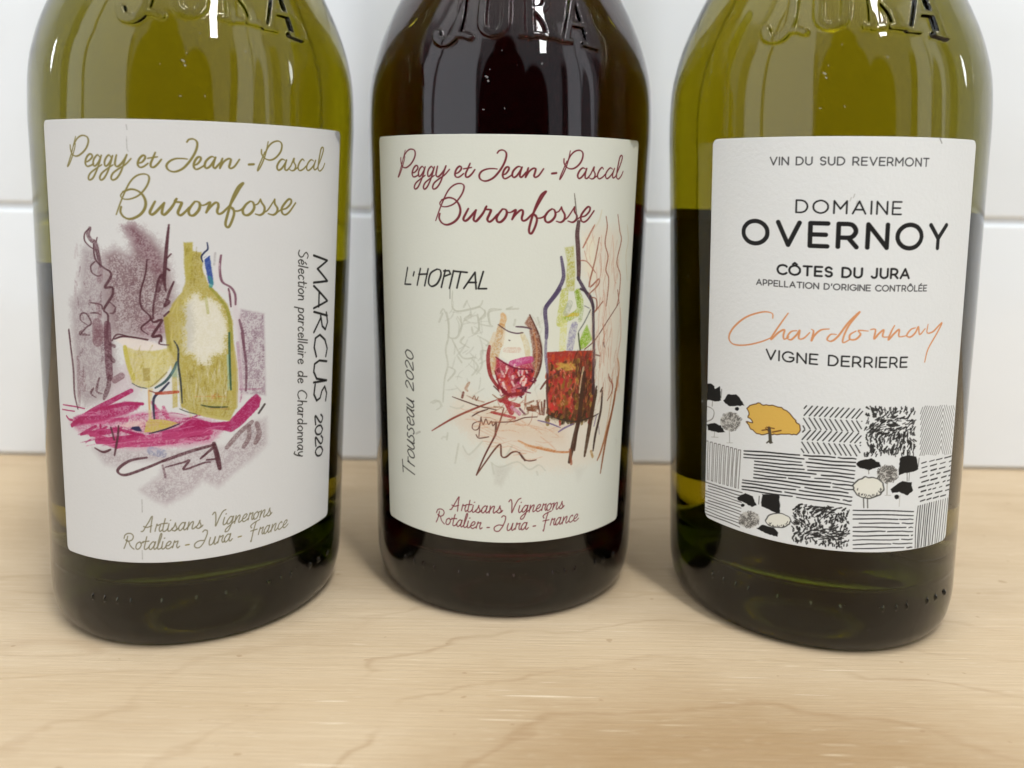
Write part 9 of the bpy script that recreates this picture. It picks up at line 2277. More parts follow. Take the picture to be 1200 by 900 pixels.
s 45 45 45 0.4 0.95 0 0.75 0|-328 659 -7 4 -7 3
s 30 30 30 0.26 0.95 0 0.75 0|-277 638 -2 4 0 3
s 45 45 45 0.36 0.95 0 0.75 0|-124 614 9 3 7 3
s 45 45 45 0.39 0.95 0 0.75 0|-177 554 1 6 4 6
s 30 30 30 0.39 0.95 0 0.75 0|-300 658 -7 4 -5 4
s 30 30 30 0.28 0.95 0 0.75 0|-274 662 -6 4 -6 5
s 22 22 22 0.22 0.95 0 0.75 0|-247 733 10 3 12 2
s 22 22 22 0.35 0.95 0 0.75 0|-194 739 6 0 7 0
s 45 45 45 0.38 0.95 0 0.75 0|-303 578 4 7 5 7
s 45 45 45 0.28 0.95 0 0.75 0|-133 626 6 2 4 2
s 22 22 22 0.38 0.95 0 0.75 0|-110 575 8 4 9 4
s 45 45 45 0.37 0.95 0 0.75 0|-172 676 -1 7 -3 8
s 22 22 22 0.31 0.95 0 0.75 0|-325 685 1 8 0 8
s 45 45 45 0.31 0.95 0 0.75 0|-85 668 -4 4 -2 4
s 45 45 45 0.35 0.95 0 0.75 0|-135 601 7 3 4 3
s 22 22 22 0.33 0.95 0 0.75 0|-317 553 0 3 -1 3
s 30 30 30 0.25 0.95 0 0.75 0|-346 597 3 3 3 3
s 45 45 45 0.21 0.95 0 0.75 0|-292 600 11 2 10 1
s 45 45 45 0.24 0.95 0 0.75 0|-239 552 0 5 0 5
s 30 30 30 0.4 0.95 0 0.75 0|-166 677 4 4 3 3
s 30 30 30 0.24 0.95 0 0.75 0|-285 597 11 1 10 2
s 45 45 45 0.39 0.95 0 0.75 0|-278 719 4 4 6 5
s 22 22 22 0.4 0.95 0 0.75 0|-313 593 1 4 -1 4
s 22 22 22 0.2 0.95 0 0.75 0|-279 693 -1 6 -2 6
s 30 30 30 0.32 0.95 0 0.75 0|-199 699 1 4 2 4
s 45 45 45 0.36 0.95 0 0.75 0|-170 564 -2 5 -4 4
s 45 45 45 0.27 0.95 0 0.75 0|-142 609 5 2 7 2
s 22 22 22 0.21 0.95 0 0.75 0|-94 622 4 0 8 1
s 45 45 45 0.31 0.95 0 0.75 0|-303 559 -2 4 -3 5
s 45 45 45 0.32 0.95 0 0.75 0|-131 586 7 1 7 2
s 22 22 22 0.26 0.95 0 0.75 0|-256 599 4 2 4 2
s 45 45 45 0.4 0.95 0 0.75 0|-249 573 -2 5 -3 5
s 22 22 22 0.23 0.95 0 0.75 0|-293 666 -5 8 -3 7
s 30 30 30 0.37 0.95 0 0.75 0|-279 607 11 4 8 4
s 45 45 45 0.21 0.95 0 0.75 0|-306 550 0 3 2 4
s 22 22 22 0.33 0.95 0 0.75 0|-148 601 7 0 8 0
s 45 45 45 0.27 0.95 0 0.75 0|-334 718 1 4 3 3
s 22 22 22 0.23 0.95 0 0.75 0|-340 609 -2 5 -4 4
s 45 45 45 0.36 0.95 0 0.75 0|-338 697 2 5 3 5
s 45 45 45 0.26 0.95 0 0.75 0|-104 572 4 6 0 7
s 22 22 22 0.38 0.95 0 0.75 0|-263 633 4 7 4 7
s 22 22 22 0.35 0.95 0 0.75 0|-328 616 -1 5 1 4
s 22 22 22 0.33 0.95 0 0.75 0|-196 731 6 1 4 2
s 30 30 30 0.26 0.95 0 0.75 0|-208 689 5 3 2 3
s 22 22 22 0.29 0.95 0 0.75 0|-183 599 4 -2 6 -2
s 30 30 30 0.29 0.95 0 0.75 0|-340 632 -8 6 -6 5
s 22 22 22 0.24 0.95 0 0.75 0|-317 655 -8 3 -10 4
s 30 30 30 0.31 0.95 0 0.75 0|-104 558 0 4 0 3
s 22 22 22 0.31 0.95 0 0.75 0|-326 636 -4 4 -5 3
s 22 22 22 0.31 0.95 0 0.75 0|-208 610 7 1 4 1
s 45 45 45 0.34 0.95 0 0.75 0|-218 614 5 2 6 1
s 30 30 30 0.33 0.95 0 0.75 0|-327 554 -2 6 -4 5
s 30 30 30 0.3 0.95 0 0.75 0|-96 703 0 8 2 9
s 45 45 45 0.26 0.95 0 0.75 0|-181 633 6 5 4 5
s 22 22 22 0.27 0.95 0 0.75 0|-204 631 10 2 12 1
s 30 30 30 0.26 0.95 0 0.75 0|-268 676 0 5 0 4
s 45 45 45 0.24 0.95 0 0.75 0|-122 702 1 8 -2 8
s 22 22 22 0.35 0.95 0 0.75 0|-323 545 1 8 -1 7
s 45 45 45 0.36 0.95 0 0.75 0|-303 563 2 5 2 5
s 22 22 22 0.29 0.95 0 0.75 0|-277 717 6 6 7 6
s 30 30 30 0.27 0.95 0 0.75 0|-248 707 4 3 4 4
s 30 30 30 0.3 0.95 0 0.75 0|-176 742 7 0 7 0
s 30 30 30 0.36 0.95 0 0.75 0|-101 653 0 4 0 4
s 30 30 30 0.36 0.95 0 0.75 0|-327 715 6 3 3 3
s 45 45 45 0.4 0.95 0 0.75 0|-115 674 -2 6 1 6
s 45 45 45 0.25 0.95 0 0.75 0|-112 545 -2 6 -2 6
s 22 22 22 0.21 0.95 0 0.75 0|-127 705 3 5 4 5
s 30 30 30 0.31 0.95 0 0.75 0|-122 618 5 2 7 1
s 45 45 45 0.38 0.95 0 0.75 0|-107 650 1 6 4 6
s 30 30 30 0.27 0.95 0 0.75 0|-346 600 0 7 2 6
s 45 45 45 0.3 0.95 0 0.75 0|-306 630 1 8 -3 7
s 45 45 45 0.36 0.95 0 0.75 0|-198 714 8 2 7 2
s 45 45 45 0.39 0.95 0 0.75 0|-140 564 1 4 0 5
s 45 45 45 0.26 0.95 0 0.75 0|-214 582 9 -1 7 -1
s 30 30 30 0.26 0.95 0 0.75 0|-342 579 6 6 6 6
s 45 45 45 0.25 0.95 0 0.75 0|-337 720 6 4 5 5
s 22 22 22 0.24 0.95 0 0.75 0|-227 637 4 3 4 4
s 30 30 30 0.32 0.95 0 0.75 0|-99 639 3 4 3 5
s 30 30 30 0.21 0.95 0 0.75 0|-159 562 -2 4 -1 5
s 45 45 45 0.3 0.95 0 0.75 0|-87 561 -2 4 0 4
s 22 22 22 0.38 0.95 0 0.75 0|-254 723 10 5 7 4
s 45 45 45 0.23 0.95 0 0.75 0|-168 654 4 6 7 6
s 30 30 30 0.29 0.95 0 0.75 0|-294 649 -7 5 -9 4
s 30 30 30 0.32 0.95 0 0.75 0|-124 687 0 6 1 7
s 22 22 22 0.4 0.95 0 0.75 0|-112 683 -3 3 -5 3
s 45 45 45 0.37 0.95 0 0.75 0|-168 662 1 6 4 5
s 45 45 45 0.22 0.95 0 0.75 0|-205 727 5 1 5 1
s 22 22 22 0.25 0.95 0 0.75 0|-215 683 6 6 7 6
s 22 22 22 0.33 0.95 0 0.75 0|-245 637 4 5 1 5
s 22 22 22 0.36 0.95 0 0.75 0|-156 553 -1 6 1 6
s 45 45 45 0.4 0.95 0 0.75 0|-265 735 6 -1 6 0
s 45 45 45 0.27 0.95 0 0.75 0|-265 621 3 5 3 5
s 30 30 30 0.26 0.95 0 0.75 0|-116 607 10 0 10 0
s 45 45 45 0.35 0.95 0 0.75 0|-320 608 2 8 2 7
s 22 22 22 0.33 0.95 0 0.75 0|-234 686 7 5 7 5
s 30 30 30 0.25 0.95 0 0.75 0|-302 640 -4 4 -3 3
s 30 30 30 0.26 0.95 0 0.75 0|-211 699 3 7 4 6
s 45 45 45 0.38 0.95 0 0.75 0|-237 608 4 2 5 2
s 22 22 22 0.21 0.95 0 0.75 0|-333 642 -7 3 -4 2
s 45 45 45 0.36 0.95 0 0.75 0|-158 657 1 5 4 5
s 22 22 22 0.4 0.95 0 0.75 0|-305 660 -5 2 -6 3
s 22 22 22 0.39 0.95 0 0.75 0|-229 666 -2 7 0 7
s 45 45 45 0.21 0.95 0 0.75 0|-180 709 7 4 5 4
s 30 30 30 0.24 0.95 0 0.75 0|-169 685 0 4 1 3
s 30 30 30 0.4 0.95 0 0.75 0|-122 551 -5 8 -5 8
s 45 45 45 0.29 0.95 0 0.75 0|-132 565 3 7 0 7
s 45 45 45 0.29 0.95 0 0.75 0|-114 566 1 6 -1 5
s 22 22 22 0.33 0.95 0 0.75 0|-282 715 5 6 5 5
s 45 45 45 0.39 0.95 0 0.75 0|-246 601 6 3 7 3
s 30 30 30 0.39 0.95 0 0.75 0|-311 576 8 4 5 4
s 45 45 45 0.26 0.95 0 0.75 0|-179 727 10 2 8 1
s 30 30 30 0.3 0.95 0 0.75 0|-183 612 10 -2 11 -3
s 30 30 30 0.25 0.95 0 0.75 0|-218 728 7 2 9 2
s 30 30 30 0.26 0.95 0 0.75 0|-257 726 8 0 5 1
s 30 30 30 0.36 0.95 0 0.75 0|-243 705 6 4 4 4
s 22 22 22 0.34 0.95 0 0.75 0|-113 684 -2 8 -1 8
s 30 30 30 0.4 0.95 0 0.75 0|-199 729 6 1 7 2
s 22 22 22 0.36 0.95 0 0.75 0|-321 638 -5 4 -6 4
s 45 45 45 0.3 0.95 0 0.75 0|-316 641 -8 2 -9 2
s 22 22 22 0.4 0.95 0 0.75 0|-313 611 0 5 -3 5
s 22 22 22 0.41 0.95 0 0.75 0|-231 591 5 0 7 0
s 22 22 22 0.4 0.95 0 0.75 0|-238 622 6 0 6 0
s 30 30 30 0.4 0.95 0 0.75 0|-144 625 7 1 6 1
s 45 45 45 0.24 0.95 0 0.75 0|-132 573 4 3 1 3
s 45 45 45 0.37 0.95 0 0.75 0|-317 678 -3 6 -5 5
s 22 22 22 0.26 0.95 0 0.75 0|-327 709 4 2 5 4
s 30 30 30 0.39 0.95 0 0.75 0|-120 728 3 4 4 4
s 22 22 22 0.31 0.95 0 0.75 0|-220 550 5 6 4 5
s 45 45 45 0.35 0.95 0 0.75 0|-233 690 2 3 3 3
s 45 45 45 0.29 0.95 0 0.75 0|-186 733 7 -2 9 -2
s 30 30 30 0.21 0.95 0 0.75 0|-222 632 7 5 9 4
s 45 45 45 0.35 0.95 0 0.75 0|-295 608 3 8 4 8
s 22 22 22 0.26 0.95 0 0.75 0|-276 550 1 5 -2 5
s 22 22 22 0.34 0.95 0 0.75 0|-288 596 6 5 3 4
s 30 30 30 0.25 0.95 0 0.75 0|-170 613 11 0 10 0
s 22 22 22 0.26 0.95 0 0.75 0|-289 631 1 4 4 4
s 22 22 22 0.41 0.95 0 0.75 0|-151 685 1 6 2 7
s 22 22 22 0.29 0.95 0 0.75 0|-124 633 0 8 4 8
s 30 30 30 0.26 0.95 0 0.75 0|-188 595 8 -3 4 -3
s 30 30 30 0.23 0.95 0 0.75 0|-132 693 -2 6 0 7
s 45 45 45 0.33 0.95 0 0.75 0|-253 694 2 6 4 5
s 30 30 30 0.36 0.95 0 0.75 0|-207 635 -1 7 0 6
s 22 22 22 0.21 0.95 0 0.75 0|-221 737 12 0 9 0
s 30 30 30 0.26 0.95 0 0.75 0|-240 708 6 2 4 3
s 30 30 30 0.32 0.95 0 0.75 0|-342 574 3 6 1 5
s 22 22 22 0.28 0.95 0 0.75 0|-280 588 6 4 3 4
s 22 22 22 0.28 0.95 0 0.75 0|-319 580 5 6 9 6
s 45 45 45 0.25 0.95 0 0.75 0|-148 685 -3 5 1 4
s 30 30 30 0.3 0.95 0 0.75 0|-156 620 5 -1 5 -1
s 30 30 30 0.34 0.95 0 0.75 0|-221 600 10 -2 8 -2
s 45 45 45 0.4 0.95 0 0.75 0|-101 650 2 7 1 7
s 22 22 22 0.29 0.95 0 0.75 0|-340 551 -2 5 -2 5
s 22 22 22 0.23 0.95 0 0.75 0|-268 643 -3 7 -3 7
s 30 30 30 0.24 0.95 0 0.75 0|-293 631 -1 4 -2 5
s 22 22 22 0.29 0.95 0 0.75 0|-138 739 6 1 4 1
s 22 22 22 0.4 0.95 0 0.75 0|-180 712 5 5 7 6
s 45 45 45 0.26 0.95 0 0.75 0|-172 633 7 1 8 2
s 30 30 30 0.36 0.95 0 0.75 0|-239 643 0 6 -1 5
s 30 30 30 0.22 0.95 0 0.75 0|-98 685 -2 7 -1 7
s 45 45 45 0.29 0.95 0 0.75 0|-136 567 -5 8 -3 7
s 45 45 45 0.27 0.95 0 0.75 0|-158 616 9 -2 11 -2
s 22 22 22 0.25 0.95 0 0.75 0|-229 596 11 1 11 0
s 22 22 22 0.29 0.95 0 0.75 0|-242 665 -3 4 0 5
s 30 30 30 0.34 0.95 0 0.75 0|-188 746 8 -4 8 -5
s 30 30 30 0.35 0.95 0 0.75 0|-145 702 6 7 3 6
s 30 30 30 0.39 0.95 0 0.75 0|-148 640 7 5 5 5
s 45 45 45 0.23 0.95 0 0.75 0|-178 643 8 5 8 5
s 45 45 45 0.35 0.95 0 0.75 0|-302 696 2 4 -1 5
s 30 30 30 0.36 0.95 0 0.75 0|-250 638 -1 7 -1 6
s 30 30 30 0.33 0.95 0 0.75 0|-125 593 8 2 9 1
s 22 22 22 0.27 0.95 0 0.75 0|-86 581 2 4 2 4
s 30 30 30 0.26 0.95 0 0.75 0|-331 642 -3 3 -3 3
s 22 22 22 0.32 0.95 0 0.75 0|-86 629 1 3 4 3
s 22 22 22 0.26 0.95 0 0.75 0|-287 643 -5 6 -4 7
s 45 45 45 0.21 0.95 0 0.75 0|-296 727 5 2 6 2
s 22 22 22 0.36 0.95 0 0.75 0|-334 671 -2 6 -3 5
s 30 30 30 0.26 0.95 0 0.75 0|-265 625 9 6 7 6
s 22 22 22 0.31 0.95 0 0.75 0|-294 683 -3 6 -5 5
s 22 22 22 0.34 0.95 0 0.75 0|-121 671 -5 4 -2 4
s 30 30 30 0.34 0.95 0 0.75 0|-149 604 8 -1 6 -1
s 22 22 22 0.36 0.95 0 0.75 0|-203 557 1 7 -2 8
s 45 45 45 0.38 0.95 0 0.75 0|-174 565 -3 7 -1 7
s 22 22 22 0.38 0.95 0 0.75 0|-129 571 1 3 2 3
s 22 22 22 0.29 0.95 0 0.75 0|-303 696 5 7 7 6
s 45 45 45 0.4 0.95 0 0.75 0|-245 618 7 3 7 2
s 45 45 45 0.33 0.95 0 0.75 0|-298 709 2 6 2 5
s 22 22 22 0.28 0.95 0 0.75 0|-175 713 7 2 9 2
s 30 30 30 0.28 0.95 0 0.75 0|-325 649 -3 2 -7 2
s 45 45 45 0.34 0.95 0 0.75 0|-107 637 7 3 9 3
s 45 45 45 0.25 0.95 0 0.75 0|-103 688 -3 4 0 4
s 30 30 30 0.26 0.95 0 0.75 0|-281 566 -3 7 0 7
s 45 45 45 0.36 0.95 0 0.75 0|-299 566 -1 5 -4 5
s 30 30 30 0.4 0.95 0 0.75 0|-130 610 4 -1 6 -1
s 45 45 45 0.32 0.95 0 0.75 0|-253 715 2 3 3 4
s 45 45 45 0.35 0.95 0 0.75 0|-194 732 8 1 9 1
s 30 30 30 0.28 0.95 0 0.75 0|-164 644 7 6 6 6
s 30 30 30 0.29 0.95 0 0.75 0|-316 690 -1 7 1 6
s 22 22 22 0.26 0.95 0 0.75 0|-223 643 1 7 1 8
s 22 22 22 0.23 0.95 0 0.75 0|-129 589 6 2 4 1
s 22 22 22 0.33 0.95 0 0.75 0|-163 591 8 0 6 0
s 45 45 45 0.27 0.95 0 0.75 0|-204 732 7 3 8 2
s 45 45 45 0.39 0.95 0 0.75 0|-310 557 4 7 6 8
s 30 30 30 0.34 0.95 0 0.75 0|-216 623 9 4 8 4
s 22 22 22 0.37 0.95 0 0.75 0|-272 576 9 4 10 4
s 22 22 22 0.21 0.95 0 0.75 0|-87 672 0 4 -3 4
s 30 30 30 0.31 0.95 0 0.75 0|-107 615 4 3 7 3
s 22 22 22 0.25 0.95 0 0.75 0|-100 630 4 2 4 3
s 45 45 45 0.26 0.95 0 0.75 0|-331 717 3 5 1 5
s 22 22 22 0.21 0.95 0 0.75 0|-308 596 7 6 6 5
s 22 22 22 0.29 0.95 0 0.75 0|-122 645 1 5 1 5
s 45 45 45 0.36 0.95 0 0.75 0|-173 632 5 7 6 6
s 30 30 30 0.32 0.95 0 0.75 0|-201 682 1 4 0 4
s 22 22 22 0.34 0.95 0 0.75 0|-340 588 6 5 5 4
s 22 22 22 0.31 0.95 0 0.75 0|-282 674 -2 5 -3 4
s 30 30 30 0.35 0.95 0 0.75 0|-252 618 6 5 3 4
s 30 30 30 0.2 0.95 0 0.75 0|-200 566 4 5 5 5
s 22 22 22 0.31 0.95 0 0.75 0|-333 724 7 3 5 4
s 45 45 45 0.26 0.95 0 0.75 0|-241 651 1 4 -2 4
s 22 22 22 0.39 0.95 0 0.75 0|-170 687 1 4 3 3
s 45 45 45 0.25 0.95 0 0.75 0|-215 715 9 3 7 3
s 45 45 45 0.33 0.95 0 0.75 0|-200 594 5 1 6 1
s 30 30 30 0.39 0.95 0 0.75 0|-219 636 3 4 3 5
s 30 30 30 0.22 0.95 0 0.75 0|-285 673 -1 6 -2 6
s 45 45 45 0.33 0.95 0 0.75 0|-238 595 9 1 6 1
s 45 45 45 0.28 0.95 0 0.75 0|-300 642 -3 4 -4 5
s 45 45 45 0.32 0.95 0 0.75 0|-332 634 -7 5 -4 5
s 45 45 45 0.23 0.95 0 0.75 0|-345 559 0 7 4 8
s 22 22 22 0.24 0.95 0 0.75 0|-192 566 3 4 0 4
s 30 30 30 0.35 0.95 0 0.75 0|-210 717 7 6 6 5
s 45 45 45 0.38 0.95 0 0.75 0|-192 658 3 8 0 8
s 30 30 30 0.29 0.95 0 0.75 0|-331 694 3 6 1 6
s 22 22 22 0.22 0.95 0 0.75 0|-323 614 -1 6 -3 6
s 45 45 45 0.33 0.95 0 0.75 0|-168 634 8 2 10 3
s 30 30 30 0.31 0.95 0 0.75 0|-261 561 -1 6 -1 5
s 45 45 45 0.36 0.95 0 0.75 0|-179 666 1 4 0 3
s 22 22 22 0.24 0.95 0 0.75 0|-316 734 8 2 4 2
s 22 22 22 0.3 0.95 0 0.75 0|-170 594 7 2 9 1
s 45 45 45 0.33 0.95 0 0.75 0|-112 700 0 8 -2 8
s 45 45 45 0.22 0.95 0 0.75 0|-272 722 4 3 5 3
s 45 45 45 0.35 0.95 0 0.75 0|-141 619 6 -1 6 -1
s 30 30 30 0.37 0.95 0 0.75 0|-217 621 4 1 6 1
s 30 30 30 0.27 0.95 0 0.75 0|-198 666 3 5 5 5
s 30 30 30 0.39 0.95 0 0.75 0|-233 558 -6 7 -6 6
s 22 22 22 0.21 0.95 0 0.75 0|-204 691 3 6 1 6
s 22 22 22 0.26 0.95 0 0.75 0|-142 695 -4 8 -1 8
s 22 22 22 0.26 0.95 0 0.75 0|-247 608 8 0 11 0
s 45 45 45 0.34 0.95 0 0.75 0|-200 718 5 2 3 3
s 30 30 30 0.26 0.95 0 0.75 0|-230 669 0 5 2 4
s 45 45 45 0.34 0.95 0 0.75 0|-222 656 2 4 1 4
s 30 30 30 0.38 0.95 0 0.75 0|-323 599 5 6 3 6
s 45 45 45 0.24 0.95 0 0.75 0|-213 702 5 6 2 7
s 45 45 45 0.29 0.95 0 0.75 0|-267 614 6 5 4 4
s 22 22 22 0.35 0.95 0 0.75 0|-324 733 9 4 8 3
s 45 45 45 0.22 0.95 0 0.75 0|-340 672 -4 1 -6 1
s 22 22 22 0.23 0.95 0 0.75 0|-326 610 2 5 3 5
s 45 45 45 0.21 0.95 0 0.75 0|-168 671 0 4 -3 5
s 45 45 45 0.21 0.95 0 0.75 0|-222 724 6 0 5 0
s 22 22 22 0.36 0.95 0 0.75 0|-126 687 -5 6 -4 7
s 30 30 30 0.41 0.95 0 0.75 0|-216 720 5 7 6 6
s 30 30 30 0.33 0.95 0 0.75 0|-342 612 -4 5 -6 6
s 30 30 30 0.23 0.95 0 0.75 0|-226 665 -1 6 -2 5
s 30 30 30 0.33 0.95 0 0.75 0|-138 545 1 5 2 4
s 45 45 45 0.27 0.95 0 0.75 0|-164 638 0 5 0 4
s 22 22 22 0.31 0.95 0 0.75 0|-138 675 -6 8 -5 7
s 45 45 45 0.39 0.95 0 0.75 0|-251 729 11 2 9 2
s 22 22 22 0.22 0.95 0 0.75 0|-224 693 2 6 3 7
s 45 45 45 0.36 0.95 0 0.75 0|-259 685 -1 6 1 7
s 22 22 22 0.29 0.95 0 0.75 0|-118 566 -1 8 1 8
s 30 30 30 0.29 0.95 0 0.75 0|-167 713 7 3 4 2
s 22 22 22 0.39 0.95 0 0.75 0|-111 732 2 5 5 5
s 30 30 30 0.37 0.95 0 0.75 0|-237 715 3 1 6 2
s 22 22 22 0.28 0.95 0 0.75 0|-138 547 -1 4 1 4
s 22 22 22 0.31 0.95 0 0.75 0|-264 700 3 5 0 5
s 45 45 45 0.24 0.95 0 0.75 0|-198 689 2 6 2 6
s 22 22 22 0.2 0.95 0 0.75 0|-144 739 11 3 10 3
s 30 30 30 0.32 0.95 0 0.75 0|-253 598 6 -4 7 -3
s 45 45 45 0.3 0.95 0 0.75 0|-235 721 8 4 6 3
s 45 45 45 0.4 0.95 0 0.75 0|-243 718 6 3 7 3
s 22 22 22 0.41 0.95 0 0.75 0|-349 704 9 7 5 6
s 45 45 45 0.2 0.95 0 0.75 0|-223 670 1 4 4 5
s 45 45 45 0.29 0.95 0 0.75 0|-245 586 4 0 7 1
s 22 22 22 0.39 0.95 0 0.75 0|-175 580 5 4 1 3
s 45 45 45 0.36 0.95 0 0.75 0|-297 680 -2 6 1 8
s 22 22 22 0.26 0.95 0 0.75 0|-119 650 2 5 0 4
s 45 45 45 0.28 0.95 0 0.75 0|-157 582 7 3 5 2
s 30 30 30 0.36 0.95 0 0.75 0|-163 626 8 3 11 3
s 45 45 45 0.25 0.95 0 0.75 0|-278 617 1 6 -3 7
s 30 30 30 0.34 0.95 0 0.75 0|-153 673 3 7 1 8
s 30 30 30 0.39 0.95 0 0.75 0|-162 692 -2 6 -6 7
s 45 45 45 0.36 0.95 0 0.75 0|-130 554 -1 7 0 6
s 22 22 22 0.35 0.95 0 0.75 0|-320 638 -2 2 -5 3
s 45 45 45 0.35 0.95 0 0.75 0|-159 586 10 1 6 0
s 22 22 22 0.39 0.95 0 0.75 0|-164 728 9 4 8 4
s 30 30 30 0.32 0.95 0 0.75 0|-123 682 -3 4 -3 4
s 30 30 30 0.27 0.95 0 0.75 0|-293 656 -6 3 -7 3
s 30 30 30 0.29 0.95 0 0.75 0|-134 740 6 2 6 1
s 45 45 45 0.28 0.95 0 0.75 0|-168 601 6 0 8 0
s 45 45 45 0.22 0.95 0 0.75 0|-108 682 -4 5 -5 6
s 22 22 22 0.36 0.95 0 0.75 0|-275 634 -2 4 -1 4
s 45 45 45 0.27 0.95 0 0.75 0|-220 687 1 7 -3 7
s 45 45 45 0.29 0.95 0 0.75 0|-278 731 7 3 6 3
s 22 22 22 0.35 0.95 0 0.75 0|-192 555 -3 4 -1 4
s 30 30 30 0.25 0.95 0 0.75 0|-280 570 5 6 3 6
s 30 30 30 0.22 0.95 0 0.75 0|-180 619 7 3 4 4
s 45 45 45 0.2 0.95 0 0.75 0|-227 644 7 4 6 4
s 30 30 30 0.37 0.95 0 0.75 0|-132 708 5 4 3 5
s 22 22 22 0.35 0.95 0 0.75 0|-326 720 6 7 3 7
s 45 45 45 0.23 0.95 0 0.75 0|-296 736 5 2 5 2
s 22 22 22 0.39 0.95 0 0.75 0|-175 629 8 4 10 3
s 30 30 30 0.26 0.95 0 0.75 0|-227 594 11 -3 11 -2
s 30 30 30 0.29 0.95 0 0.75 0|-274 674 3 5 1 4
s 22 22 22 0.2 0.95 0 0.75 0|-201 615 11 1 10 1
s 45 45 45 0.23 0.95 0 0.75 0|-173 641 7 6 5 6
s 22 22 22 0.32 0.95 0 0.75 0|-195 697 6 6 7 5
s 30 30 30 0.33 0.95 0 0.75 0|-295 695 3 6 1 7
s 45 45 45 0.38 0.95 0 0.75 0|-159 600 11 2 9 2
s 22 22 22 0.25 0.95 0 0.75 0|-119 611 11 3 10 3
s 22 22 22 0.32 0.95 0 0.75 0|-204 616 8 2 8 2
s 45 45 45 0.33 0.95 0 0.75 0|-245 602 6 0 9 0
s 45 45 45 0.3 0.95 0 0.75 0|-124 562 -3 5 -1 5
s 22 22 22 0.26 0.95 0 0.75 0|-164 722 7 4 5 4
s 45 45 45 0.27 0.95 0 0.75 0|-94 613 6 4 9 3
s 45 45 45 0.25 0.95 0 0.75 0|-268 734 6 2 5 1
s 22 22 22 0.38 0.95 0 0.75 0|-237 646 1 6 -1 7
s 45 45 45 0.39 0.95 0 0.75 0|-302 569 3 8 0 7
s 30 30 30 0.31 0.95 0 0.75 0|-250 640 0 7 2 6
s 45 45 45 0.23 0.95 0 0.75 0|-218 633 5 6 7 5
s 30 30 30 0.39 0.95 0 0.75 0|-175 666 0 4 -2 4
s 22 22 22 0.36 0.95 0 0.75 0|-217 704 1 5 4 4
s 30 30 30 0.32 0.95 0 0.75 0|-146 706 6 3 4 3
s 22 22 22 0.24 0.95 0 0.75 0|-323 619 -2 4 1 5
s 22 22 22 0.39 0.95 0 0.75 0|-190 548 0 4 -1 4
s 30 30 30 0.29 0.95 0 0.75 0|-300 641 -8 5 -9 5
s 22 22 22 0.39 0.95 0 0.75 0|-143 680 1 3 3 4
s 30 30 30 0.32 0.95 0 0.75 0|-287 571 0 6 3 6
s 30 30 30 0.23 0.95 0 0.75 0|-260 718 7 5 6 6
s 45 45 45 0.33 0.95 0 0.75 0|-161 614 8 2 7 1
s 45 45 45 0.41 0.95 0 0.75 0|-246 736 7 0 8 0
s 45 45 45 0.39 0.95 0 0.75 0|-138 585 9 4 7 5
s 30 30 30 0.26 0.95 0 0.75 0|-93 671 -1 4 -2 4
s 22 22 22 0.3 0.95 0 0.75 0|-307 676 -2 4 -1 5
s 45 45 45 0.23 0.95 0 0.75 0|-269 605 6 0 7 0
s 45 45 45 0.33 0.95 0 0.75 0|-270 704 4 3 7 3
s 45 45 45 0.35 0.95 0 0.75 0|-332 674 -3 6 0 7
s 45 45 45 0.26 0.95 0 0.75 0|-160 637 5 6 7 5
s 22 22 22 0.22 0.95 0 0.75 0|-161 705 3 3 7 3
s 30 30 30 0.25 0.95 0 0.75 0|-142 653 0 3 3 4
s 22 22 22 0.22 0.95 0 0.75 0|-109 712 -2 4 -2 4
s 45 45 45 0.22 0.95 0 0.75 0|-206 589 8 -1 12 -1
s 22 22 22 0.31 0.95 0 0.75 0|-203 554 -2 4 -4 4
s 45 45 45 0.4 0.95 0 0.75 0|-227 662 0 4 1 4
s 45 45 45 0.33 0.95 0 0.75 0|-238 622 3 8 2 8
s 22 22 22 0.29 0.95 0 0.75 0|-148 553 0 4 0 4
s 45 45 45 0.25 0.95 0 0.75 0|-239 590 10 3 9 2
s 45 45 45 0.23 0.95 0 0.75 0|-213 707 5 5 7 5
s 45 45 45 0.27 0.95 0 0.75 0|-299 724 7 6 5 6
s 30 30 30 0.21 0.95 0 0.75 0|-298 723 4 4 7 5
s 30 30 30 0.22 0.95 0 0.75 0|-91 557 1 7 2 6
s 45 45 45 0.26 0.95 0 0.75 0|-348 561 0 6 2 6
s 45 45 45 0.38 0.95 0 0.75 0|-319 647 -9 4 -10 3
s 45 45 45 0.37 0.95 0 0.75 0|-226 606 6 0 5 -1
s 45 45 45 0.2 0.95 0 0.75 0|-330 620 -1 3 0 4
s 22 22 22 0.21 0.95 0 0.75 0|-304 697 2 3 0 4
s 45 45 45 0.31 0.95 0 0.75 0|-307 656 -4 2 -4 3
s 30 30 30 0.27 0.95 0 0.75 0|-224 720 5 3 9 4
s 22 22 22 0.32 0.95 0 0.75 0|-135 677 -3 4 -4 4
s 30 30 30 0.29 0.95 0 0.75 0|-321 586 5 4 6 5
s 45 45 45 0.24 0.95 0 0.75 0|-284 617 0 6 -2 6
s 22 22 22 0.23 0.95 0 0.75 0|-326 561 -2 6 -3 5
s 22 22 22 0.4 0.95 0 0.75 0|-129 627 10 0 12 -1
s 30 30 30 0.39 0.95 0 0.75 0|-131 594 7 3 8 3
s 45 45 45 0.41 0.95 0 0.75 0|-203 622 5 2 2 3
s 22 22 22 0.21 0.95 0 0.75 0|-270 613 8 2 6 2
s 30 30 30 0.24 0.95 0 0.75 0|-331 589 7 4 5 4
s 45 45 45 0.23 0.95 0 0.75 0|-280 679 -2 3 -3 3
s 45 45 45 0.27 0.95 0 0.75 0|-98 691 -7 6 -6 7
s 30 30 30 0.41 0.95 0 0.75 0|-230 688 2 7 6 6
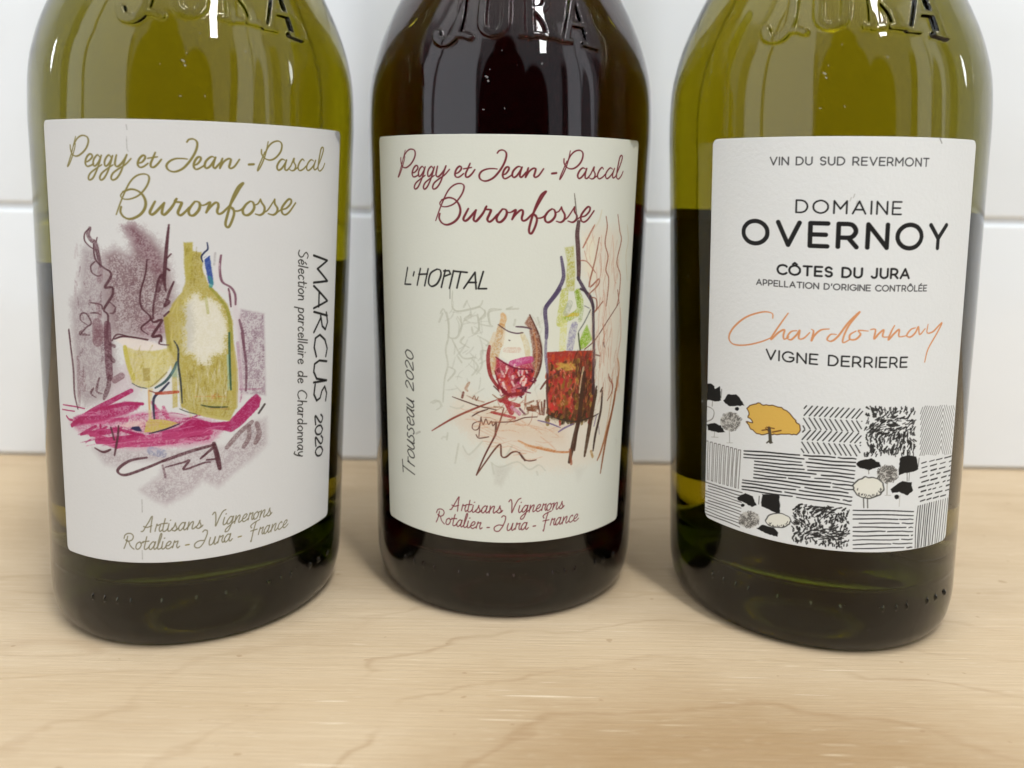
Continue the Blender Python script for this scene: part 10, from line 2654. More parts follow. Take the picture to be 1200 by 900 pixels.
s 22 22 22 0.25 0.95 0 0.75 0|-265 627 0 4 3 4
s 22 22 22 0.33 0.95 0 0.75 0|-244 596 6 1 8 1
s 45 45 45 0.3 0.95 0 0.75 0|-173 599 11 2 8 1
s 104 104 104 0.18 0.95 0 0 1|264 1221 -11 -28 0 0
s 104 104 104 0.18 0.95 0 0 1|280 1226 -12 -28 -11 -28 -2 -7
s 104 104 104 0.18 0.95 0 0 1|292 1225 -11 -29 -12 -28 -10 -28 0 0
s 104 104 104 0.18 0.95 0 0 1|306 1223 -12 -28 -11 -28 -11 -28 -10 -28 0 0
s 104 104 104 0.18 0.95 0 0 1|320 1221 -11 -28 -13 -28 -12 -28 -11 -28 -10 -28 0 0
s 104 104 104 0.18 0.95 0 0 1|334 1219 -13 -28 -12 -28 -12 -28 -10 -28 -12 -28 -10 -28 -2 -7
s 104 104 104 0.18 0.95 0 0 1|496 1205 17 -24
s 104 104 104 0.18 0.95 0 0 1|350 1217 -14 -28 -12 -28 -13 -28 -12 -28 -10 -28 -12 -28 -10 -28 0 0
s 104 104 104 0.18 0.95 0 0 1|477 1206 21 -32 14 -24
s 104 104 104 0.18 0.95 0 0 1|365 1215 -15 -28 -12 -28 -14 -28 -12 -28 -10 -28 -12 -28 -11 -28 -11 -28 0 0
s 104 104 104 0.18 0.95 0 0 1|457 1207 20 -32 20 -32 15 -24
s 104 104 104 0.18 0.95 0 0 1|384 1219 -15 -27 -14 -28 -13 -28 -13 -28 -11 -28 -13 -28 -10 -28 -12 -28 -2 -7
s 104 104 104 0.18 0.95 0 0 1|433 1215 20 -31 20 -32 20 -32 20 -32 0 0
s 104 104 104 0.18 0.95 0 0 1|399 1217 -14 -28 -14 -28 -14 -28 -14 -28 -13 -27 -12 -28 -11 -28 -11 -28 -2 -7
s 104 104 104 0.18 0.95 0 0 1|416 1216 18 -31 20 -32 19 -31 20 -33 21 -33 0 0
s 104 104 104 0.18 0.95 0 0 1|408 1201 -14 -28 -16 -28 -13 -28 -14 -28 -13 -28 -11 -28 -13 -28 -5 -14
s 104 104 104 0.18 0.95 0 0 1|408 1201 17 -31 19 -32 20 -31 20 -32 19 -33 10 -17
s 104 104 104 0.18 0.95 0 0 1|409 1170 -16 -28 -14 -27 -14 -28 -13 -28 -13 -28 -12 -28 -5 -14
s 104 104 104 0.18 0.95 0 0 1|409 1170 18 -31 18 -31 19 -32 19 -32 20 -33 11 -17
s 104 104 104 0.18 0.95 0 0 1|410 1140 -15 -28 -15 -28 -13 -28 -13 -28 -12 -27 -6 -14
s 104 104 104 0.18 0.95 0 0 1|410 1140 17 -31 18 -32 19 -32 18 -32 21 -33 10 -17
s 104 104 104 0.18 0.95 0 0 1|411 1109 -16 -28 -13 -27 -14 -28 -13 -28 -6 -14
s 104 104 104 0.18 0.95 0 0 1|411 1109 17 -31 18 -32 18 -32 19 -32 10 -17
s 104 104 104 0.18 0.95 0 0 1|412 1078 -15 -27 -14 -28 -13 -28 -7 -14
s 104 104 104 0.18 0.95 0 0 1|412 1078 17 -31 19 -32 17 -32 9 -16
s 104 104 104 0.18 0.95 0 0 1|414 1048 -17 -28 -13 -28 -7 -13
s 104 104 104 0.18 0.95 0 0 1|413 1048 17 -32 17 -32 9 -16
s 104 104 104 0.18 0.95 0 0 1|414 1017 -14 -28 -4 -7
s 104 104 104 0.18 0.95 0 0 1|414 1017 17 -32 5 -8
s 95 92 88 0.2 0.95 0 0 0|-851 729 0 105 6 98 16 3 -4 -100 1 -104
s 95 92 88 0.2 0.95 0 0 0|-821 733 2 104 4 97 16 4 0 -99 -5 -104 11 1
s 95 92 88 0.2 0.95 0 0 0|-793 736 3 103 4 97 15 3 -4 -98 -2 -104
s 95 92 88 0.2 0.95 0 0 0|-767 738 4 103 4 97 14 3 -4 -99 -2 -103 10 1
s 95 92 88 0.2 0.95 0 0 0|-741 740 2 103 7 96 13 3 -4 -98 -2 -103
s 95 92 88 0.2 0.95 0 0 0|-716 742 3 102 6 96 14 3 -3 -98 -5 -102 9 0
s 95 92 88 0.2 0.95 0 0 0|-692 743 4 102 6 96 13 2 -3 -97 -5 -102
s 95 92 88 0.2 0.95 0 0 0|-668 744 2 102 8 95 13 2 -3 -97 -6 -101 8 0
s 95 92 88 0.2 0.95 0 0 0|-646 745 4 101 7 95 13 2 -4 -97 -6 -101
s 14 14 15 0.36 0.95 0 0.15 1|-603 943 60 11 56 8 55 5 52 4 52 4
s 14 14 15 0.38 0.95 0 0.15 1|-308 977 29 0 29 3 28 2 29 1 28 -1
s 14 14 15 0.34 0.95 0 0.15 1|-150 983 16 -2 16 0 17 1 17 1 16 -2
s 14 14 15 0.36 0.95 0 0.15 1|-603 927 64 9 61 10 59 7 57 4 55 2
s 14 14 15 0.37 0.95 0 0.15 1|-283 963 43 1 42 -1 43 0 43 1 43 0
s 14 14 15 0.3 0.95 0 0.15 1|-604 910 62 10 58 9 57 6 55 3 53 3
s 14 14 15 0.39 0.95 0 0.15 1|-295 945 45 1 45 -1 44 0 46 1 45 0
s 14 14 15 0.34 0.95 0 0.15 1|-545 905 49 5 47 4 46 4 45 6 45 3
s 14 14 15 0.31 0.95 0 0.15 1|-289 925 44 1 43 2 44 2 43 -2 44 -4
s 14 14 15 0.33 0.95 0 0.15 1|-545 888 51 7 49 4 47 2 47 4 47 4
s 14 14 15 0.36 0.95 0 0.15 1|-286 908 42 2 43 2 43 -2 43 -3 43 -1
s 14 14 15 0.39 0.95 0 0.15 1|-546 872 63 5 61 5 59 6 57 4 57 1
s 14 14 15 0.39 0.95 0 0.15 1|-223 891 29 0 30 2 30 0 31 -3 30 -3
s 14 14 15 0.32 0.95 0 0.15 1|-547 855 58 7 55 3 54 3 53 5 52 3
s 14 14 15 0.3 0.95 0 0.15 1|-253 873 36 2 35 1 36 -2 36 -3 36 -3
s 14 14 15 0.34 0.95 0 0.15 1|-547 839 33 3 32 1 32 4 31 4 31 3
s 14 14 15 0.39 0.95 0 0.15 1|-375 855 40 1 39 -1 39 1 39 2 39 0
s 14 14 15 0.37 0.95 0 0.15 1|-169 856 19 -2 19 0 18 1 19 -1 19 -3
s 14 14 15 0.4 0.95 0 0.15 1|-548 821 78 10 74 5 72 1 71 1 70 1
s 14 14 15 0.3 0.95 0 0.15 1|-168 839 18 0 18 -2 19 -3 18 -1 19 1
s 14 14 15 0.3 0.95 0 0.15 1|-608 795 62 8 60 8 57 6 55 2 54 0
s 14 14 15 0.39 0.95 0 0.15 1|-296 822 40 -2 39 0 40 0 40 0 40 -4
s 14 14 15 0.36 0.95 0 0.15 1|-609 781 58 8 55 4 53 3 51 4 51 4
s 14 14 15 0.35 0.95 0 0.15 1|-322 804 48 -1 49 -1 49 0 49 -1 49 -4
s 14 14 15 0.4 0.95 0 0.15 1|-610 762 43 7 42 6 40 3 38 1 39 2
s 14 14 15 0.34 0.95 0 0.15 1|-390 784 52 0 51 1 50 2 50 -1 51 -5
s 14 14 15 0.36 0.95 0 0.15 1|-117 781 8 0 7 -2 8 -2 7 0 8 2
s 14 14 15 0.33 0.95 0 0.15 1|-610 748 55 7 52 3 51 4 49 4 48 3
s 14 14 15 0.3 0.95 0 0.15 1|-334 768 51 -1 50 0 51 0 51 -3 51 -6
s 60 58 56 0.27 0.95 0 0.15 1|-855 714 57 5 51 3 49 3 45 3 44 2
s 60 58 56 0.27 0.95 0 0.15 1|-826 701 49 6 45 3 42 1 41 0 39 1
s 60 58 56 0.22 0.95 0 0.15 1|-826 686 48 5 45 3 43 1 40 0 39 2
s 60 58 56 0.22 0.95 0 0.15 1|-854 667 55 6 51 5 48 3 45 -1 43 0
s 60 58 56 0.21 0.95 0 0.15 1|-854 654 55 4 51 3 47 2 45 3 43 0
s 60 58 56 0.21 0.95 0 0.15 1|-854 639 55 4 50 2 48 3 44 2 43 0
s 60 58 56 0.27 0.95 0 0.15 1|-826 624 47 5 44 4 42 1 40 -1 38 -1
s 60 58 56 0.25 0.95 0 0.15 1|-854 608 54 4 50 3 47 2 45 2 42 -2
s 60 58 56 0.21 0.95 0 0.15 1|-827 594 47 5 44 3 42 0 39 -1 38 -1
s 60 58 56 0.2 0.95 0 0.15 1|-854 578 54 5 50 2 46 0 44 0 42 1
s 60 58 56 0.23 0.95 0 0.15 1|-854 564 53 3 50 1 46 2 44 1 42 -1
s 60 58 56 0.27 0.95 0 0.15 1|-854 547 53 4 50 3 46 2 43 -1 42 -3
s 14 14 15 0.31 0.95 0 0.15 1|-68 734 58 1 60 0 63 -2 67 -6 73 -9
s 14 14 15 0.3 0.95 0 0.15 1|-67 713 58 1 60 1 63 -2 67 -6 72 -9
s 14 14 15 0.32 0.95 0 0.15 1|-66 692 43 2 44 1 46 0 47 -3 49 -4
s 14 14 15 0.27 0.95 0 0.15 1|171 688 16 -2 16 -1 17 -1 17 -1 17 -4
s 14 14 15 0.27 0.95 0 0.15 1|-36 673 39 0 40 1 41 0 42 -2 45 -5
s 14 14 15 0.28 0.95 0 0.15 1|188 668 13 -1 13 -3 13 -2 14 -1 14 0
s 14 14 15 0.3 0.95 0 0.15 1|-64 652 51 3 53 0 54 -3 58 -3 61 -4
s 14 14 15 0.25 0.95 0 0.15 1|230 642 5 0 5 1 5 0 5 -2 5 -2
s 14 14 15 0.3 0.95 0 0.15 1|-63 632 31 0 31 0 32 2 33 1 33 -2
s 14 14 15 0.28 0.95 0 0.15 1|110 631 28 0 28 -1 29 -2 30 -5 31 -3
s 14 14 15 0.31 0.95 0 0.15 1|-62 610 54 1 56 2 58 0 61 -3 66 -7
s 14 14 15 0.29 0.95 0 0.15 1|248 603 2 -1 1 -1 2 0 2 1 2 0
s 14 14 15 0.25 0.95 0 0.15 1|-61 589 45 4 45 0 47 -1 48 -2 51 -1
s 14 14 15 0.27 0.95 0 0.15 1|191 589 13 -2 13 -2 13 -2 14 0 13 0
s 14 14 15 0.28 0.95 0 0.15 1|-59 567 36 3 38 3 38 0 39 -1 41 -2
s 14 14 15 0.26 0.95 0 0.15 1|143 572 22 -3 22 -2 23 -1 24 -1 24 -3
s 14 14 15 0.26 0.95 0 0.15 1|-58 548 49 2 51 1 53 1 55 -1 59 -4
s 14 14 15 0.32 0.95 0 0.15 1|225 545 6 -2 7 0 7 1 7 0 7 -2
s 14 14 15 0.27 0.95 0 0.2 0|282 950 30 4
s 14 14 15 0.22 0.95 0 0.2 0|335 953 35 3
s 14 14 15 0.25 0.95 0 0.2 0|384 954 48 1
s 14 14 15 0.29 0.95 0 0.2 0|454 953 66 -2
s 14 14 15 0.23 0.95 0 0.2 0|286 927 34 4
s 14 14 15 0.3 0.95 0 0.2 0|343 930 46 3
s 14 14 15 0.22 0.95 0 0.2 0|419 930 45 1
s 14 14 15 0.26 0.95 0 0.2 0|501 926 24 1
s 14 14 15 0.33 0.95 0 0.2 0|293 904 29 4
s 14 14 15 0.37 0.95 0 0.2 0|350 907 41 2
s 14 14 15 0.28 0.95 0 0.2 0|414 907 51 0
s 14 14 15 0.22 0.95 0 0.2 0|507 902 19 1
s 14 14 15 0.28 0.95 0 0.2 0|280 880 44 5
s 14 14 15 0.3 0.95 0 0.2 0|349 883 25 3
s 14 14 15 0.31 0.95 0 0.2 0|396 884 29 1
s 14 14 15 0.33 0.95 0 0.2 0|455 882 64 -2
s 14 14 15 0.32 0.95 0 0.2 0|292 857 47 5
s 14 14 15 0.38 0.95 0 0.2 0|355 860 48 2
s 14 14 15 0.33 0.95 0 0.2 0|439 859 44 0
s 14 14 15 0.31 0.95 0 0.2 0|508 855 22 0
s 14 14 15 0.38 0.95 0 0.2 0|275 833 41 4
s 14 14 15 0.28 0.95 0 0.2 0|331 836 44 3
s 14 14 15 0.34 0.95 0 0.2 0|392 837 28 1
s 14 14 15 0.31 0.95 0 0.2 0|456 835 20 1
s 14 14 15 0.26 0.95 0 0.2 0|497 832 35 -1
s 14 14 15 0.38 0.95 0 0.2 0|293 811 31 3
s 14 14 15 0.31 0.95 0 0.2 0|343 813 17 2
s 14 14 15 0.28 0.95 0 0.2 0|375 813 23 2
s 14 14 15 0.21 0.95 0 0.2 0|426 813 24 1
s 14 14 15 0.38 0.95 0 0.2 0|490 809 38 -1
s 14 14 15 0.3 0.95 0 0.2 0|280 787 28 3
s 14 14 15 0.31 0.95 0 0.2 0|333 789 37 3
s 14 14 15 0.3 0.95 0 0.2 0|397 790 58 0
s 14 14 15 0.25 0.95 0 0.2 0|485 786 51 -3
s 14 14 15 0.3 0.95 0 0.2 0|292 764 31 4
s 14 14 15 0.31 0.95 0 0.2 0|337 766 30 3
s 14 14 15 0.32 0.95 0 0.2 0|383 766 42 2
s 14 14 15 0.29 0.95 0 0.2 0|443 765 50 -2
s 45 45 45 0.22 0.95 0 0 1|280 742 -6 -103 6 -103
s 45 45 45 0.28 0.95 0 0 1|294 743 -1 -103 1 -104
s 45 45 45 0.21 0.95 0 0 1|309 744 -4 -104 -2 -104
s 45 45 45 0.28 0.95 0 0 1|325 745 -2 -104 -4 -105
s 45 45 45 0.21 0.95 0 0 1|341 746 -4 -105 2 -105
s 45 45 45 0.32 0.95 0 0 1|357 746 -6 -105 -1 -105
s 45 45 45 0.27 0.95 0 0 1|374 746 -5 -105 3 -105
s 45 45 45 0.19 0.95 0 0 1|392 747 -6 -106 -3 -106
s 45 45 45 0.32 0.95 0 0 1|410 746 -3 -106 -6 -106
s 45 45 45 0.21 0.95 0 0 1|429 746 -6 -106 3 -107
s 45 45 45 0.24 0.95 0 0 1|449 745 -4 -106 -5 -107
s 45 45 45 0.22 0.95 0 0 1|470 744 -6 -107 -5 -107
s 45 45 45 0.24 0.95 0 0 1|493 743 -5 -108 -6 -108
s 45 45 45 0.21 0.95 0 0 1|517 741 -6 -108 -7 -109
f 214 174 82 1 0.05 0 0|-593 1158 15 17 35 15 12 7 23 -8 45 8 44 -4 38 -22 28 -29 6 -10 16 -14 3 -22 -17 -25 -32 -1 -60 -13 -22 -4 -23 2 -34 -12 -23 1 -31 16 -19 25 -5 7 33 1 -4 11 -21 10 5 24
s 70 40 15 0.23 0.95 0 0 0|-593 1158 4 4 5 5 6 8 14 7 7 3 14 5 5 5 1 0 6 2 7 0 6 -5 10 -3 15 5 14 -1 16 4 17 -3 10 -2 17 1 11 -9 13 -3 14 -10 10 -11 7 -8 11 -10 3 -2 -1 -8 4 0 3 -6 8 -1 5 -7 1 -6 1 -9 1 -7 -4 -10 -6 -8 -7 -7 -13 1 -8 -4 -11 2 -22 -4 -20 -3 -18 -6 -5 0 -9 1 -8 -5 -8 1 -4 1 -11 0 -12 -6 -12 -5 -10 -1 -5 2 -11 -1 -7 0 -11 7 -8 7 -12 2 -6 8 -5 11 -8 6 1 5 -6 -1 0 3 8 2 12 -2 13 1 1 3 -1 2 -4 6 -7 6 -5 3 -9 1 0 5 6 12 -1 7 -2 6 -6 9 -4 5
s 70 66 55 0.7 1 0 0 1|-476 1083 5 -32 3 -36
s 70 66 55 0.27 1 0 0 1|-486 1008 17 15 11 -9
s 95 55 20 0.27 0.95 0 0.5 1|-488 1085 37 0
s 95 55 20 0.27 0.95 0 0.5 1|-511 1065 29 10
s 95 55 20 0.27 0.95 0 0.5 1|-459 1066 41 15
s 95 55 20 0.27 0.95 0 0.5 1|-473 1062 -21 18
f 16 16 16 1 0.05 0 0|-858 1226 21 7 21 6 10 -2 18 -7 0 -8 4 -5 16 10 16 12 2 -12 0 -11 3 -7 -1 -13 3 -10 -2 -12 4 -6 -16 -10 -17 -4 -11 -2 -20 -1 -16 0 -14 -4 -20 -8 0 10 -1 8 1 12 1 7 0 12 1 10 -4 9 -1 8
s 60 60 58 0.16 0.8 0 0 1|-741 1225 -3 -47
f 16 16 16 1 0.05 0 0|-731 1170 10 8 5 10 5 9 8 11 12 2 10 0 14 3 14 4 6 -4 12 -7 4 -5 5 -8 9 -7 4 -8 8 -10 -15 0 -7 -6 -16 -1 -9 -3 -12 -4 -13 -2 -12 -4 -11 2 -7 5 -10 2 -8 6
f 16 16 16 1 0.05 0 0|-635 1146 -1 -2 -3 -5 -4 -3 -4 -2 -4 2 -5 0 -2 2 -1 5 0 2 3 6 3 1 5 2 5 1 5 -1 2 -2
s 130 128 122 0.24 0.7 0 0 1|-801 1151 -2 -27
s 110 108 102 0.22 0.8 0 0 1|-855 1114 50 -3 16 -19 -15 -36 -50 -27
f 175 172 165 0.7 0.2 0 0|-622 1086 -3 -16 -10 -17 -16 -14 -20 -10 -21 -5 -22 0 -17 7 -12 11 -5 16 4 17 12 17 17 15 21 10 22 5 20 -1 16 -7 10 -12
s 75 73 70 0.12 0.85 0 0 1|-689 1088 -5 3 2 6 7 2 4 -4
s 75 73 70 0.12 0.85 0 0 1|-697 1106 1 -4 -5 -3 -4 1 0 5
s 75 73 70 0.12 0.85 0 0 1|-701 1030 -4 1 1 4 4 3 4 -2
s 75 73 70 0.12 0.85 0 0 1|-670 1041 3 -5 -3 -6 -8 -1 -3 5
s 75 73 70 0.12 0.85 0 0 1|-633 1091 -3 3 2 4 5 1 3 -3
s 75 73 70 0.12 0.85 0 0 1|-689 1085 5 2 3 -2 -1 -4 -5 -1
s 75 73 70 0.12 0.85 0 0 1|-637 1068 -8 -3 -4 6 4 6 8 2
s 75 73 70 0.12 0.85 0 0 1|-652 1098 -4 0 -2 4 4 3 4 0
s 75 73 70 0.12 0.85 0 0 1|-733 1058 -2 6 5 5 8 0 1 -6
s 75 73 70 0.12 0.85 0 0 1|-734 1066 -4 -2 -4 2 1 4 5 1
s 75 73 70 0.12 0.85 0 0 1|-715 1038 -6 2 0 6 7 4 6 -2
s 75 73 70 0.12 0.85 0 0 1|-683 1046 3 7 7 2 4 -5 -4 -6
s 75 73 70 0.12 0.85 0 0 1|-686 1098 2 8 8 3 6 -4 -3 -7
s 75 73 70 0.12 0.85 0 0 1|-635 1095 -6 -3 -4 3 1 5 6 2
s 75 73 70 0.12 0.85 0 0 1|-696 1087 -6 -7 -9 1 -1 7 7 6
s 75 73 70 0.12 0.85 0 0 1|-671 1084 3 6 6 2 4 -4 -3 -6
s 75 73 70 0.12 0.85 0 0 1|-687 1067 6 -2 0 -7 -7 -4 -6 3
s 75 73 70 0.12 0.85 0 0 1|-702 1061 -1 4 4 3 4 -1 0 -4
s 75 73 70 0.12 0.85 0 0 1|-671 1072 -5 3 2 7 8 3 4 -4
s 75 73 70 0.12 0.85 0 0 1|-665 1064 -4 -3 -4 1 0 4 5 3
s 75 73 70 0.12 0.85 0 0 1|-737 1065 -5 -1 -2 3 3 5 5 0
s 75 73 70 0.12 0.85 0 0 1|-682 1100 -2 3 3 4 5 1 1 -4
s 75 73 70 0.12 0.85 0 0 1|-675 1026 -5 -3 -4 3 2 5 5 1
s 75 73 70 0.12 0.85 0 0 1|-682 1120 1 -5 -6 -4 -5 2 0 5
s 75 73 70 0.12 0.85 0 0 1|-639 1088 -4 2 1 6 6 2 4 -4
s 75 73 70 0.12 0.85 0 0 1|-691 1107 -5 -2 -3 3 2 4 5 1
s 75 73 70 0.12 0.85 0 0 1|-661 1086 3 -3 -2 -5 -6 -1 -3 4
s 75 73 70 0.12 0.85 0 0 1|-690 1046 3 8 9 3 5 -5 -4 -8
s 75 73 70 0.12 0.85 0 0 1|-650 1042 -3 3 2 4 5 1 2 -3
s 75 73 70 0.12 0.85 0 0 1|-682 1096 -6 -1 -2 5 4 4 6 0
s 75 73 70 0.12 0.85 0 0 1|-662 1118 3 3 4 -2 -1 -3 -3 -2
s 75 73 70 0.12 0.85 0 0 1|-673 1116 1 -8 -7 -5 -7 2 0 8
s 75 73 70 0.12 0.85 0 0 1|-706 1033 3 -3 -3 -4 -5 -1 -3 3
s 75 73 70 0.12 0.85 0 0 1|-711 1041 -2 4 4 5 6 0 1 -4
s 75 73 70 0.12 0.85 0 0 1|-655 1068 0 -5 -5 -4 -5 2 1 5
s 75 73 70 0.12 0.85 0 0 1|-722 1101 5 -1 -1 -4 -5 -3 -4 2
s 75 73 70 0.12 0.85 0 0 1|-629 1105 -3 -6 -8 -1 -3 5 4 6
s 75 73 70 0.12 0.85 0 0 1|-682 1109 -6 2 1 7 6 3 6 -3
s 75 73 70 0.12 0.85 0 0 1|-720 1031 -6 -3 -5 4 3 6 7 1
s 75 73 70 0.12 0.85 0 0 1|-715 1024 -4 5 5 7 8 0 3 -6
s 75 73 70 0.12 0.85 0 0 1|-646 1112 -8 -3 -4 5 3 7 8 1
s 75 73 70 0.12 0.85 0 0 1|-687 1113 4 1 2 -2 -2 -4 -4 0
s 75 73 70 0.12 0.85 0 0 1|-657 1103 1 4 5 3 4 -3 -2 -5
s 75 73 70 0.12 0.85 0 0 1|-669 1119 1 -3 -3 -4 -5 0 -1 4
s 75 73 70 0.12 0.85 0 0 1|-694 1048 -5 -3 -5 2 1 5 6 2
s 75 73 70 0.12 0.85 0 0 1|-629 1075 -4 0 0 4 3 3 4 -2
s 75 73 70 0.12 0.85 0 0 1|-633 1063 -6 0 -2 4 5 5 5 -1
s 75 73 70 0.12 0.85 0 0 1|-723 1041 -1 -5 -6 -3 -4 3 3 5
s 75 73 70 0.12 0.85 0 0 1|-731 1093 3 8 8 2 5 -5 -4 -7
s 75 73 70 0.12 0.85 0 0 1|-682 1103 2 -5 -5 -5 -7 1 0 5
s 75 73 70 0.12 0.85 0 0 1|-643 1065 3 -4 -3 -6 -6 -1 -3 5
s 75 73 70 0.12 0.85 0 0 1|-717 1066 1 -6 -6 -5 -7 1 0 6
s 75 73 70 0.12 0.85 0 0 1|-677 1042 -3 6 6 7 8 -1 1 -7
s 75 73 70 0.12 0.85 0 0 1|-687 1089 1 -3 -4 -3 -4 2 1 3
s 75 73 70 0.12 0.85 0 0 1|-719 1086 6 0 1 -5 -5 -4 -6 1
s 75 73 70 0.12 0.85 0 0 1|-643 1069 4 -4 -3 -7 -8 -1 -3 5
s 75 73 70 0.12 0.85 0 0 1|-701 1058 7 -2 0 -6 -7 -5 -6 3
s 75 73 70 0.12 0.85 0 0 1|-665 1034 -2 -5 -6 -1 -3 4 3 5
s 75 73 70 0.12 0.85 0 0 1|-716 1040 -1 -4 -4 -3 -4 2 1 4
s 75 73 70 0.12 0.85 0 0 1|-694 1049 5 -1 0 -4 -4 -3 -5 1
s 75 73 70 0.12 0.85 0 0 1|-728 1076 5 1 3 -4 -3 -4 -5 0
s 75 73 70 0.12 0.85 0 0 1|-632 1099 6 5 6 -1 1 -7 -7 -4
s 75 73 70 0.12 0.85 0 0 1|-665 1038 6 6 7 -1 0 -6 -6 -5
s 75 73 70 0.12 0.85 0 0 1|-654 1102 0 -4 -5 -3 -4 2 1 4
s 75 73 70 0.12 0.85 0 0 1|-634 1083 1 -7 -7 -5 -7 2 0 7
s 75 73 70 0.12 0.85 0 0 1|-636 1095 -1 -6 -6 -3 -4 3 1 6
s 75 73 70 0.12 0.85 0 0 1|-650 1056 3 -3 -2 -5 -6 -2 -3 4
s 75 73 70 0.12 0.85 0 0 1|-709 1076 -5 3 2 5 6 2 4 -3
s 75 73 70 0.12 0.85 0 0 1|-722 1065 -4 -3 -3 2 1 3 4 2
s 75 73 70 0.12 0.85 0 0 1|-710 1037 4 -1 0 -4 -5 -3 -4 2
s 130 128 122 0.13 0.9 0 0 1|-690 1028 3 -63
s 150 148 140 0.11 0.9 0 0 1|-705 959 36 9
f 16 16 16 1 0.05 0 0|-843 1019 14 5 17 9 12 3 14 5 11 1 12 -3 7 -2 14 3 4 -10 10 -4 5 -9 9 -6 -17 -5 -19 -6 -12 -3 -13 1 -14 -2 -15 -2 -13 0 -15 -2 0 10 -3 9
s 130 128 122 0.13 0.9 0 0 1|-783 996 -4 -28
s 140 138 130 0.11 0.9 0 0 1|-807 963 47 10
f 16 16 16 1 0.05 0 0|-66 958 10 11 9 6 16 4 10 3 13 1 13 5 15 -8 10 -8 16 -4 6 -13 5 -8 -16 -4 -15 -4 -12 -3 -16 -8 -11 3 -12 4 -11 1 -14 4 -9 7
s 120 118 112 0.17 0.9 0 0 1|-5 933 2 -21
f 175 172 165 0.7 0.2 0 0|145 909 -2 -15 -9 -13 -14 -9 -17 -4 -19 0 -18 6 -15 10 -9 13 -4 14 2 15 8 13 13 10 17 4 19 0 18 -6 15 -10 11 -13
s 75 73 70 0.15 0.85 0 0 1|90 913 -3 4 3 5 5 -1 3 -5
s 75 73 70 0.15 0.85 0 0 1|62 913 1 -4 -4 -3 -4 2 0 5
s 75 73 70 0.15 0.85 0 0 1|37 923 6 1 3 -4 -2 -5 -5 0
s 75 73 70 0.15 0.85 0 0 1|70 892 7 2 5 -4 -2 -6 -6 -1
s 75 73 70 0.15 0.85 0 0 1|86 882 -1 5 4 2 5 -2 0 -4
s 75 73 70 0.15 0.85 0 0 1|122 922 -4 3 1 4 5 1 3 -4
s 75 73 70 0.15 0.85 0 0 1|97 929 3 -1 2 -3 -3 -2 -3 1
s 75 73 70 0.15 0.85 0 0 1|97 904 2 -3 -1 -3 -4 0 -2 3
s 75 73 70 0.15 0.85 0 0 1|93 895 -6 4 1 5 6 2 5 -4
s 75 73 70 0.15 0.85 0 0 1|83 952 -1 -5 -5 -1 -4 4 2 5
s 75 73 70 0.15 0.85 0 0 1|108 918 0 -5 -5 -1 -4 3 1 5
s 75 73 70 0.15 0.85 0 0 1|112 879 2 -4 -4 -3 -5 1 -1 5
s 75 73 70 0.15 0.85 0 0 1|133 893 6 -4 0 -5 -6 -2 -5 4
s 75 73 70 0.15 0.85 0 0 1|104 910 -3 -2 -4 2 0 3 3 2
s 75 73 70 0.15 0.85 0 0 1|133 907 4 1 2 -3 -1 -4 -4 0
s 75 73 70 0.15 0.85 0 0 1|98 899 6 1 5 -4 -2 -5 -6 -1
s 75 73 70 0.15 0.85 0 0 1|127 915 -2 -4 -6 0 -3 4 3 4
s 75 73 70 0.15 0.85 0 0 1|72 891 -7 3 0 7 6 3 6 -4
s 75 73 70 0.15 0.85 0 0 1|138 907 -5 1 -2 3 3 3 4 -1
s 75 73 70 0.15 0.85 0 0 1|109 893 4 -2 0 -3 -3 -2 -3 3
s 75 73 70 0.15 0.85 0 0 1|53 917 -4 -4 -5 2 -1 5 4 2
s 75 73 70 0.15 0.85 0 0 1|92 940 1 6 7 1 5 -5 -2 -6
s 75 73 70 0.15 0.85 0 0 1|60 922 -1 7 5 3 7 -3 0 -7
s 75 73 70 0.15 0.85 0 0 1|117 943 3 2 4 -2 0 -4 -4 -1
s 75 73 70 0.15 0.85 0 0 1|105 890 4 -1 1 -3 -2 -2 -4 1
s 75 73 70 0.15 0.85 0 0 1|99 946 2 3 4 -1 1 -3 -2 -2
s 75 73 70 0.15 0.85 0 0 1|96 941 5 0 3 -5 -3 -4 -6 1
s 75 73 70 0.15 0.85 0 0 1|91 939 -2 -6 -7 -1 -5 5 3 6
s 75 73 70 0.15 0.85 0 0 1|125 920 -3 4 2 4 6 0 2 -5
s 75 73 70 0.15 0.85 0 0 1|88 877 5 -5 -2 -6 -6 0 -4 5
s 75 73 70 0.15 0.85 0 0 1|108 952 5 -1 2 -4 -3 -3 -5 1
s 75 73 70 0.15 0.85 0 0 1|87 935 4 1 3 -3 -1 -3 -4 -1
s 75 73 70 0.15 0.85 0 0 1|111 927 -6 4 2 7 7 1 5 -5
s 75 73 70 0.15 0.85 0 0 1|137 892 3 -2 0 -4 -4 -1 -3 3
s 75 73 70 0.15 0.85 0 0 1|95 945 1 -5 -5 -3 -5 4 0 5
s 75 73 70 0.15 0.85 0 0 1|52 890 -6 -3 -5 4 1 6 6 2
s 75 73 70 0.15 0.85 0 0 1|119 892 -7 -1 -5 4 2 7 7 0
s 75 73 70 0.15 0.85 0 0 1|50 893 -5 3 0 6 6 2 5 -4
s 75 73 70 0.15 0.85 0 0 1|74 921 3 6 6 -1 3 -5 -4 -5
s 75 73 70 0.15 0.85 0 0 1|102 873 -4 3 0 4 5 1 4 -4
s 75 73 70 0.15 0.85 0 0 1|140 929 -3 -4 -5 0 -3 5 4 4
s 75 73 70 0.15 0.85 0 0 1|47 933 5 -3 -1 -5 -4 -2 -4 4
s 75 73 70 0.15 0.85 0 0 1|116 932 -1 -5 -5 -1 -4 4 2 4
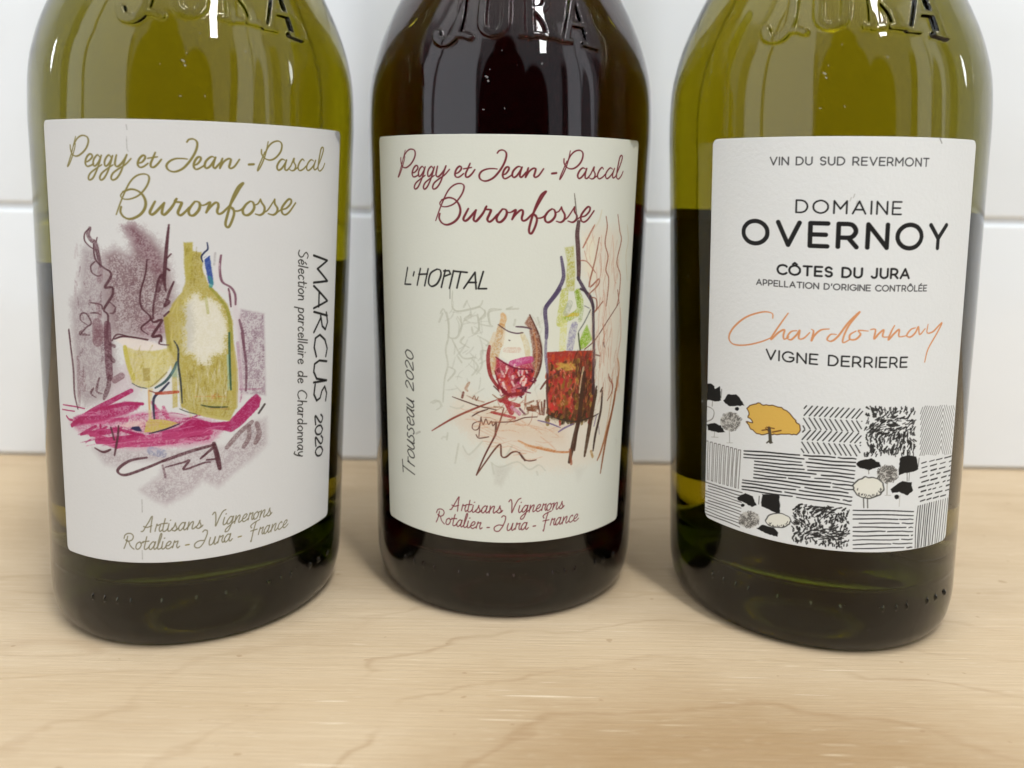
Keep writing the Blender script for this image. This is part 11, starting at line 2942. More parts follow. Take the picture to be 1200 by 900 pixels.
s 75 73 70 0.15 0.85 0 0 1|130 880 -6 0 -4 5 3 5 6 -1
s 75 73 70 0.15 0.85 0 0 1|136 897 4 4 7 -3 1 -6 -5 -3
s 75 73 70 0.15 0.85 0 0 1|118 882 -1 4 3 3 4 -2 1 -4
s 75 73 70 0.15 0.85 0 0 1|90 917 1 4 4 0 2 -3 -2 -3
s 75 73 70 0.15 0.85 0 0 1|123 941 -3 -4 -6 2 -1 5 4 3
s 75 73 70 0.15 0.85 0 0 1|47 909 4 -2 1 -5 -4 -2 -4 3
s 75 73 70 0.15 0.85 0 0 1|115 913 -6 -1 -5 5 3 6 7 0
s 75 73 70 0.15 0.85 0 0 1|103 898 2 4 5 -1 3 -4 -3 -3
s 75 73 70 0.15 0.85 0 0 1|113 874 2 6 7 0 4 -5 -3 -6
s 75 73 70 0.15 0.85 0 0 1|95 864 -7 3 -1 6 5 4 7 -4
s 75 73 70 0.15 0.85 0 0 1|50 944 5 -4 -1 -5 -6 -2 -4 4
s 75 73 70 0.15 0.85 0 0 1|40 918 0 4 4 1 2 -3 -1 -3
s 75 73 70 0.15 0.85 0 0 1|127 934 7 -1 3 -5 -5 -5 -6 2
s 75 73 70 0.15 0.85 0 0 1|99 888 4 -6 -3 -6 -7 1 -4 6
s 75 73 70 0.15 0.85 0 0 1|106 923 6 -1 2 -5 -4 -4 -5 2
s 75 73 70 0.15 0.85 0 0 1|77 898 -5 -1 -4 4 2 4 6 0
s 75 73 70 0.15 0.85 0 0 1|60 907 -2 5 4 3 5 -2 1 -5
s 75 73 70 0.15 0.85 0 0 1|95 938 -7 0 -4 6 4 5 7 -1
s 75 73 70 0.15 0.85 0 0 1|62 881 -2 -3 -4 0 -2 3 2 3
s 75 73 70 0.15 0.85 0 0 1|41 928 -1 6 4 3 5 -3 0 -5
s 75 73 70 0.15 0.85 0 0 1|89 901 -4 1 -1 3 3 3 3 -2
s 75 73 70 0.15 0.85 0 0 1|77 881 6 4 6 -4 1 -6 -7 -3
s 75 73 70 0.15 0.85 0 0 1|82 936 -1 -5 -6 -2 -4 5 2 5
s 75 73 70 0.15 0.85 0 0 1|41 926 5 -1 2 -4 -3 -3 -5 1
s 75 73 70 0.15 0.85 0 0 1|71 926 -2 -4 -4 0 -2 3 1 4
s 75 73 70 0.15 0.85 0 0 1|109 912 -3 -5 -6 1 -2 5 4 4
s 75 73 70 0.15 0.85 0 0 1|108 877 -7 -1 -5 4 2 6 7 1
s 75 73 70 0.15 0.85 0 0 1|73 944 0 -6 -7 -3 -5 5 1 6
s 75 73 70 0.15 0.85 0 0 1|72 943 -1 -3 -4 1 -2 3 3 2
s 75 73 70 0.15 0.85 0 0 1|44 888 -3 4 2 5 5 0 3 -5
s 75 73 70 0.15 0.85 0 0 1|129 911 1 -6 -5 -2 -5 3 0 5
s 75 73 70 0.15 0.85 0 0 1|94 911 -4 1 -1 4 3 3 4 -2
s 75 73 70 0.15 0.85 0 0 1|102 924 -1 -4 -4 -2 -3 3 1 4
s 75 73 70 0.15 0.85 0 0 1|114 925 -4 6 3 6 8 -1 3 -7
s 75 73 70 0.15 0.85 0 0 1|62 889 -6 -4 -6 3 0 7 6 2
s 75 73 70 0.15 0.85 0 0 1|107 916 4 -2 1 -4 -5 -2 -3 3
s 75 73 70 0.15 0.85 0 0 1|107 895 7 0 4 -6 -4 -5 -7 1
f 16 16 16 1 0.05 0 0|154 988 12 4 12 2 17 3 18 -3 14 -3 17 -5 7 -12 3 -14 4 -12 3 -11 2 -14 -12 -5 -13 -4 -13 -1 -13 -1 -14 -2 -14 1 -15 -4 -19 -6 0 14 -2 12 1 11 2 9 -2 11 3 12 -3 11
s 60 60 58 0.17 0.8 0 0 1|264 977 -3 -41
s 90 88 84 0.17 0.9 0 0 1|197 914 4 -42
s 90 88 84 0.13 0.9 0 0 1|211 913 0 -41
f 222 222 212 1 0.1 0 0|77 845 -4 -17 -12 -15 -20 -11 -25 -6 -26 -1 -25 6 -20 10 -14 15 -5 17 3 18 12 15 19 12 24 7 26 0 25 -5 21 -12 15 -15
s 60 60 58 0.3 0.9 0 0 1|76 845 1 -11 -9 -9 -8 -13 -10 -4 -14 -5 -16 -6 -17 -4 -17 3 -15 2 -15 6 -10 6 -9 12 -8 10 0 11 -5 11 9 12 9 9 9 8 15 5 14 10 17 -5 17 2 15 -3 16 -5 11 -8 14 -12 2 -10 4 -12
s 60 60 58 0.17 0.9 0 0 1|60 820 2 5
s 60 60 58 0.17 0.9 0 0 1|-53 832 1 8
s 60 60 58 0.17 0.9 0 0 1|55 824 -5 6
s 60 60 58 0.17 0.9 0 0 1|-33 809 2 5
s 60 60 58 0.17 0.9 0 0 1|-31 810 5 5
s 60 60 58 0.17 0.9 0 0 1|58 835 2 8
s 60 60 58 0.17 0.9 0 0 1|-19 808 3 6
s 60 60 58 0.17 0.9 0 0 1|56 823 2 3
s 60 60 58 0.17 0.9 0 0 1|61 830 4 9
s 60 60 58 0.17 0.9 0 0 1|37 802 2 7
s 60 60 58 0.17 0.9 0 0 1|-15 796 1 8
s 60 60 58 0.17 0.9 0 0 1|-9 805 0 6
s 60 60 58 0.17 0.9 0 0 1|29 807 -1 6
s 60 60 58 0.17 0.9 0 0 1|43 815 0 5
s 60 60 58 0.17 0.9 0 0 1|17 800 -4 6
s 60 60 58 0.17 0.9 0 0 1|42 806 2 7
s 60 60 58 0.17 0.9 0 0 1|-1 804 5 6
s 60 60 58 0.17 0.9 0 0 1|22 806 -1 7
s 60 60 58 0.17 0.9 0 0 1|-47 815 2 4
s 60 60 58 0.17 0.9 0 0 1|10 803 -2 5
s 60 60 58 0.17 0.9 0 0 1|-42 807 -3 4
s 60 60 58 0.17 0.9 0 0 1|-45 811 2 6
s 60 60 58 0.17 0.9 0 0 1|-28 809 -5 4
s 60 60 58 0.17 0.9 0 0 1|73 829 0 6
s 60 60 58 0.17 0.9 0 0 1|-66 828 -3 4
s 60 60 58 0.17 0.9 0 0 1|64 821 2 5
s 90 88 84 0.27 0.9 0 0 1|-22 796 4 -47
s 90 88 84 0.27 0.9 0 0 1|-3 796 4 -47
s 150 148 140 0.2 0.9 0 0 1|92 864 3 -52
s 150 148 140 0.13 0.9 0 0 1|85 808 30 -1
f 16 16 16 1 0.05 0 0|112 837 11 8 13 9 12 8 11 6 15 6 10 -2 17 -5 11 -2 17 -1 0 -16 5 -11 7 -16 -12 -8 -10 -4 -9 -9 -15 5 -9 5 -13 4 -14 8 -11 -3 -15 1 -10 -3 -7 10
f 16 16 16 1 0.05 0 0|162 797 -3 -4 0 -5 -6 0 -5 -2 -5 2 -4 2 -2 5 -3 4 1 4 1 4 6 2 5 1 6 -1 4 -2 3 -6
s 170 168 160 0.13 0.9 0 0 1|165 806 0 -55
f 16 16 16 1 0.05 0 0|-636 699 9 7 10 10 14 8 12 9 9 -1 9 -1 11 -2 12 -1 3 -9 5 -9 2 -7 6 -7 5 -8 -12 -7 -14 -10 -8 5 -12 -1 -8 6 -8 1 -12 2 -7 1 -12 -2 -10 3 -4 5
f 16 16 16 1 0.05 0 0|-593 671 -2 -4 -1 -4 -4 -2 -4 -2 -5 -1 -3 0 -2 3 -3 3 3 4 1 3 4 3 4 2 4 0 4 0 2 -2
f 16 16 16 1 0.05 0 0|-503 750 11 2 10 3 7 1 12 2 10 3 8 -1 11 3 6 1 9 0 5 -7 -2 -10 0 -10 2 -5 2 -11 1 -10 -1 -10 0 -10 1 -5 0 -10 -8 -5 -8 -1 -8 3 -7 1 -9 2 -11 4 -10 2 -10 2 -14 3 -9 0 0 9 -2 11 2 11 1 13 3 11
s 60 60 58 0.19 0.8 0 0 1|-517 736 -2 -40
f 175 172 165 0.7 0.2 0 0|-512 620 -3 -15 -10 -15 -14 -14 -18 -10 -20 -5 -19 -1 -16 5 -11 10 -4 13 3 16 10 15 16 14 19 10 20 6 18 0 15 -6 10 -10
s 75 73 70 0.12 0.85 0 0 1|-571 636 -6 1 1 7 6 4 5 -3
s 75 73 70 0.12 0.85 0 0 1|-588 581 -7 0 -1 7 6 6 7 -2
s 75 73 70 0.12 0.85 0 0 1|-599 575 2 3 4 1 2 -3 -3 -3
s 75 73 70 0.12 0.85 0 0 1|-565 645 2 -5 -4 -4 -5 1 -1 4
s 75 73 70 0.12 0.85 0 0 1|-560 589 6 -1 0 -6 -6 -4 -5 2
s 75 73 70 0.12 0.85 0 0 1|-598 574 -8 -2 -4 5 4 7 8 1
s 75 73 70 0.12 0.85 0 0 1|-607 593 3 -2 -1 -5 -5 -2 -3 3
s 75 73 70 0.12 0.85 0 0 1|-573 631 2 -2 -2 -4 -4 -1 -2 2
s 75 73 70 0.12 0.85 0 0 1|-580 569 2 5 6 1 2 -3 -3 -5
s 75 73 70 0.12 0.85 0 0 1|-595 605 0 4 4 2 3 -2 -1 -3
s 75 73 70 0.12 0.85 0 0 1|-558 632 3 -4 -3 -5 -6 -1 -2 4
s 75 73 70 0.12 0.85 0 0 1|-600 611 -7 -4 -5 4 3 7 7 3
s 75 73 70 0.12 0.85 0 0 1|-580 570 5 -3 -2 -6 -6 -3 -4 4
s 75 73 70 0.12 0.85 0 0 1|-558 639 8 1 3 -5 -5 -7 -7 -1
s 75 73 70 0.12 0.85 0 0 1|-566 591 0 5 5 4 5 -2 -1 -6
s 75 73 70 0.12 0.85 0 0 1|-549 598 2 -4 -4 -5 -5 1 -1 4
s 75 73 70 0.12 0.85 0 0 1|-558 596 4 3 4 -2 0 -4 -4 -2
s 75 73 70 0.12 0.85 0 0 1|-615 585 1 6 6 3 4 -3 -2 -6
s 75 73 70 0.12 0.85 0 0 1|-561 613 0 -4 -4 -3 -4 2 1 5
s 75 73 70 0.12 0.85 0 0 1|-526 610 4 4 5 -1 0 -6 -5 -4
s 75 73 70 0.12 0.85 0 0 1|-560 566 -4 4 3 6 7 2 3 -4
s 75 73 70 0.12 0.85 0 0 1|-565 579 5 2 3 -4 -2 -5 -6 -1
s 75 73 70 0.12 0.85 0 0 1|-587 603 7 3 4 -4 -3 -7 -7 -1
s 75 73 70 0.12 0.85 0 0 1|-545 590 4 -1 0 -4 -3 -2 -4 1
s 75 73 70 0.12 0.85 0 0 1|-538 644 -3 -3 -4 0 -1 4 4 4
s 75 73 70 0.12 0.85 0 0 1|-539 600 -5 -4 -5 2 1 5 5 3
s 75 73 70 0.12 0.85 0 0 1|-573 580 2 5 5 2 3 -3 -2 -5
s 75 73 70 0.12 0.85 0 0 1|-554 640 -5 -3 -3 3 1 4 5 2
s 75 73 70 0.12 0.85 0 0 1|-532 610 -6 -4 -5 3 2 7 6 2
s 75 73 70 0.12 0.85 0 0 1|-558 645 -4 0 0 3 3 3 3 -1
s 75 73 70 0.12 0.85 0 0 1|-563 635 0 -5 -5 -3 -4 2 1 5
s 75 73 70 0.12 0.85 0 0 1|-569 596 -1 -5 -5 -3 -4 3 2 5
s 75 73 70 0.12 0.85 0 0 1|-602 592 6 -3 -2 -7 -7 -4 -5 4
s 75 73 70 0.12 0.85 0 0 1|-598 590 0 7 6 5 7 -2 -1 -7
s 75 73 70 0.12 0.85 0 0 1|-612 576 5 4 5 0 0 -6 -5 -4
s 75 73 70 0.12 0.85 0 0 1|-600 607 6 6 6 -1 1 -6 -7 -6
s 75 73 70 0.12 0.85 0 0 1|-533 607 1 -7 -5 -6 -8 1 0 8
s 75 73 70 0.12 0.85 0 0 1|-530 617 7 3 5 -4 -3 -7 -7 -2
s 75 73 70 0.12 0.85 0 0 1|-590 590 -5 4 3 6 7 3 3 -5
s 75 73 70 0.12 0.85 0 0 1|-576 626 6 2 4 -4 -3 -6 -7 -1
s 75 73 70 0.12 0.85 0 0 1|-578 606 1 5 5 2 4 -2 -2 -5
s 75 73 70 0.12 0.85 0 0 1|-591 608 -7 -3 -4 3 3 7 6 2
s 75 73 70 0.12 0.85 0 0 1|-581 561 -4 3 3 6 6 2 3 -4
s 75 73 70 0.12 0.85 0 0 1|-562 623 3 0 0 -4 -3 -3 -3 1
s 75 73 70 0.12 0.85 0 0 1|-561 614 5 0 0 -5 -4 -4 -5 1
s 75 73 70 0.12 0.85 0 0 1|-558 584 3 5 5 2 2 -5 -3 -4
s 75 73 70 0.12 0.85 0 0 1|-541 585 -5 4 3 8 7 2 4 -5
s 75 73 70 0.12 0.85 0 0 1|-594 572 -8 1 -1 7 7 6 7 -2
s 75 73 70 0.12 0.85 0 0 1|-585 575 3 -4 -3 -5 -6 -1 -2 4
s 75 73 70 0.12 0.85 0 0 1|-565 625 -4 -2 -2 2 1 4 3 1
s 75 73 70 0.12 0.85 0 0 1|-617 574 -6 0 -1 4 4 5 6 -1
s 75 73 70 0.12 0.85 0 0 1|-563 624 -6 -2 -3 4 3 5 6 1
s 75 73 70 0.12 0.85 0 0 1|-614 576 1 -4 -4 -4 -5 1 1 5
s 75 73 70 0.12 0.85 0 0 1|-597 606 -4 -5 -6 0 -1 4 5 5
s 75 73 70 0.12 0.85 0 0 1|-548 625 6 4 5 -2 0 -6 -7 -4
s 75 73 70 0.12 0.85 0 0 1|-516 601 -4 -3 -4 3 2 4 4 2
s 75 73 70 0.12 0.85 0 0 1|-573 607 -1 3 3 4 4 -1 1 -4
s 75 73 70 0.12 0.85 0 0 1|-573 599 -4 -1 -3 3 3 4 4 1
s 75 73 70 0.12 0.85 0 0 1|-552 598 -5 0 -2 5 4 5 6 -1
s 75 73 70 0.12 0.85 0 0 1|-539 583 0 4 4 3 4 -2 -1 -4
s 75 73 70 0.12 0.85 0 0 1|-558 568 -5 -5 -7 0 0 6 5 5
s 75 73 70 0.12 0.85 0 0 1|-529 590 0 5 5 4 5 -2 0 -5
s 75 73 70 0.12 0.85 0 0 1|-551 617 -5 -5 -6 1 0 7 5 4
s 75 73 70 0.12 0.85 0 0 1|-611 606 -5 2 2 6 6 3 4 -3
s 75 73 70 0.12 0.85 0 0 1|-554 578 -5 3 2 6 6 3 3 -4
s 75 73 70 0.12 0.85 0 0 1|-579 584 4 2 2 -3 -2 -4 -4 -1
s 75 73 70 0.12 0.85 0 0 1|-556 632 -4 1 0 3 3 3 4 -1
s 75 73 70 0.12 0.85 0 0 1|-610 599 5 0 1 -5 -4 -4 -5 1
s 75 73 70 0.12 0.85 0 0 1|-615 564 -6 3 1 8 8 4 6 -4
s 75 73 70 0.12 0.85 0 0 1|-522 644 -1 -4 -4 -3 -4 3 2 4
f 222 222 212 1 0.1 0 0|-359 648 -3 -12 -10 -13 -16 -11 -19 -8 -21 -5 -20 0 -17 4 -11 8 -4 11 3 13 11 13 16 12 20 8 21 5 19 -1 16 -4 11 -9
s 60 60 58 0.24 0.9 0 0 1|-357 649 -5 -10 -2 -8 -7 -5 -8 -8 -13 -9 -13 -4 -13 -2 -13 -2 -13 -3 -13 4 -7 0 -9 7 -5 5 -4 8 4 8 4 8 5 10 10 9 13 7 13 5 13 4 14 2 12 -1 12 -4 9 -2 9 -5 4 -8 3 -6
s 60 60 58 0.13 0.9 0 0 1|-376 626 -3 3
s 60 60 58 0.13 0.9 0 0 1|-377 631 1 4
s 60 60 58 0.13 0.9 0 0 1|-459 609 3 5
s 60 60 58 0.13 0.9 0 0 1|-389 618 -4 3
s 60 60 58 0.13 0.9 0 0 1|-404 614 3 5
s 60 60 58 0.13 0.9 0 0 1|-361 639 -3 3
s 60 60 58 0.13 0.9 0 0 1|-374 637 1 5
s 60 60 58 0.13 0.9 0 0 1|-419 608 -2 6
s 60 60 58 0.13 0.9 0 0 1|-398 607 3 4
s 60 60 58 0.13 0.9 0 0 1|-455 612 2 6
s 60 60 58 0.13 0.9 0 0 1|-445 603 3 4
s 60 60 58 0.13 0.9 0 0 1|-423 607 -1 2
s 60 60 58 0.13 0.9 0 0 1|-447 603 3 6
s 60 60 58 0.13 0.9 0 0 1|-433 600 2 5
s 60 60 58 0.13 0.9 0 0 1|-392 611 -1 2
s 60 60 58 0.13 0.9 0 0 1|-394 612 3 6
s 60 60 58 0.13 0.9 0 0 1|-443 599 2 5
s 60 60 58 0.13 0.9 0 0 1|-412 605 -2 2
s 60 60 58 0.13 0.9 0 0 1|-436 600 -2 5
s 60 60 58 0.13 0.9 0 0 1|-460 613 -3 4
s 60 60 58 0.13 0.9 0 0 1|-393 610 4 5
s 60 60 58 0.13 0.9 0 0 1|-457 605 -3 6
s 60 60 58 0.13 0.9 0 0 1|-383 626 -1 2
s 60 60 58 0.13 0.9 0 0 1|-415 607 4 5
s 60 60 58 0.13 0.9 0 0 1|-465 606 1 3
s 60 60 58 0.13 0.9 0 0 1|-392 615 -1 5
f 16 16 16 1 0.05 0 0|-528 573 10 4 7 9 8 8 9 5 13 -1 10 -1 8 0 7 0 11 -1 9 -1 7 -6 6 -4 7 -9 -2 -8 -1 -13 -8 1 -13 -1 -8 3 -8 -2 -10 2 -10 1 -9 1 -8 4 -8 0 -9 3 -9 1
s 175 175 172 0.2 0.7 0 0 1|-138 2194 5 16
s 175 175 172 0.2 0.7 0 0 1|-125 2164 5 15
s 175 175 172 0.2 0.7 0 0 1|-152 2179 5 15
s 120 120 115 0.32 0.7 0 0 1|253 2467 12 -19
"""

def value_noise(shape, cell, rs):
    n0, n1 = int(shape[0]/cell)+3, int(shape[1]/cell)+3
    g = rs.rand(n0, n1)
    y = np.arange(shape[0])/cell; x = np.arange(shape[1])/cell
    yi = y.astype(int); xi = x.astype(int); fy = (y-yi)[:, None]; fx = (x-xi)[None, :]
    a = g[np.ix_(yi, xi)]; b = g[np.ix_(yi, xi+1)]; c = g[np.ix_(yi+1, xi)]; d = g[np.ix_(yi+1, xi+1)]
    return (a*(1-fx)+b*fx)*(1-fy)+(c*(1-fx)+d*fx)*fy
def paint(data, u0, u1, v0, v1, paper, seed):
    W = int((u1-u0)/STEP)+1; H = int((v1-v0)/STEP)+1
    C = np.empty((H, W, 3)); C[:] = paper
    rs = np.random.RandomState(seed)
    G = .7*value_noise((H, W), 1.9, rs)+.3*value_noise((H, W), 5.5, rs)+.25*value_noise((H, W), 14, rs)
    G = (G-G.mean())/G.std()
    grain = 1/(1+np.exp(-2.2*G))
    todo = []
    for ln in data.strip().split('\n'):
        if ln[0] != 'h': todo.append(ln); continue
        # a patch of loose crayon hatching: n strokes of one colour scattered inside a polygon
        head, body = ln.split('|'); h = head.split(); q = np.array([int(k) for k in body.split()], float).reshape(-1, 2).cumsum(0)
        wd, al, gr, n, ln_, ang, jit = [float(k) for k in h[4:11]]; k = 0; guard = 0
        while k < n and guard < 4000:
            guard += 1
            p = q.min(0)+rs.rand(2)*(q.max(0)-q.min(0)); c = False
            for a, b in zip(q, np.roll(q, -1, 0)):
                if (a[1] > p[1]) != (b[1] > p[1]) and p[0] < a[0]+(p[1]-a[1])*(b[0]-a[0])/(b[1]-a[1]): c = not c
            if not c: continue
            k += 1; an = math.radians(ang+rs.randn()*jit); L = ln_*(.5+rs.rand())*20
            d1 = np.array([math.cos(an), math.sin(an)])*L*.5; bend = np.array([-d1[1], d1[0]])*rs.randn()*.15
            P = np.round([p-d1, p+bend-(p-d1), d1-bend]).astype(int)
            todo.append('s %s %s %s %g %g %g .5 1|%s' % (h[1], h[2], h[3], wd*(.6+.8*rs.rand()), al, gr, ' '.join(str(v) for v in P.ravel())))
    for ln in todo:
        head, body = ln.split('|'); h = head.split(); q = np.array([int(t) for t in body.split()], float).reshape(-1, 2).cumsum(0)/20.0
        col = np.array([int(t) for t in h[1:4]], float)
        if h[0] == 's':
            wd, al, gr, tp, sm = [float(t) for t in h[4:9]]
            pts = np.array(spline(list(q), 5)) if int(sm) and len(q) > 2 else q
            pad = wd/2+.3
        else:
            al, soft, gr, sm = [float(t) for t in h[4:8]]
            pts = np.array(spline(list(q)+[q[0]], 4)[:-1]) if int(sm) else q
            pad = soft*1.5+.3
        lo = pts.min(0)-pad; hi = pts.max(0)+pad
        x0 = max(0, int((lo[0]-u0)/STEP)); x1 = min(W, int((hi[0]-u0)/STEP)+2); y0 = max(0, int((lo[1]-v0)/STEP)); y1 = min(H, int((hi[1]-v0)/STEP)+2)
        if x1 <= x0 or y1 <= y0: continue
        def near(a, b, half, d0, acc):
            """update acc with the coverage of one segment, inside its own little box only"""
            m = half+.25
            i0 = max(x0, int((min(a[0], b[0])-m-u0)/STEP)); i1 = min(x1, int((max(a[0], b[0])+m-u0)/STEP)+2)
            j0 = max(y0, int((min(a[1], b[1])-m-v0)/STEP)); j1 = min(y1, int((max(a[1], b[1])+m-v0)/STEP)+2)
            if i1 <= i0 or j1 <= j0: return
            gx = u0+np.arange(i0, i1)*STEP; gy = v0+np.arange(j0, j1)*STEP
            d = seg_dist(gx[None, :], gy[:, None], a, b)
            s = acc[j0-y0:j1-y0, i0-x0:i1-x0]
            if d0: np.minimum(s, d, out=s)
            else: np.maximum(s, np.clip((half-d)/(STEP*1.3)+.5, 0, 1)*min(1, .35+half/ .11), out=s)
        if h[0] == 's':
            cov = np.zeros((y1-y0, x1-x0)); n = len(pts)
            for k in range(n-1):
                t = (k+.5)/(n-1) if n > 2 else .5
                d_ = pts[k+1]-pts[k]
                nib = .78+.42*abs(math.sin(math.atan2(d_[1], d_[0])+.45)) if int(sm) else 1.0      # pen held aslant
                near(pts[k], pts[k+1], wd/2*nib*(1-tp*abs(2*t-1)**2.5), False, cov)
        else:
            gx = u0+np.arange(x0, x1)*STEP; gy = v0+np.arange(y0, y1)*STEP
            ins = np.zeros((y1-y0, x1-x0), bool); d = np.full(ins.shape, soft*1.5+.25)
            for k in range(len(pts)):
                a = pts[k]; b = pts[(k+1) % len(pts)]
                near(a, b, soft*1.5, True, d)
                if a[1] == b[1]: continue
                r_ = (a[1] > gy) != (b[1] > gy)
                xc = a[0]+(gy-a[1])*(b[0]-a[0])/(b[1]-a[1])
                ins ^= r_[:, None] & (gx[None, :] < xc[:, None])
            sd = np.where(ins, d, -d); wob = (grain[y0:y1, x0:x1]-.5)*soft*.9
            t = np.clip((sd+wob+soft)/(2*soft+.05), 0, 1); cov = t*t*(3-2*t)
        cov = cov*al*np.clip(1-gr*1.5*grain[y0:y1, x0:x1], 0, 1)
        C[y0:y1, x0:x1] += (col-C[y0:y1, x0:x1])*cov[..., None]
    return C
def build_front_label(name, data, top, bot, paper, gain, seed, corner=1.3):
    (uLt, uRt, vt), (uLb, uRb, vb) = top, bot
    u0, u1 = min(uLt, uLb)-.2, max(uRt, uRb)+.2
    C = paint(data, u0, u1, vb, vt, paper, seed)
    H, W = C.shape[:2]
    v = np.linspace(vb, vt, H); f = (v-vb)/(vt-vb)
    uL = uLb+(uLt-uLb)*f; uR = uRb+(uRt-uRb)*f
    e = np.minimum(v-vb, vt-v); ins = np.where(e < corner, corner-np.sqrt(np.maximum(corner**2-(corner-e)**2, 0)), 0)
    uL = uL+ins; uR = uR-ins
    s = np.linspace(0, 1, W)[None, :]
    U = uL[:, None]*(1-s)+uR[:, None]*s; Vv = np.repeat(v[:, None], W, 1)
    xi = np.clip(((U-u0)/(u1-u0)*(W-1)), 0, W-1.001); i = xi.astype(int); fx = (xi-i)[..., None]
    rows = np.arange(H)[:, None]
    Cc = C[rows, i]*(1-fx)+C[rows, np.minimum(i+1, W-1)]*fx
    U = np.pad(U, 1, mode='edge'); Vv = np.pad(Vv, 1, mode='edge'); Cc = np.pad(Cc, ((1, 1), (1, 1), (0, 0)), mode='edge')
    off = np.full(U.shape, .00014); off[0] = off[-1] = .00001; off[:, 0] = off[:, -1] = .00001
    # faint unevenness of glued paper
    rs = np.random.RandomState(seed+9)
    off[2:-2, 2:-2] += .00003*(value_noise((H-2, W-2), 90, rs)-.5)
    zz = (Vv+.00036*U*U)/1000; th = U/40.0; r = RZ(zz)+off
    me = grid_mesh(name, np.stack([r*np.sin(th), -r*np.cos(th), zz], -1))
    at = me.color_attributes.new('print', 'FLOAT_COLOR', 'POINT')
    L = np.ones((Cc.shape[0]*Cc.shape[1], 4), np.float32); L[:, :3] = np.clip(lin(Cc.reshape(-1, 3))*gain, 0, .84)
    at.data.foreach_set('color', L.ravel())
    return me
def build_back_label(half, z0, z1):
    th = np.linspace(math.pi-half, math.pi+half, 60); z = np.linspace(z0, z1, 20)
    A, B = np.meshgrid(th, z); r = RZ(B)+.00014
    r[0] -= .00013; r[-1] -= .00013; r[:, 0] -= .00013; r[:, -1] -= .00013
    return grid_mesh('back_label', np.stack([r*np.sin(A), -r*np.cos(A), B], -1))

# ---------------------------------------------------------------- materials of the bottles
def absorb(nt, out, sigma):
    d = max(sigma)*1.02
    a = nt.nodes.new('ShaderNodeVolumeAbsorption'); a.inputs['Density'].default_value = d
    a.inputs['Color'].default_value = (1-sigma[0]/d, 1-sigma[1]/d, 1-sigma[2]/d, 1); nt.links.new(a.outputs[0], out.inputs['Volume'])
def glass_mat(name, sigma):
    m, nt, out = new_mat(name)
    g = nt.nodes.new('ShaderNodeBsdfGlass'); g.inputs['IOR'].default_value = 1.5
    # hand marks and dust: a faint variation of the polish
    P = coord('Object')
    sm = sstep(noise(mapping(P, (60, 60, 35)), 1.0, 4, .6), .58, .8)
    nt.links.new((sm*.012).s, g.inputs['Roughness'])
    # where the wine wets the inside, the wine's own surface does the bending
    at = nt.nodes.new('ShaderNodeAttribute'); at.attribute_name = 'wet'
    t = nt.nodes.new('ShaderNodeBsdfTransparent'); x = nt.nodes.new('ShaderNodeMixShader')
    nt.links.new(M('GREATER_THAN', V(at.outputs['Fac']), .5).s, x.inputs[0]); nt.links.new(t.outputs[0], x.inputs[2])
    # specks of dust on the outside
    df = nt.nodes.new('ShaderNodeBsdfDiffuse'); df.inputs[0].default_value = (.6, .6, .6, 1); y = nt.nodes.new('ShaderNodeMixShader')
    dust = sstep(noise(P, 640, 1, .5), .745, .79)*sstep(noise(P, 45, 2, .5), .5, .62)*.3
    nt.links.new(dust.s, y.inputs[0]); nt.links.new(g.outputs[0], y.inputs[1]); nt.links.new(df.outputs[0], y.inputs[2]); nt.links.new(y.outputs[0], x.inputs[1])
    nt.links.new(x.outputs[0], out.inputs[0])
    absorb(nt, out, sigma); return m
def liquid_mat(name, sigma):
    m, nt, out = new_mat(name)
    g = nt.nodes.new('ShaderNodeBsdfGlass'); g.inputs['IOR'].default_value = 1.345/1.5; g.inputs['Roughness'].default_value = 0
    nt.links.new(g.outputs[0], out.inputs[0])
    absorb(nt, out, sigma); return m
olive_glass = glass_mat('olive_glass', (100, 92, 380))
dark_glass = glass_mat('dark_glass', (95, 260, 280))
white_wine = liquid_mat('white_wine', (13, 17.2, 50))
red_wine = liquid_mat('red_wine', (58, 300, 260))
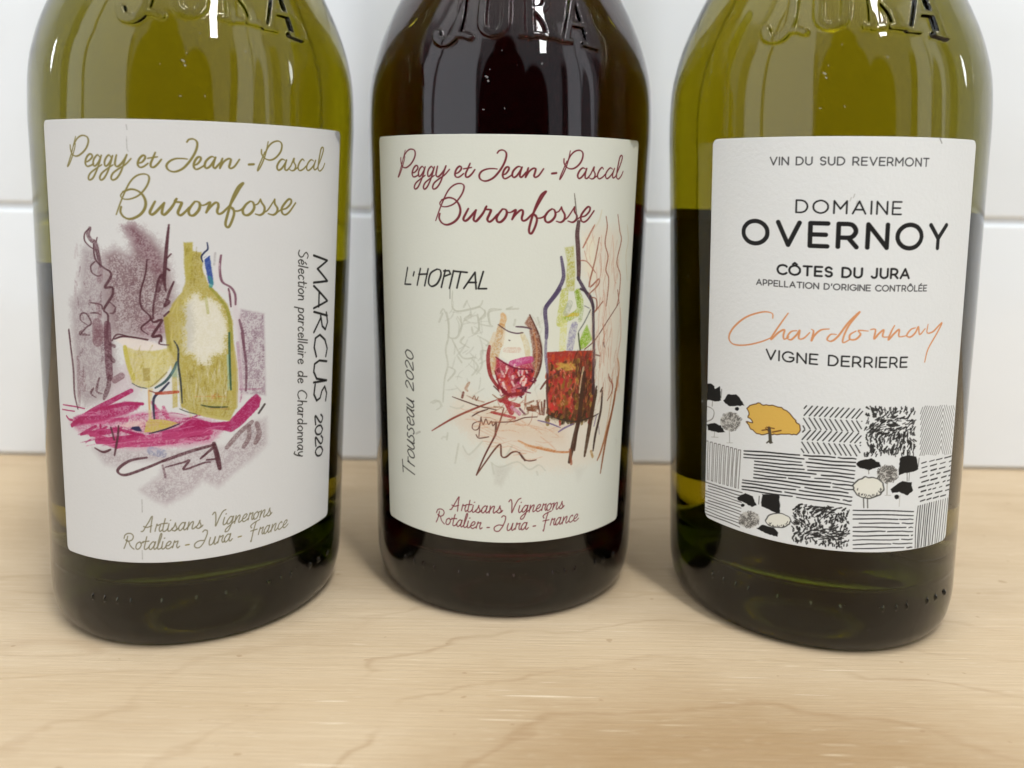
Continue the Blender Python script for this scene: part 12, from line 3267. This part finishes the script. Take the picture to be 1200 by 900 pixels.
def paper(name, rough, bscale, bstr, spec=.3):
    m, nt, out = new_mat(name)
    a = nt.nodes.new('ShaderNodeVertexColor'); a.layer_name = 'print'
    P = coord('Object')
    f1 = noise(P, 2200, 3, .6); f2 = noise(P, 60, 3, .6)
    c = mixc(1.0, V(a.outputs[0]), mixc(f1*.5+f2*.5, (.93, .925, .915), (1.0, 1.0, 1.0)), 'MULTIPLY')
    p = principled(nt, out, Base_Color=c, Roughness=rough, Specular_IOR_Level=spec)
    bump(nt, p, noise(P, bscale, 3, .55), bstr, .0003); return m
satin_paper = paper('satin_label_paper', .5, 1500, .12)
felt_paper = paper('felt_label_paper', .6, 1100, .22)
m, nt, out = new_mat('back_label_paper'); P = coord('Object')
principled(nt, out, Base_Color=mixc(noise(P, 700, 3), (.55, .54, .5), (.68, .67, .62)), Roughness=.6); back_paper = m

# ---------------------------------------------------------------- the three bottles
def bottle(loc, label, glass_rot, glass, wine, front, paper_mat, back):
    root = bpy.data.objects.new('wine_bottle', None); COL.objects.link(root); root.location = loc
    root.empty_display_size = .05
    root['label'] = label; root['category'] = 'wine bottle'; root['group'] = 'wine bottles standing in a row on the wooden top'
    link('glass_body', glass_mesh, glass, root, rz=glass_rot)
    link('wine', wine_mesh, wine, root)
    link('front_label', front, paper_mat, root)
    link('back_label', build_back_label(*back), back_paper, root)
    return root
glass_mesh = build_glass(); wine_mesh = build_wine()
LA = build_front_label('front_label', ART_A, (-24.9, 54.0, 124.6), (-23.3, 53.0, 22.3), PAPER_A, GAIN_A, 11)
LB = build_front_label('front_label', ART_B, (-40.9, 40.0, 124.1), (-38.7, 38.3, 21.7), PAPER_B, GAIN_B, 12)
LC = build_front_label('front_label', ART_C, (-40.8, 25.8, 123.6), (-42.5, 26.4, 26.6), PAPER_C, GAIN_C, 13, 1.6)
bottle((-.08517, .21962, 0), 'olive bottle of white wine, its label drawn with a yellow bottle on pink cloth', R(26), olive_glass, white_wine, LA, satin_paper, (1.1, .02, .09))
bottle((-.00114, .23564, 0), 'dark bottle of red wine whose label shows a red-filled glass beside a half-full bottle', R(2), dark_glass, red_wine, LB, satin_paper, (1.1, .02, .1))
bottle((.08424, .22192, 0), 'olive bottle of white wine, its label printed with a golden tree and patchwork fields', R(-10), olive_glass, white_wine, LC, felt_paper, (1.05, .022, .108))
